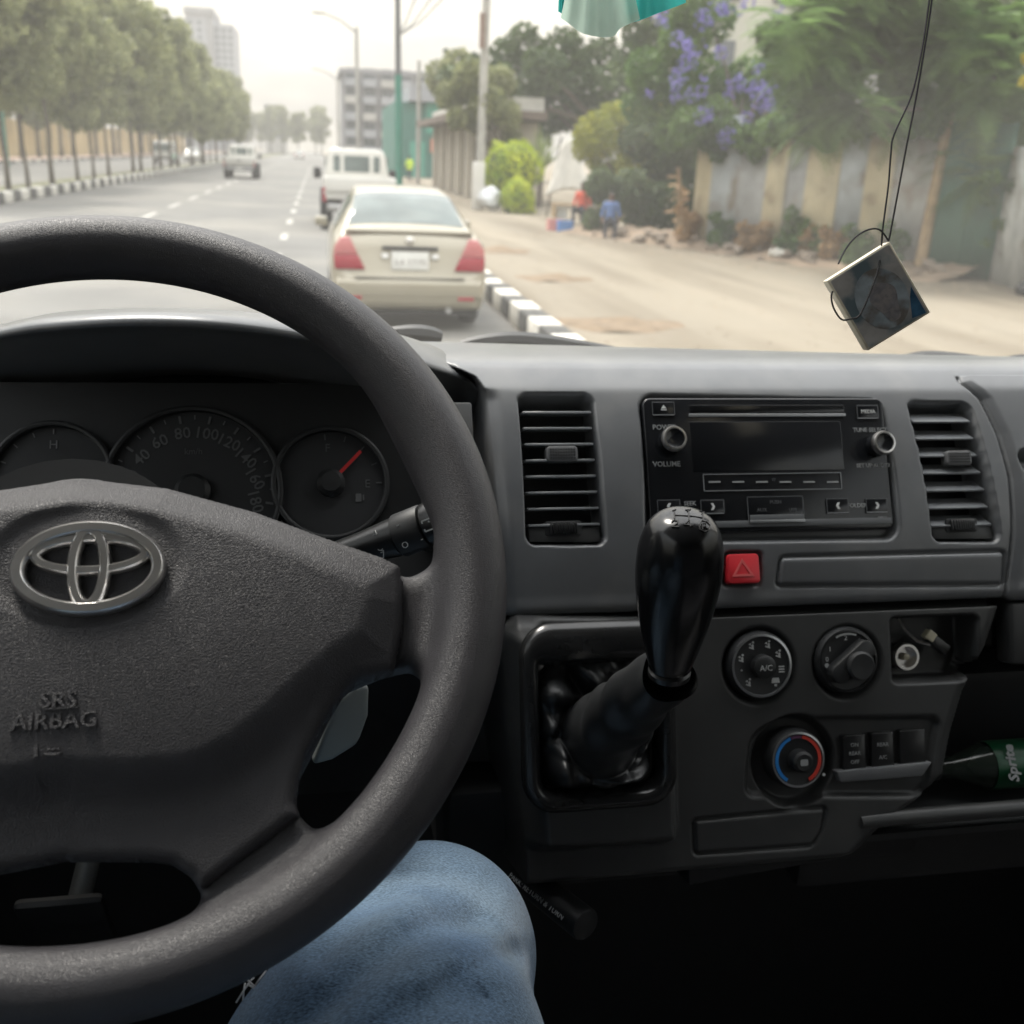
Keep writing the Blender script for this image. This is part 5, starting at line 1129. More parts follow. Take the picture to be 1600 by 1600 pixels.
def make_sedan(label, paint, group=None, name='parked_sedan'):
    t = thing(name, label, 'car', (0, 0, 0), group); L = Loft(SED)
    ys = np.unique(np.r_[SED_Y, np.linspace(.1, 4.3, 60)]); L.body(ys, 'body', paint, t)
    L.patch(.585, 1.20, 7.35, 10, 'rear_window', M_CGLASS, t, .006, 'both', taper=(.15, 0))
    L.patch(2.68, 3.22, 7.3, 10, 'windscreen', M_CGLASS, t, .006, 'both')
    for mr in (False, True):
        L.patch(1.05, 1.75, 5.25, 7.0, 'side_window', M_CGLASS, t, .006, mr); L.patch(1.82, 2.75, 5.25, 7.0, 'side_window', M_CGLASS, t, .006, mr)
        s = -1 if mr else 1
        lamp = xz_prism(MB(), [(s * .48, .655), (s * .805, .655), (s * .815, .80), (s * .55, .80)], .028, .20).build('tail_lamp', M_TAIL, t, bevel=.012)
        xz_prism(MB(), [(s * .555, .803), (s * .815, .803), (s * .80, .89), (s * .73, .985), (s * .64, .985)], .040, .22).build('upper_lens', M_TAILP, lamp, bevel=.012)
        xz_prism(MB(), [(s * .52, .345), (s * .70, .345), (s * .70, .385), (s * .52, .385)], -.012, .05).build('reflector', M_TAIL, t, bevel=.006)
        MB().box((s * .93, 2.62, .98), (.16, .12, .12)).build('door_mirror', paint, t, bevel=.03)
        for yy in (.86, 3.46): road_wheel(t, s * .74, yy, .31)
        MB().box((s * .60, 4.27, .68), (.30, .14, .12)).build('head_lamp', M_LAMP, t, bevel=.03)
    MB().box((0, .06, .455), (1.60, .14, .22)).build('bumper', paint, t, bevel=.055, seg=4)
    MB().box((0, .020, .575), (1.18, .04, .006)).build('bumper_gap', M_UNDER, t)
    xz_prism(MB(), [(-.69, 1.03), (.69, 1.03), (.66, 1.07), (-.66, 1.07)], .135, .26).build('spoiler', paint, t, bevel=.014)
    pl = MB().box((0, .044, .755), (.40, .012, .19)).build('number_plate', M_PLATE, t, bevel=.004)
    text('plate_lettering', '3-A 27195', .085, mat('plate_ink', (.28, .24, .22), .7), pl, Matrix.Translation((0, .037, .735)) @ Matrix.Rotation(R(90), 4, 'X'))
    MB().box((0, .048, .885), (.60, .05, .035)).build('plate_garnish', M_UNDER, t, bevel=.008)
    MB().lathe([(.045, 0), (.045, .012), (.035, .016)], Matrix.Translation((0, .085, .965)) @ Matrix.Rotation(R(90), 4, 'X') @ Matrix.Scale(.7, 4, (0, 1, 0)), 24).build('badge', M_CHROME, t, smooth=True)
    for s in (-1, 1): MB().box((s * .27, .042, .80), (.07, .02, .05)).build('plate_lamp', M_LAMP, t, bevel=.008)
    MB().box((0, 2.1, .22), (1.40, 3.9, .10)).build('underbody', M_UNDER, t); MB().tube([(.42, -.02, .24), (.42, .3, .24)], .03, 12).build('exhaust', M_RIM, t, smooth=True)
    for s in (-.36, .36): MB().box((s, 1.35, 1.0), (.42, .12, .36)).build('rear_seat', M_DARK, t, bevel=.05)
    return t
SED_Y = [q[0] for q in SED]
sed = make_sedan('champagne silver sedan parked at the kerb ahead', M_SILVER); sed.location = (.985, 11.5, 0); sed.scale = (1.02, 1.02, 1.03)
def make_pickup(label, group=None, name='pickup_truck'):
    t = thing(name, label, 'pickup', (0, 0, 0), group); W = M_CWHITE
    MB().box((0, 1.15, .92), (1.72, 2.30, .10)).build('bed_floor', W, t)
    tg = MB().box((0, .03, 1.02), (1.66, .06, .52)).build('tailgate', W, t, bevel=.02); MB().box((0, -.006, 1.06), (.22, .02, .05)).build('handle', M_UNDER, tg)
    for s in (-1, 1):
        MB().box((s * .84, 1.15, 1.05), (.06, 2.24, .46)).build('bed_side', W, t, bevel=.02); MB().box((s * .86, .06, .86), (.10, .08, .34)).build('tail_lamp', M_TAIL, t, bevel=.015)
        for yy in (1.05, 4.0):
            road_wheel(t, s * .78, yy, .38, .24)
            MB().lathe([(.47, -.10), (.50, -.08), (.50, .12), (.47, .14)], Matrix.Translation((s * .86, yy, .40)) @ Matrix.Rotation(R(90), 4, 'Y'), 24, caps=False).build('wheel_arch', M_UNDER, t, smooth=True)
        MB().box((s * 1.02, 3.75, 1.28), (.20, .06, .28)).build('door_mirror', M_UNDER, t, bevel=.03); MB().tube([(s * .84, 3.78, 1.25), (s * 1.0, 3.76, 1.27)], .015, 8).build('mirror_arm', M_UNDER, t)
    MB().box((0, -.10, .58), (1.60, .12, .16)).build('rear_bumper', M_RIM, t, bevel=.03)
    cab = xz_prism(MB(), [(-.83, .62), (.83, .62), (.845, 1.15), (.80, 1.45), (.72, 1.86), (.60, 1.93), (-.60, 1.93), (-.72, 1.86), (-.80, 1.45), (-.845, 1.15)], 2.36, 3.65).build('cab', W, t, bevel=.05, seg=3)
    for x0, x1 in ((-.60, -.43), (-.33, .33), (.43, .60)): MB().prism([(p[0] + (x0 + x1) / 2, p[1] + 1.56) for p in rrect(x1 - x0, .40, .05)], 0, .012, Matrix.Translation((0, 2.352, 0)) @ Matrix.Rotation(R(90), 4, 'X')).build('rear_pane', M_CGLASS, cab)
    for s in (-1, 1): MB().box((s * .80, 3.0, 1.55), (.03, .85, .40), None).build('side_window', M_CGLASS, cab)
    MB().box((0, 4.35, .98), (1.62, 1.45, .60)).build('bonnet', W, t, bevel=.08, seg=3); MB().box((0, 3.70, 1.5), (1.36, .05, .46), None).build('windscreen', M_CGLASS, t)
    MB().box((0, 2.5, .55), (1.30, 4.6, .20)).build('chassis', M_UNDER, t); pl = MB().box((0, -.17, .60), (.46, .01, .12)).build('number_plate', M_PLATE, t)
    return t
pk1 = make_pickup('white single cab pickup parked in front of the silver sedan'); pk1.location = (1.02, 26.2, 0)
pk2 = copy_tree(pk1); pk2.location = (-4.55, 66, 0); pk2['label'] = 'white pickup driving away in the middle lane'
def make_minibus(label, paint, paint2):
    t = thing('minibus', label, 'minibus'); xz_prism(MB(), [(-.84, .35), (.84, .35), (.86, 1.0), (.78, 1.80), (.62, 1.98), (-.62, 1.98), (-.78, 1.80), (-.86, 1.0)], 0, 4.3).build('body', paint, t, bevel=.10, seg=3)
    MB().box((0, 2.15, .66), (1.745, 4.2, .46)).build('lower_band', paint2, t, bevel=.05); MB().box((0, .0, 1.42), (1.36, .05, .62)).build('windscreen', M_CGLASS, t, bevel=.02)
    for s in (-1, 1):
        for k in range(3): MB().box((s * .825, .9 + k * 1.15, 1.45), (.04, 1.0, .46)).build('side_window', M_CGLASS, t)
        MB().box((s * .62, -.01, .82), (.26, .05, .16)).build('head_lamp', M_LAMP, t, bevel=.02)
        for yy in (.8, 3.4): road_wheel(t, s * .74, yy, .32)
    MB().box((0, -.05, .45), (1.7, .10, .20)).build('bumper', M_UNDER, t, bevel=.03); return t
b1 = make_minibus('white and green minibus coming the other way beyond the median', M_CWHITE, mat('paint_mint', (.28, .52, .40), .4, coat=.4)); b1.location = (-14.0, 104, 0)
b2 = make_sedan('white car coming the other way beyond the median', M_CWHITE, name='white_car'); b2.rotation_euler = (0, 0, math.pi); b2.location = (-13.6, 128, 0)
b3 = copy_tree(b2); b3.location = (-3.0, 190, 0); b3.rotation_euler = (0, 0, 0); b3['label'] = 'pale car far down the road in the left lane'
# ================================================================== BUILDINGS
def facade(par, face, x0, x1, z0, z1, nx, nz, wm, y, ww=.55, wh=.5, axis='x', out=-1):
    for i in range(nx):
        for k in range(nz):
            cx = x0 + (i + .5) * (x1 - x0) / nx; cz = z0 + (k + .55) * (z1 - z0) / nz; sx, sz = (x1 - x0) / nx * ww, (z1 - z0) / nz * wh
            c = (cx, y, cz) if axis == 'x' else (y, cx, cz); d = (sx, .16, sz) if axis == 'x' else (.16, sx, sz)
            MB().box(c, d).build('window', wm, par)
M_WIN = mat('window_dark', (.10, .115, .13), .15, coat=.5); M_CONC = mat('concrete', (.42, .41, .39), .9, var=.12, vs=.3); M_CONCD = mat('concrete_dark', (.24, .24, .25), .9, var=.12, vs=.3)
M_TOWER = mat('tower_grey', (.11, .12, .15), .8, var=.06, vs=.1); M_TOWERW = mat('tower_white', (.30, .31, .335), .8, var=.05, vs=.1)
def px_x(px, Y, yy=220): return AY(px, yy, Y)[0]
def px_z(py, Y, xx=500): return AY(xx, py, Y)[2]
Y = 300; tw = thing('tower_block', 'tall grey and white tower block rising above the street trees', 'building', (px_x(325, Y), Y + 8, 0)); zt = px_z(25, Y, 325)
xA, xB, xC, xD = [px_x(v, Y) for v in (277, 302, 342, 372)]
MB().box(((xA + xB) / 2, Y + 10, zt * .485), (xB - xA, 20, zt * .97)).build('side_wing', M_TOWER, tw); MB().box(((xB + xC) / 2, Y + 8, zt * .5), (xC - xB, 20, zt)).build('centre_wing', M_TOWERW, tw); MB().box(((xC + xD) / 2, Y + 11, zt * .475), (xD - xC, 20, zt * .95)).build('end_wing', M_TOWERW, tw)
MB().box(((xB + xC) / 2, Y + 8, zt + .8), ((xC - xB) * 1.1, 21, 1.6)).build('parapet', M_CONCD, tw)
facade(tw, 0, xA, xB, 6, zt * .95, 2, 15, M_WIN, Y, .6, .45); facade(tw, 0, xC, xD, 6, zt * .93, 3, 15, M_WIN, Y + 1, .5, .45)
for k in range(3): 
    cx = xB + (k + .5) * (xC - xB) / 3
    for j in range(15): MB().box((cx, Y - 2, 6 + (j + .5) * (zt - 7) / 15), ((xC - xB) / 3 * .45, .2, (zt - 7) / 15 * .5)).build('window', M_WIN, tw)
MB().box((xC - .7, Y - 2.05, zt * .5), (1.6, .3, zt * .98)).build('stair_strip', M_CONCD, tw)
Y = 340; t2 = thing('office_block', 'distant grey office block above the treetops', 'building', (px_x(430, Y), Y, 0)); zt = px_z(163, Y, 430); x0, x1 = px_x(414, Y), px_x(447, Y)
MB().box(((x0 + x1) / 2, Y + 7, zt / 2), (x1 - x0, 14, zt)).build('walls', M_CONC, t2); facade(t2, 0, x0, x1, 4, zt, 4, 6, M_WIN, Y, .7, .4)
Y = 150; t3 = thing('apartment_building', 'grey five storey apartment building with pale balconies', 'building', (px_x(580, Y), Y, 0)); zt = px_z(116, Y, 580); x0, x1 = px_x(536, Y), px_x(700, Y)
MB().box(((x0 + x1) / 2, Y + 9, zt / 2), (x1 - x0, 18, zt)).build('walls', M_CONCD, t3); MB().box(((x0 + x1) / 2, Y + 9, zt + .3), (x1 - x0 + .8, 18.8, .6)).build('roof_slab', M_CONCD, t3)
for k in range(5):
    z_ = 1.4 + k * (zt - 1) / 5
    for i in range(6):
        cx = x0 + (i + .5) * (x1 - x0) / 6; bl = MB().box((cx, Y - .65, z_ + .55), ((x1 - x0) / 6 * .74, 1.3, .95)).build('balcony', M_TOWERW if (i + k) % 3 else M_CONC, t3); MB().box((cx, Y - .02, z_ + 1.75), ((x1 - x0) / 6 * .6, .2, 1.3)).build('window', M_WIN, t3)
M_TEAL = mat('teal_sheet', (.035, .16, .13), .6, var=.15, vs=1.2, bump=.5, bs=6, bk='wave', bdist=.03); M_TEAL2 = mat('teal_bright', (.05, .27, .20), .6, var=.1)
Y = 82; t4 = thing('teal_building', 'teal sheet clad building with white roof edge behind the poles', 'building', (px_x(660, Y), Y, 0)); zt = px_z(160, Y, 650); x0, x1 = px_x(617, Y), px_x(700, Y)
MB().box(((x0 + x1) / 2 + 3, Y + 8, zt / 2), (x1 - x0 + 6, 16, zt)).build('walls', M_TEAL, t4); MB().box(((x0 + x1) / 2 + 4, Y + 8, px_z(146, Y, 650)), (x1 - x0 + 6, 17.5, 1.1)).build('roof_edge', M_TOWERW, t4)
MB().box((px_x(683, Y), Y - .1, px_z(185, Y, 683)), (1.7, .15, 2.2)).build('panel', M_TEAL2, t4); MB().box((px_x(684, Y), Y - .15, px_z(228, Y, 684)), (1.1, .12, 1.0)).build('sign_panel', mat('sign_orange', (.60, .22, .14), .6), t4); MB().box((px_x(652, Y), Y - .1, 1.4), (1.2, .12, 2.6)).build('door', M_TEAL2, t4)
t5 = thing('shop_building', 'low pale shop with square columns and brown overhanging roof', 'building', (9, 50, 0)); M_SHOP = mat('shop_wall', (.30, .27, .22), .9, var=.12, vs=.6)
MB().box((7.75, 52, 1.6), (1.6, 20, 3.2)).build('walls', M_SHOP, t5); MB().box((7.2, 52, 3.45), (3.2, 21, .30), Matrix.Identity(4)).build('roof', mat('rust_roof', (.13, .10, .08), .85, var=.25, vs=1), t5); MB().box((7.6, 52, 3.85), (2.2, 20.5, .5)).build('roof_sheet', mat('pale_roof', (.50, .49, .45), .8, var=.2, vs=.8), t5)
for k in range(6): MB().box((6.55, 43.5 + k * 3.4, 1.65), (.34, .34, 3.3)).build('column', mat('column_pale', (.62, .58, .50), .85, var=.1), t5, bevel=.02)
for k in range(5): MB().box((6.96, 45.0 + k * 3.4, 1.65), (.10, 1.5, 1.7)).build('window', mat('shop_shutter', (.16, .14, .10), .7), t5)
MB().box((7.7, 41.96, 1.4), (.9, .1, 2.2)).build('door', mat('shop_door', (.16, .13, .10), .7), t5)
Y = 46; t6 = thing('concrete_house', 'pale concrete building showing between the flowering trees', 'building', (px_x(1170, Y, 100), Y, 0))
x0, x1 = px_x(1090, Y, 100), px_x(1330, Y, 100); MB().box(((x0 + x1) / 2, Y + 5, 5.5), (x1 - x0, 10, 11)).build('walls', mat('house_wall', (.46, .46, .40), .9, var=.1, vs=.5), t6); facade(t6, 0, x0, x1, 2, 10.5, 3, 3, M_WIN, Y, .35, .45)
# ================================================================== POLES AND WIRES
M_GPOLE = mat('pole_green', (.03, .20, .145), .5, var=.1, vs=3); M_DPOLE = mat('pole_dark', (.12, .125, .13), .6, var=.15, vs=3); M_CPOLE = mat('pole_concrete', (.38, .37, .34), .9, var=.15, vs=3)
def pole(label, base, top, r0, r1, m, name='street_pole', cat='pole', arms=(), split=None):
    t = thing(name, label, cat, base); base = np.array(base); top = np.array(top)
    if split:
        mid = lerp(base, top, split[0]); MB().tube([base, mid], [r0, r0 * .95], 14).build('lower_post', m, t, smooth=True); MB().tube([mid, top], [r0 * .8, r1], 14).build('upper_post', split[1], t, smooth=True); MB().lathe([(r0 * 1.5, 0), (r0 * 1.5, .25), (r0, .32)], Matrix.Translation(base), 14).build('base_collar', m, t, smooth=True)
    else: MB().tube([base, lerp(base, top, .5), top], [r0, (r0 + r1) / 2, r1], 12).build('post', m, t, smooth=True)
    for a in arms:
        e = top + np.array(a[:3]); MB().tube([top + np.array([0, 0, a[3]]), (top + e) / 2 + np.array([0, 0, .15 + a[3] / 2]), e], .04, 8).build('arm', M_DPOLE, t, smooth=True)
        MB().box(e + np.array([-.25, 0, 0]), (.7, .22, .12)).build('lamp_head', M_CPOLE, t, bevel=.03)
    return t
b = AY(624, 322, 45); pole('tall street pole painted green below and dark above', (b[0], 45, .13), (AY(619, -260, 45)[0], 45, AY(619, -260, 45)[2]), .15, .09, M_GPOLE, split=(.36, M_DPOLE))
b = AY(560, 300, 60); pole('slim grey lamp post with an arm over the road', (b[0], 60, .1), (AY(557, 42, 60)[0], 60, AY(557, 42, 60)[2]), .11, .09, M_CPOLE, 'lamp_post', 'lamp post', arms=[(-1.7, 0, .55, -.3)])
b = AY(530, 270, 112); pole('distant lamp post with arm beside grey apartment building', (b[0], 112, .1), (AY(527, 120, 112)[0], 112, AY(527, 120, 112)[2]), .14, .10, M_CPOLE, 'lamp_post', 'lamp post', arms=[(-1.9, 0, .6, -.3)])
b = AY(653, 292, 64); pole('weathered wooden pole before the teal building', (b[0], 64, .1), (AY(655, 95, 64)[0], 64, AY(655, 95, 64)[2]), .14, .11, M_CPOLE, 'utility_pole', 'utility pole')
b = AY(748, 322, 39.5); tpx = AY(768, -200, 39.5); up = pole('leaning grey utility pole beside the shop', (b[0], 39.5, .13), tpx, .17, .12, M_CPOLE, 'utility_pole', 'utility pole')
q = AY(752, 40, 39.5); MB().tube([AY(753, 75, 39.3), AY(754, 20, 39.3)], .10, 10).build('insulator_stub', mat('stub_brown', (.22, .15, .12), .8), up, smooth=True)
b = AY(13, 262, 70); pole('thin green lamp post among the trees across the road', (b[0], 70, .1), (b[0], 70, 9), .10, .07, M_GPOLE, 'lamp_post', 'lamp post')
wires = thing('overhead_wires', 'thin overhead wires running along the poles', 'wires', (4, 45, 8))
for dx, x_, y_ in ((0, 648, 0), (1, 672, 0), (2, 690, 0)):
    MB().tube([AY(619, 58, 45), AY((619 + x_) / 2, 36, 38), AY(x_, y_, 33), AY(x_ + 40, y_ - 60, 28)], .022, 5).build('wire', M_DPOLE, wires)
# ================================================================== RIGHT SIDE: FENCE, PLANTS, STALL
A0 = G(1084, 384, .13); A1 = G(1445, 428, .13); fd = (A1 - A0); fl_ = np.linalg.norm(fd); fd /= fl_; fn = np.array([fd[1], -fd[0], 0]); fn = fn if fn[1] < 0 else -fn
fence = thing('sheet_metal_fence', 'patched fence of grey and cream corrugated metal sheets under the flowering vine', 'fence', A0)
M_SG = mat('sheet_grey', (.34, .345, .34), .6, metal=.15, var=.25, vs=1.3, col2=(.24, .19, .14), c2s=1.6, c2pos=(.56, .76)); M_SC = mat('sheet_cream', (.50, .44, .30), .8, var=.2, vs=1.3, col2=(.27, .21, .14), c2s=1.8, c2pos=(.56, .76)); M_SB = mat('sheet_blue_grey', (.38, .41, .425), .6, metal=.15, var=.25, vs=1.5, col2=(.21, .18, .14), c2s=1.4, c2pos=(.52, .7)); M_SGR = mat('sheet_green', (.06, .14, .10), .7, var=.2, vs=1.5); M_SP = mat('sheet_pale', (.42, .43, .41), .6, metal=.15, var=.25, vs=2, col2=(.24, .22, .17), c2s=1.5, c2pos=(.52, .7))
def corr(P0, d, L_, z0, h_, m, par, lean=0.0, n=None, amp=.018, pitch=.09):
    n = n or max(8, int(L_ / pitch * 6)); V = []
    nn = np.array([d[1], -d[0], 0]); nn = nn if nn[1] < 0 else -nn
    for i in range(n + 1):
        for z in (0, .5, 1):
            s = i / n * L_; V.append(P0 + d * (s + lean * z) + nn * (amp * math.cos(2 * math.pi * s / pitch)) + np.array([0, 0, z0 + h_ * z]))
    o = put('sheet', mesh_np('sheet', np.array(V), grid_faces(n + 1, 3)), m, par); so_ = o.modifiers.new('t', 'SOLIDIFY'); so_.thickness = .004; return o
def fpx(px): # distance along the fence of a photo column
    d = ray(px, 300); nA = np.array([fn[0], fn[1]]); t = (A0[:2] @ nA) / (d[:2] @ nA); return (d[:2] * t - A0[:2]) @ fd[:2]
cols = [(1086, 1112, M_SC), (1112, 1152, M_SB), (1152, 1195, M_SG), (1195, 1226, M_SC), (1226, 1258, M_SG), (1258, 1306, M_SC), (1306, 1351, M_SB), (1351, 1393, M_SC), (1393, 1456, M_SG)]
for i, (a, b, m) in enumerate(cols):
    s0, s1 = fpx(a), fpx(b); z0 = -.02 - .06 * (i % 3); corr(A0 + fd * s0 + fn * (.022 if i % 2 else 0), fd, (s1 - s0) * 1.05, z0, 2.75 + random.uniform(-.12, .15) + .35 * (i == 8), m, fence, random.uniform(-.06, .06))
for s in np.linspace(.2, fl_ - .2, 5): MB().tube([A0 + fd * s - fn * .10 + np.array([0, 0, -.1]), A0 + fd * s - fn * .10 + np.array([0, 0, 2.9])], .06, 8).build('post', M_BARK, fence, smooth=True)
pp = A0 + fd * fpx(1459) + fn * .05
fp = thing('wooden_pole', 'ochre debarked tree pole standing at the end of the metal fence', 'pole', pp); MB().tube([pp, pp + np.array([.04, 0, 1.4]), pp + np.array([.10, 0, 3.1])], [.12, .10, .085], 10).build('trunk', M_BARKL, fp, smooth=True)
B0 = A0 + fd * fpx(1466); B1 = G(1545, 438, .13); d2 = B1 - B0; L2 = np.linalg.norm(d2); d2 /= L2
f2_ = thing('green_sheet_fence', 'dark green metal sheets between the ochre pole and the pale sheets', 'fence', B0)
for k in range(2): corr(B0 + d2 * (k * L2 / 2), d2, L2 / 2 * 1.03, 0, 2.7, M_SGR, f2_)
C1 = G(1700, 490, .13); d3_ = C1 - B1; L3 = np.linalg.norm(d3_); d3_ /= L3; f3 = thing('pale_sheet_fence', 'pale corrugated sheets with creeper next to the green fence', 'fence', B1)
for k in range(4): corr(B1 + d3_ * (k * L3 / 4), d3_, L3 / 4 * 1.03, 0, 2.3, M_SP, f3)
def plant(name, label, cat, cent, rad, n, size, ml, base=None, tr=.1, asp=.5, droop=0.0, extra=None, group=None, trunk_h=None, bark=None):
    cent = np.array(cent); base = np.array(base if base is not None else (cent[:, 0].mean(), cent[:, 1].mean(), .1)); t = thing(name, label, cat, base, group)
    V, Q = leaves(cent, np.array(rad), n, size, asp, droop); put('crown', mesh_np('crown', V, Q, False), ml, t)
    h_ = trunk_h or max(.4, cent[:, 2].min() - base[2]); limbs(MB(), base, h_, tr, cent[:10], wob=.2).build('trunk', bark or M_BARK, t, smooth=True)
    for nm, c2, r2, n2, s2, m2 in (extra or ()):
        V, Q = leaves(np.array(c2), np.array(r2), n2, s2, .7); put(nm, mesh_np(nm, V, Q, False), m2, t)
    return t
def blobs(pxs, Y, spread=.6): return [AY(x, y, Y + random.uniform(-spread, spread)) for x, y, r in pxs], [r * Y / 1600 for x, y, r in pxs]
# dark tree with sky showing through
bl_ = [(790, 90, 28), (820, 70, 30), (850, 110, 34), (880, 80, 34), (830, 140, 36), (800, 160, 30), (900, 130, 36), (940, 90, 34), (960, 140, 36), (990, 100, 34), (870, 170, 36), (930, 185, 36), (1010, 150, 34), (1040, 80, 36), (1060, 40, 36), (1000, 50, 28), (780, 120, 20), (840, 205, 26), (790, 195, 22), (740, 110, 22), (720, 140, 24), (700, 120, 18)]
c_, r_ = blobs(bl_, 44, 2.0); plant('shade_tree', 'broad dark green tree with sky showing through behind the round bushes', 'tree', c_, r_, 9000, .17, L_DARK, base=(AY(930, 300, 44)[0], 44, .1), tr=.28, trunk_h=3.2)
c_, r_ = blobs([(690, 120, 26), (715, 100, 22), (735, 150, 28), (705, 150, 26), (745, 120, 24), (760, 170, 26), (725, 180, 22)], 62, 2); plant('garden_tree', 'olive tree crown above the shop roof', 'tree', c_, r_, 3500, .2, L_OLIVE, base=(AY(725, 300, 62)[0] + 3, 62, .1), tr=.22, trunk_h=4)
c_, r_ = blobs([(697, 80, 4), (697, 95, 7), (697, 110, 9)], 75, .3); plant('conifer', 'small dark conifer top above the shop roof', 'tree', c_, r_, 700, .12, L_DARK, base=(AY(697, 280, 75)[0], 75, .1), tr=.12, trunk_h=4)
# yellow-green shrub
bl_ = [(930, 210, 34), (960, 190, 30), (990, 220, 34), (1015, 190, 28), (950, 245, 34), (1000, 260, 36), (920, 230, 26), (1035, 215, 26), (1040, 180, 22), (965, 280, 30), (1010, 310, 34), (960, 320, 26), (1040, 280, 28)]
c_, r_ = blobs(bl_, 29, 1.0); ye = AY(1020, 165, 28.5); plant('yellow_shrub', 'tall straggling shrub with yellow green leaves beside the stall', 'shrub', c_, r_, 7000, .085, L_YEL, base=(AY(985, 362, 29)[0], 29, .1), tr=.07, trunk_h=1.0, extra=[('yellow_flowers', [ye], [.26], 60, .07, L_YELF)])
c_, r_ = blobs([(940, 290, 26), (985, 300, 34), (1030, 320, 34), (1060, 260, 34), (1075, 330, 30), (1000, 345, 26), (1050, 360, 24), (930, 345, 20), (1070, 220, 34), (1030, 250, 36), (1000, 220, 34), (1075, 290, 34), (1085, 360, 18)], 27, .8); plant('undergrowth_shrub', 'dim green undergrowth below the yellow shrub', 'shrub', c_, r_, 9000, .09, L_DARK, base=(AY(1010, 375, 27)[0], 27, .1), tr=.05, trunk_h=.5)
# vine with purple flowers over the fence
bl_ = [(1070, 60, 40), (1110, 30, 40), (1090, 120, 40), (1130, 150, 42), (1060, 150, 34), (1170, 130, 40), (1200, 165, 36), (1110, 190, 40), (1160, 190, 38), (1210, 110, 30), (1075, 200, 30), (1080, 10, 34), (1140, 215, 26), (1190, 215, 22), (1240, 150, 30), (1240, 200, 20), (1010, 110, 34), (1035, 160, 34), (1050, 205, 30), (1000, 165, 30), (1270, 110, 30), (1260, 180, 26)]
c_, r_ = blobs(bl_, 23.5, .9); fl_px = [(1150, 130, 12), (1185, 105, 10), (1190, 150, 14), (1200, 165, 9), (1075, 95, 12), (1060, 120, 11), (1100, 180, 12), (1135, 215, 12), (1060, 60, 10), (1100, 30, 12), (1225, 72, 9), (1125, 80, 9), (1165, 185, 9), (1030, 25, 10), (1130, 10, 10), (1190, 55, 6), (1080, 150, 9), (1175, 135, 9)]
fl_px += [(random.uniform(1000, 1245), random.uniform(0, 225), random.uniform(4, 8)) for _ in range(34)]
cf, rf = blobs(fl_px, 22.2, .2); plant('flowering_vine', 'vine with purple flower clusters spilling over the metal fence', 'vine', c_, r_, 14000, .075, L_VINE, base=A0 + fd * .8 - fn * .3, tr=.09, trunk_h=2.4, extra=[('purple_flowers', cf, [q * 1.35 for q in rf], 1300, .040, L_PURP)])
# feathery tree over the fence: fronds made of paired leaflets
def fronds(cent, rad, n, L_, ml, par, nl=9):
    cent = np.array(cent); rad = np.array(rad); V = []; k = 0; idx = rng.choice(len(cent), n, p=rad ** 2 / (rad ** 2).sum())
    for i in idx:
        d = rng.normal(size=3); d /= np.linalg.norm(d); p = cent[i] + d * rad[i] * rng.random() ** .4
        a = d * np.array([1, 1, .3]) + rng.normal(size=3) * .4; a /= np.linalg.norm(a); L1 = L_ * rng.uniform(.7, 1.3); s = np.cross(a, [0, 0, 1]); s /= np.linalg.norm(s) + 1e-6
        for j in range(nl):
            t = (j + .6) / nl; q = p + a * L1 * t + np.array([0, 0, -.45 * L1 * t * t]); w_ = L1 * .33 * math.sin(math.pi * min(.95, t * .85 + .12)); ax = (a * .35 + s); ax2 = (a * .35 - s); th = a * L1 * .024
            for e in (ax, ax2): tip = q + e * w_ + np.array([0, 0, -.25 * w_]); V += [q - th, tip - th * .3, tip + th * .5, q + th]
    V = np.array(V); return put('crown', mesh_np('crown', V, np.arange(len(V)).reshape(-1, 4), False), ml, par)
bl_ = [(1290, 40, 46), (1340, 90, 44), (1390, 40, 50), (1260, 90, 36), (1300, 140, 36), (1440, 110, 50), (1500, 60, 50), (1550, 120, 50), (1480, 170, 40), (1540, 200, 44), (1590, 60, 50), (1620, 160, 50), (1400, 160, 34), (1350, 170, 26), (1580, 240, 40), (1230, 40, 30), (1330, -20, 50), (1440, -20, 50), (1540, -10, 50), (1640, 20, 50), (1500, 240, 28), (1280, 180, 22), (1640, 230, 44), (1545, 270, 26)]
c_, r_ = blobs(bl_, 18.2, 1.3); ft = thing('feathery_tree', 'large tree with drooping feathery green fronds overhanging the fences', 'tree', (AY(1500, 430, 19.5)[0], 19.5, .1))
fronds(c_, r_, 2800, .62, L_FEATH, ft, 13); limbs(MB(), (AY(1500, 430, 19.6)[0], 19.6, .1), 3.0, .16, [np.array(c) for c in c_[:14]], .25).build('trunk', M_BARK, ft, smooth=True)
V, Q = leaves([c + np.array([.1, .7, -.1]) for c in c_], np.array(r_) * .9, 9000, .12); put('shaded_inner_leaves', mesh_np('shaded_inner_leaves', V, Q, False), L_DARK, ft)  # inner leaves coloured dark for crown shade, fronds lighter as if lit
c_, r_ = blobs([(1604, 128, 9), (1603, 92, 6)], 16.5, .2); plant('yellow_flower_shrub', 'yellow flowered twig at the edge of the feathery tree', 'shrub', c_, r_, 160, .06, L_YELF, base=(AY(1640, 460, 16.3)[0], 16.3, .1), tr=.03, trunk_h=2.5)
c_, r_ = blobs([(1545, 310, 14), (1560, 350, 12), (1540, 380, 10), (1585, 290, 16), (1590, 330, 10), (1550, 280, 16)], 17.0, .1); plant('creeper', 'thin creeper climbing the pale corrugated sheets', 'creeper', c_, r_, 420, .05, L_VINE, base=(AY(1560, 440, 17)[0], 17.0, .1), tr=.015, trunk_h=.4)
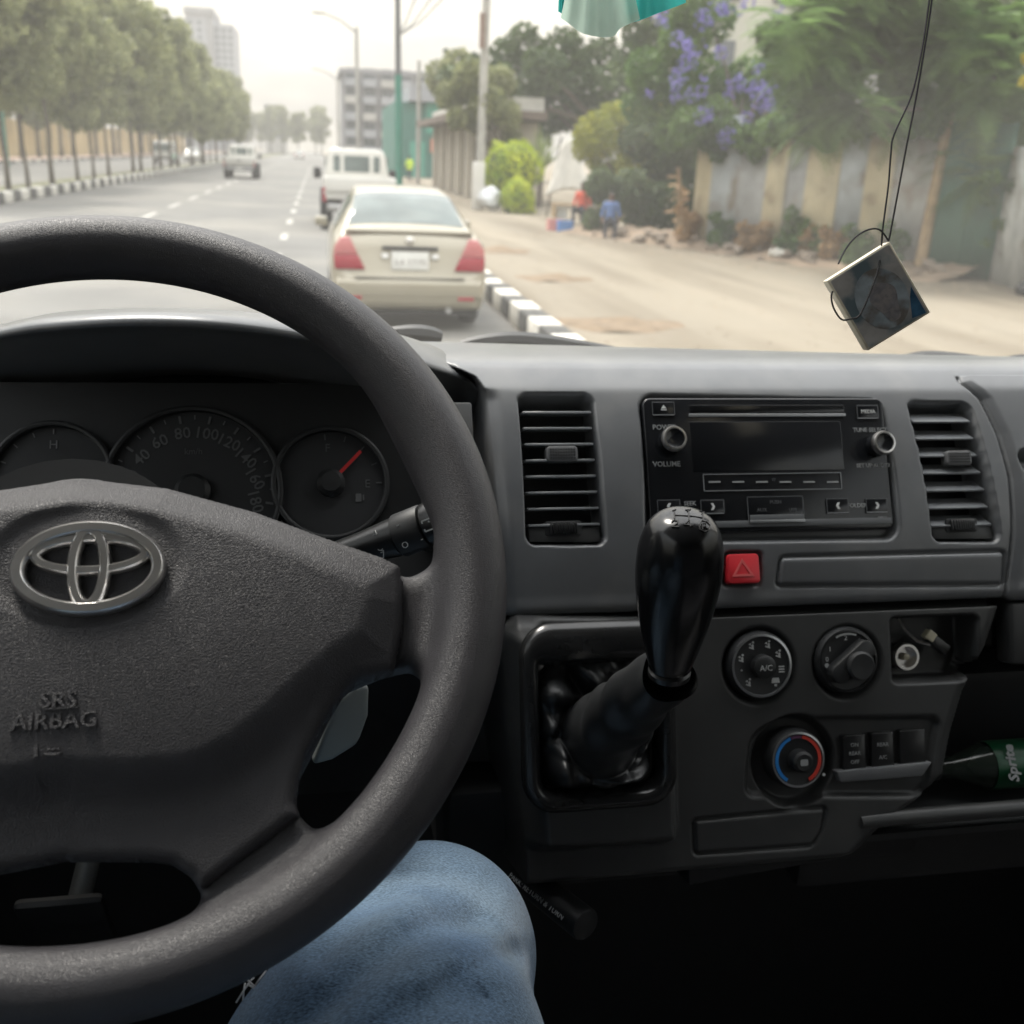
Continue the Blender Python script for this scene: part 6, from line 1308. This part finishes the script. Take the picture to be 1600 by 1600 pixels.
# growth hanging over the fence top and along its foot
c_ = []; r_ = []
for px, py, rp_ in ((1100, 215, 22), (1130, 205, 26), (1165, 215, 22), (1205, 205, 26), (1240, 195, 24), (1275, 200, 26), (1310, 195, 24), (1345, 190, 28), (1385, 185, 26), (1420, 195, 26), (1455, 185, 30), (1290, 225, 14), (1180, 240, 14), (1120, 240, 14)):
    q = A0 + fd * fpx(px) + fn * .25; c_.append(AY(px, py, q[1])); r_.append(rp_ * q[1] / 1600)
plant('hanging_creeper', 'tangled green creeper hanging over the top of the metal sheets', 'creeper', c_, r_, 5200, .075, L_VINE, base=A0 + fd * 2.0 - fn * .35, tr=.05, trunk_h=2.2)
for k, (px, hh, ml, lab) in enumerate(((1092, .8, L_DRY, 'withered clump at the first cream sheet'), (1150, .7, L_VINE, 'green leafy clump between the blue grey and grey sheets'), (1200, .55, L_DRY, 'dry brown clump before the second cream sheet'), (1265, .9, L_VINE, 'tall green clump before the broad cream sheet'), (1330, .6, L_DRY, 'dry clump before the second blue grey sheet'), (1372, .7, L_VINE, 'green clump before the last cream sheet'), (1420, .8, L_VINE, 'leafy green clump beside the ochre pole'))):
    q = A0 + fd * fpx(px) + fn * (.30 + .1 * (k % 3)); plant('fence_shrub', lab, 'shrub', [q + np.array([0, 0, .25]), q + np.array([.15, 0, hh * .7]), q + np.array([-.12, .05, hh])], [.26, .22, .16], 420, .07, ml, base=q, tr=.02, trunk_h=.25)
c_, r_ = blobs([(705, 150, 24), (735, 125, 28), (760, 160, 26), (780, 130, 26), (745, 185, 22), (790, 180, 24), (715, 185, 16), (800, 215, 18)], 40.5, .8); plant('pavement_tree', 'grey green tree reaching over the shop roof beside the leaning pole', 'tree', c_, r_, 3200, .13, L_OLIVE, base=(AY(775, 320, 40.5)[0], 40.5, .1), tr=.12, trunk_h=2.6)
# clipped round bushes
def topiary(px, py, rx, ry, Y, label, n):
    c = AY(px, py, Y); rx *= Y / 1600; ry *= Y / 1600; t = thing('round_bush', label, 'bush', (c[0], Y, .1), 'clipped round bushes by the pavement')
    d = rng.normal(size=(n, 3)); d /= np.linalg.norm(d, axis=1)[:, None]; d[:, 2] = np.where(d[:, 2] < -.6, d[:, 2] * .6, d[:, 2]); lump = 1 + .07 * np.sin(d[:, 0] * 6 + d[:, 2] * 4 + px) + .06 * np.sin(d[:, 1] * 9 - d[:, 2] * 7) + .05 * np.sin(d[:, 0] * 13 + 2); p = c + d * np.array([rx, rx, ry]) * (rng.uniform(.90, 1.06, n) * lump)[:, None]; nn = d + rng.normal(size=(n, 3)) * .5; nn /= np.linalg.norm(nn, axis=1)[:, None]
    tt2 = np.cross(nn, rng.normal(size=(n, 3))); tt2 /= np.linalg.norm(tt2, axis=1)[:, None]; b2_ = np.cross(nn, tt2); s = .055 * rng.uniform(.6, 1.4, n)[:, None]
    V = np.stack([p - tt2 * s, p + b2_ * s * .6, p + tt2 * s, p - b2_ * s * .6], 1).reshape(-1, 3); put('foliage', mesh_np('foliage', V, np.arange(4 * n).reshape(-1, 4), False), L_LIME, t)
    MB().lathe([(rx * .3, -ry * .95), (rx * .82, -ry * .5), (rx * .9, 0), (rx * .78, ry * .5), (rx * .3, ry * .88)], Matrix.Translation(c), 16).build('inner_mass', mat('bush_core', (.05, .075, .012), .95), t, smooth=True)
    MB().tube([(c[0], Y, .1), (c[0], Y, c[2] - ry * .7)], .05, 8).build('stem', M_BARK, t, smooth=True)
topiary(800, 265, 43, 40, 37, 'large yellow green clipped ball bush by the pavement', 3800)
topiary(809, 313, 25, 31, 35, 'smaller clipped bush in front of the larger ball bush', 2200)
# palm-like plant
pm = thing('spiky_plant', 'pale green spiky plant behind the clipped bushes', 'plant', (AY(845, 300, 40)[0], 40, .1)); pc_ = AY(845, 265, 40); V = []
for k in range(46):
    a = random.uniform(0, 6.28); el = random.uniform(.5, 1.45); L1 = random.uniform(1.0, 1.9); d = np.array([math.cos(a) * math.cos(el), math.sin(a) * math.cos(el), math.sin(el)]); s = np.cross(d, [0, 0, 1]); s /= np.linalg.norm(s)
    m_ = pc_ + d * L1 * .55; e = pc_ + d * L1 + np.array([0, 0, -.35 * L1 * math.cos(el)]); V += [pc_ - s * .03, m_ - s * .05, m_ + s * .05, pc_ + s * .03, m_ - s * .05, e, e + s * .004, m_ + s * .05]
put('leaves', mesh_np('leaves', np.array(V), np.arange(len(V)).reshape(-1, 4), False), L_PALM, pm); MB().tube([(pc_[0], 40, .1), pc_], .12, 8).build('stem', M_BARK, pm, smooth=True)
# dried banana stalks and weeds by the fence
for px, y0, y1, Y, lab in ((1060, 262, 378, 25.2, 'tall dried brown plant stalk standing left of the metal fence'), (1128, 290, 372, 24.0, 'dried brown plant with hanging leaves before the blue grey sheet'), (1172, 330, 388, 23.2, 'withered grey brown plant before the metal fence'), (1100, 330, 385, 24.6, 'low withered brown clump at the fence foot')):
    b0 = AY(px, y1, Y); t0_ = AY(px, y0, Y); t = thing('dried_plant', lab, 'plant', (b0[0], Y, .1)); V = []
    for k in range(34):
        h_ = random.random(); p = lerp(b0, t0_, h_); d = np.array([random.uniform(-.35, .35), random.uniform(-.25, .25), random.uniform(-.35, .05)]); w_ = np.array([.05, .02, .03]); V += [p - w_, p + w_, p + d + w_, p + d - w_]
    put('leaves', mesh_np('leaves', np.array(V), np.arange(len(V)).reshape(-1, 4), False), L_DRY, t); MB().tube([b0 - np.array([0, 0, .1]), lerp(b0, t0_, .5) + np.array([.04, 0, 0]), t0_], [.10, .08, .04], 8).build('stalk', M_BARKL, t, smooth=True)
for k, px in enumerate((1215, 1250, 1290, 1305, 1340)):
    b0 = A0 + fd * fpx(px) + fn * .35; t = thing('weed', 'small weed growing at the foot of the metal fence', 'plant', b0, 'weeds at the fence foot'); V, Q = leaves([b0 + np.array([0, 0, .35]), b0 + np.array([.05, 0, .6])], [.22, .16], 160, .06, .4); put('leaves', mesh_np('leaves', V, Q, False), L_VINE if k % 2 else L_DRY, t); MB().tube([b0, b0 + np.array([.03, 0, .6])], .012, 5).build('stem', M_BARK, t)
# rubble verge
vg = [A0 + fn * -.2 + fd * -3.5, A0 + fn * 1.1 + fd * -3.0, A1 + fn * 1.5 + fd * 1.5, A1 + fn * 1.3 + fd * 6, A1 + fn * -.6 + fd * 6]
n1, n2 = 60, 10; V = []
for i in range(n1):
    t = i / (n1 - 1); o0 = A0 + fd * (-4 + t * (fl_ + 5.0)); wd = 1.1 + .7 * t
    for j in range(n2): s = j / (n2 - 1); V.append(o0 + fn * (-.3 + wd * s * (1 + .12 * math.sin(i * .9))) + np.array([0, 0, .004 + .26 * (1 - s) ** 1.5 + .04 * math.sin(i * 1.7 + j * 1.1) * (1 - s)]))
struct(put('dirt_verge', mesh_np('dirt_verge', np.array(V), grid_faces(n1, n2)), mat('dirt', (.22, .165, .115), .95, var=.3, vs=2.2, bump=.6, bs=14, bdist=.03)))
M_STONE = mat('rubble', (.22, .18, .14), .9, var=.25, vs=5, bump=.4, bs=20, bdist=.02); rock_me = []
for k in range(4):
    bm = bmesh.new(); bmesh.ops.create_icosphere(bm, subdivisions=2, radius=1)
    for v in bm.verts: v.co *= random.uniform(.72, 1.15); v.co.z *= .65
    me = bpy.data.meshes.new('rubble_stone'); bm.to_mesh(me); bm.free(); me.materials.append(M_STONE); rock_me.append(me)
for k in range(56):
    s = random.uniform(-2.5, fl_ + .6); o_ = random.uniform(.25, 1.35); r_ = random.uniform(.04, .13) * (1.25 if o_ < .9 else .7); p = A0 + fd * s + fn * o_
    o = bpy.data.objects.new('rubble_stone', rock_me[k % 4]); C.objects.link(o); o.location = (p[0], p[1], .13 + .26 * max(0, 1 - o_ / 1.4) ** 1.5 + r_ * .3); o.scale = (r_, r_ * random.uniform(.7, 1), r_); o.rotation_euler = (0, 0, random.uniform(0, 6)); tag(o, 'rough stone lying in the rubble along the metal fence', 'stone', 'stones along the fence')
p = G(1212, 405, .2); o = bpy.data.objects.new('white_bag', rock_me[1].copy()); o.data.materials[0] = M_CWHITE; C.objects.link(o); o.location = (p[0], p[1], .33); o.scale = (.17, .12, .15); tag(o, 'crumpled white bag on the rubble before the fence', 'bag')
p = G(1600, 462, .13); o = bpy.data.objects.new('dark_boulder', rock_me[2].copy()); o.data.materials[0] = M_UNDER; C.objects.link(o); o.location = (p[0] + .05, p[1], .25); o.scale = (.22, .2, .28); tag(o, 'dark boulder on the pavement by the pale corrugated sheets', 'boulder')
# sand heaps on the pavement
for px, py, rx, ry, hh, lab in ((965, 508, .80, .55, .07, 'broad flat heap of brown sand on the pavement nearest the kerb'), (865, 436, .62, .45, .07, 'small heap of brown sand on the pavement behind the broad heap'), (775, 392, .8, .6, .08, 'sand heap on the pavement right of the silver sedan')):
    c = G(px, py, .13); n_ = 28; V = []
    for i in range(n_):
        for j in range(n_):
            a, b = (i / (n_ - 1) - .5) * 2, (j / (n_ - 1) - .5) * 2; q = math.hypot(a, b); e = max(0, 1 - q ** 1.3 * (1 + .25 * math.sin(3 * math.atan2(b, a) + px))); V.append((c[0] + a * rx, c[1] + b * ry, .128 + hh * e * (1 + .5 * math.sin(7 * a + 3 * b)) - (.02 if e <= 0 else 0)))
    tag(put('sand_heap', mesh_np('sand_heap', np.array(V), grid_faces(n_, n_)), mat('sand', (.17, .125, .08), .95, var=.2, vs=8, bump=.5, bs=60, bdist=.01)), lab, 'sand')
# loose gravel over the pavement edge and verge
gv = []; gf = []
for k in range(2600):
    if k % 3: s = random.uniform(-4, fl_ + 2.0); o_ = random.uniform(.6, 3.0) ** 1.0; p = A0 + fd * s + fn * o_
    else: p = np.array([random.uniform(2.7, 9.5), random.uniform(9, 32), 0])
    r_ = random.uniform(.008, .030); z0 = .132; n0 = len(gv); a0_ = random.uniform(0, 6)
    gv += [(p[0] + r_ * math.cos(a0_ + q * 1.57), p[1] + r_ * math.sin(a0_ + q * 1.57), z0) for q in range(4)] + [(p[0], p[1], z0 + r_ * .8)]; gf += [(n0 + q, n0 + (q + 1) % 4, n0 + 4) for q in range(4)]
gr_o = put('gravel', mesh_np('gravel', np.array(gv), np.array(gf), False), mat('gravel', (.22, .18, .13), .95, var=.4, vs=9)); gr_o['kind'] = 'stuff'
# ================================================================== STALL AND PEOPLE
def figure(label, loc, hgt, top, trousers, pose='stand', face=math.pi, skin=(.10, .055, .035), name='person'):
    t = thing(name, label, 'person', loc); k = hgt / 1.75; h = .022
    Xg, Yg, Zg = np.meshgrid(np.arange(-.40, .401, h), np.arange(-.36, .601, h), np.arange(-.02, 1.80, h), indexing='ij'); cp = lambda a, b, ra, rb: capsule(Xg, Yg, Zg, a, b, ra, rb)
    hz = .90 if pose == 'stand' else .42; sh = hz + .50
    body = smin(cp((0, 0, hz), (0, 0, sh - .05), .14, .15), cp((-.14, 0, sh), (.14, 0, sh), .07, .07), .06); body = smin(body, cp((0, 0, sh), (0, .02, sh + .14), .055, .055), .03)
    legs = None; arms = None; 
    for s in (-1, 1):
        l = smin(cp((s * .09, 0, hz), (s * .11, .03, .48), .085, .062), cp((s * .11, .03, .48), (s * .11, 0, .06), .06, .045), .03) if pose == 'stand' else smin(cp((s * .09, 0, hz), (s * .14, .40, .48), .09, .065), cp((s * .14, .40, .48), (s * .14, .42, .06), .062, .048), .03)
        l = smin(l, cp((s * .11, 0 if pose == 'stand' else .42, .04), (s * .11, .14 if pose == 'stand' else .54, .035), .045, .04), .02); body = smin(body, l, .04)
        a = smin(cp((s * .18, 0, sh - .01), (s * .25, .02, sh - .28), .055, .043), cp((s * .25, .02, sh - .28), (s * .22, .16, sh - .48), .042, .032), .02); a = smin(a, cp((s * .22, .16, sh - .48), (s * .21, .22, sh - .55), .034, .02), .02); body = smin(body, a, .025)
    body = smin(body, np.sqrt((Xg / .078) ** 2 + ((Yg - .03) / .095) ** 2 + ((Zg - sh - .23) / .118) ** 2) * .09 - .09, .02); body = smin(body, cp((0, .12, sh + .22), (0, .135, sh + .205), .014, .016), .01)
    V, Q = surface_nets(body, (-.40, -.36, -.02), h); me = mesh_np('body', V * k, Q)
    for m in (mat('skin_brown', skin, .6), top, trousers, mat('hair_black', (.012, .011, .01), .8)): me.materials.append(m)
    ctr = np.array([p.center[:] for p in me.polygons]) / k; z_, y_, x_ = ctr[:, 2], ctr[:, 1], np.abs(ctr[:, 0]); mi_ = np.zeros(len(ctr), int)
    mi_[(z_ < sh + .07) & (z_ > hz - .02)] = 1; mi_[(z_ <= hz - .02) | ((pose != 'stand') & (z_ < .60) & (y_ > .12) & (x_ < .24) & (z_ < .58))] = 2; mi_[(x_ > .19) & (z_ < sh - .33) & (z_ > hz - .2)] = 0; mi_[(z_ > sh + .27) | ((z_ > sh + .18) & (y_ < .0))] = 3; mi_[z_ < .05] = 3
    me.polygons.foreach_set('material_index', mi_); o = bpy.data.objects.new('body', me); C.objects.link(o); o.parent = t; t.rotation_euler = (0, 0, face); return t
M_HV = mat('hi_vis_yellow', (.55, .75, .04), .7); M_TROU = mat('trousers_dark', (.03, .035, .05), .9); M_RSH = mat('shirt_red', (.62, .09, .05), .9); M_WSH = mat('shawl_white', (.66, .65, .62), .9); M_BSH = mat('shirt_blue', (.10, .17, .36), .9)
p = G(640, 273); figure('person in yellow high visibility vest and dark trousers by the teal building', (p[0] * .62, p[1] * .62, .0), 1.12 * 1.0 if False else 1.72, M_HV, M_TROU, face=.3) if False else figure('person in yellow high visibility vest and dark trousers near the green pole', (AY(640, 260, 70)[0], 70, .0), 1.75, M_HV, M_TROU, face=.3)
c = G(908, 352, .13); figure('seated person in red beside the white draped stall', (c[0], c[1], .13), 1.65, M_RSH, M_TROU, 'sit', 2.6)
c = G(762, 372 - 20, .13)
c = G(955, 372, .13); figure('seated person in blue under the yellow shrub', (c[0], c[1] + .2, .13), 1.5, M_BSH, M_TROU, 'sit', 2.9)
st = thing('street_stall', 'street stall under a draped white sheet on poles', 'stall', (AY(890, 340, 33.5)[0], 33.5, .13)); cA = AY(890, 215, 33.5); nA_ = 15; V = []
for i in range(nA_):
    for j in range(12):
        a = (i / (nA_ - 1) - .5) * 2; b = j / 11; wv = .03 * math.sin(i * 1.9 + j); V.append((cA[0] + a * (.30 + .45 * b) + wv, 33.4 - .55 * (1 - a * a) * .4 - .25 * b + wv, cA[2] - 1.55 * b ** .9 * (1) - .25 * a * a))
tp_ = put('sheet_cover', mesh_np('sheet_cover', np.array(V), grid_faces(nA_, 12)), mat('tarp_white', (.55, .53, .48), .85, var=.15, vs=2), st); so_ = tp_.modifiers.new('t', 'SOLIDIFY'); so_.thickness = .01
for s in (-.6, .6): MB().tube([(cA[0] + s, 33.6, .13), (cA[0] + s * .4, 33.6, cA[2])], .03, 8).build('pole', M_BARK, st)
MB().box((cA[0], 33.2, .55), (1.0, .5, .06)).build('table', M_BARKL, st); [MB().box((cA[0] + s * .45, 33.2, .33), (.06, .45, .42)).build('table_leg', M_BARKL, st) for s in (-1, 1)]
for px, py, col_, lab in ((866, 352, (.55, .24, .22), 'pink plastic crate on the pavement by the stall'), (882, 354, (.10, .22, .48), 'blue plastic crate on the pavement by the stall'), (876, 332, (.60, .62, .62), 'white plastic tub at the foot of the stall')):
    c = G(px, py + 8, .13); cr_ = thing('crate', lab, 'crate', (c[0], c[1], .13)); m = mat('crate_%d' % px, col_, .6, var=.1); w_, d_, h_ = .34, .30, .28
    MB().box((c[0], c[1], .14), (w_, d_, .02)).build('base', m, cr_)
    for s in (-1, 1): MB().box((c[0] + s * w_ / 2, c[1], .13 + h_ / 2), (.02, d_, h_)).build('side', m, cr_); MB().box((c[0], c[1] + s * d_ / 2, .13 + h_ / 2), (w_ - .022, .02, h_)).build('side', m, cr_)
# white wrapped board by the shop
c = G(757, 330, .13); wb = thing('wrapped_board', 'leaning board wrapped in white plastic beside the utility pole', 'board', c); a = AY(748, 256, c[1]); 
MB().box((a[0], c[1], (a[2] + .13) / 2 + .05), (.42, .08, a[2] - .1), Matrix.Identity(4)).build('board', M_CWHITE, wb, bevel=.02); bm = rock_me[0].copy(); bm.materials[0] = mat('sack_white', (.60, .62, .64), .6, var=.2, vs=4); o = bpy.data.objects.new('plastic_sack', bm); C.objects.link(o); o.parent = wb; o.matrix_parent_inverse = Matrix.Translation(-wb.location); o.location = (c[0] + .18, c[1] - .2, .55); o.scale = (.45, .35, .62)
# ================================================================== HAZE
hz_o = MB().box((0, 340, 38.5), (860, 860, 81)).build('haze', None); hz_o['kind'] = 'stuff'
hm = bpy.data.materials.new('haze_air'); hm.use_nodes = True; ht = hm.node_tree
for n in list(ht.nodes): ht.nodes.remove(n)
ho = ht.nodes.new('ShaderNodeOutputMaterial'); hv_ = ht.nodes.new('ShaderNodeVolumePrincipled'); hv_.inputs['Color'].default_value = (.95, .93, .89, 1); hv_.inputs['Density'].default_value = .0011; hv_.inputs['Anisotropy'].default_value = .2
ht.links.new(hv_.outputs[0], ho.inputs['Volume']); hz_o.data.materials.append(hm)
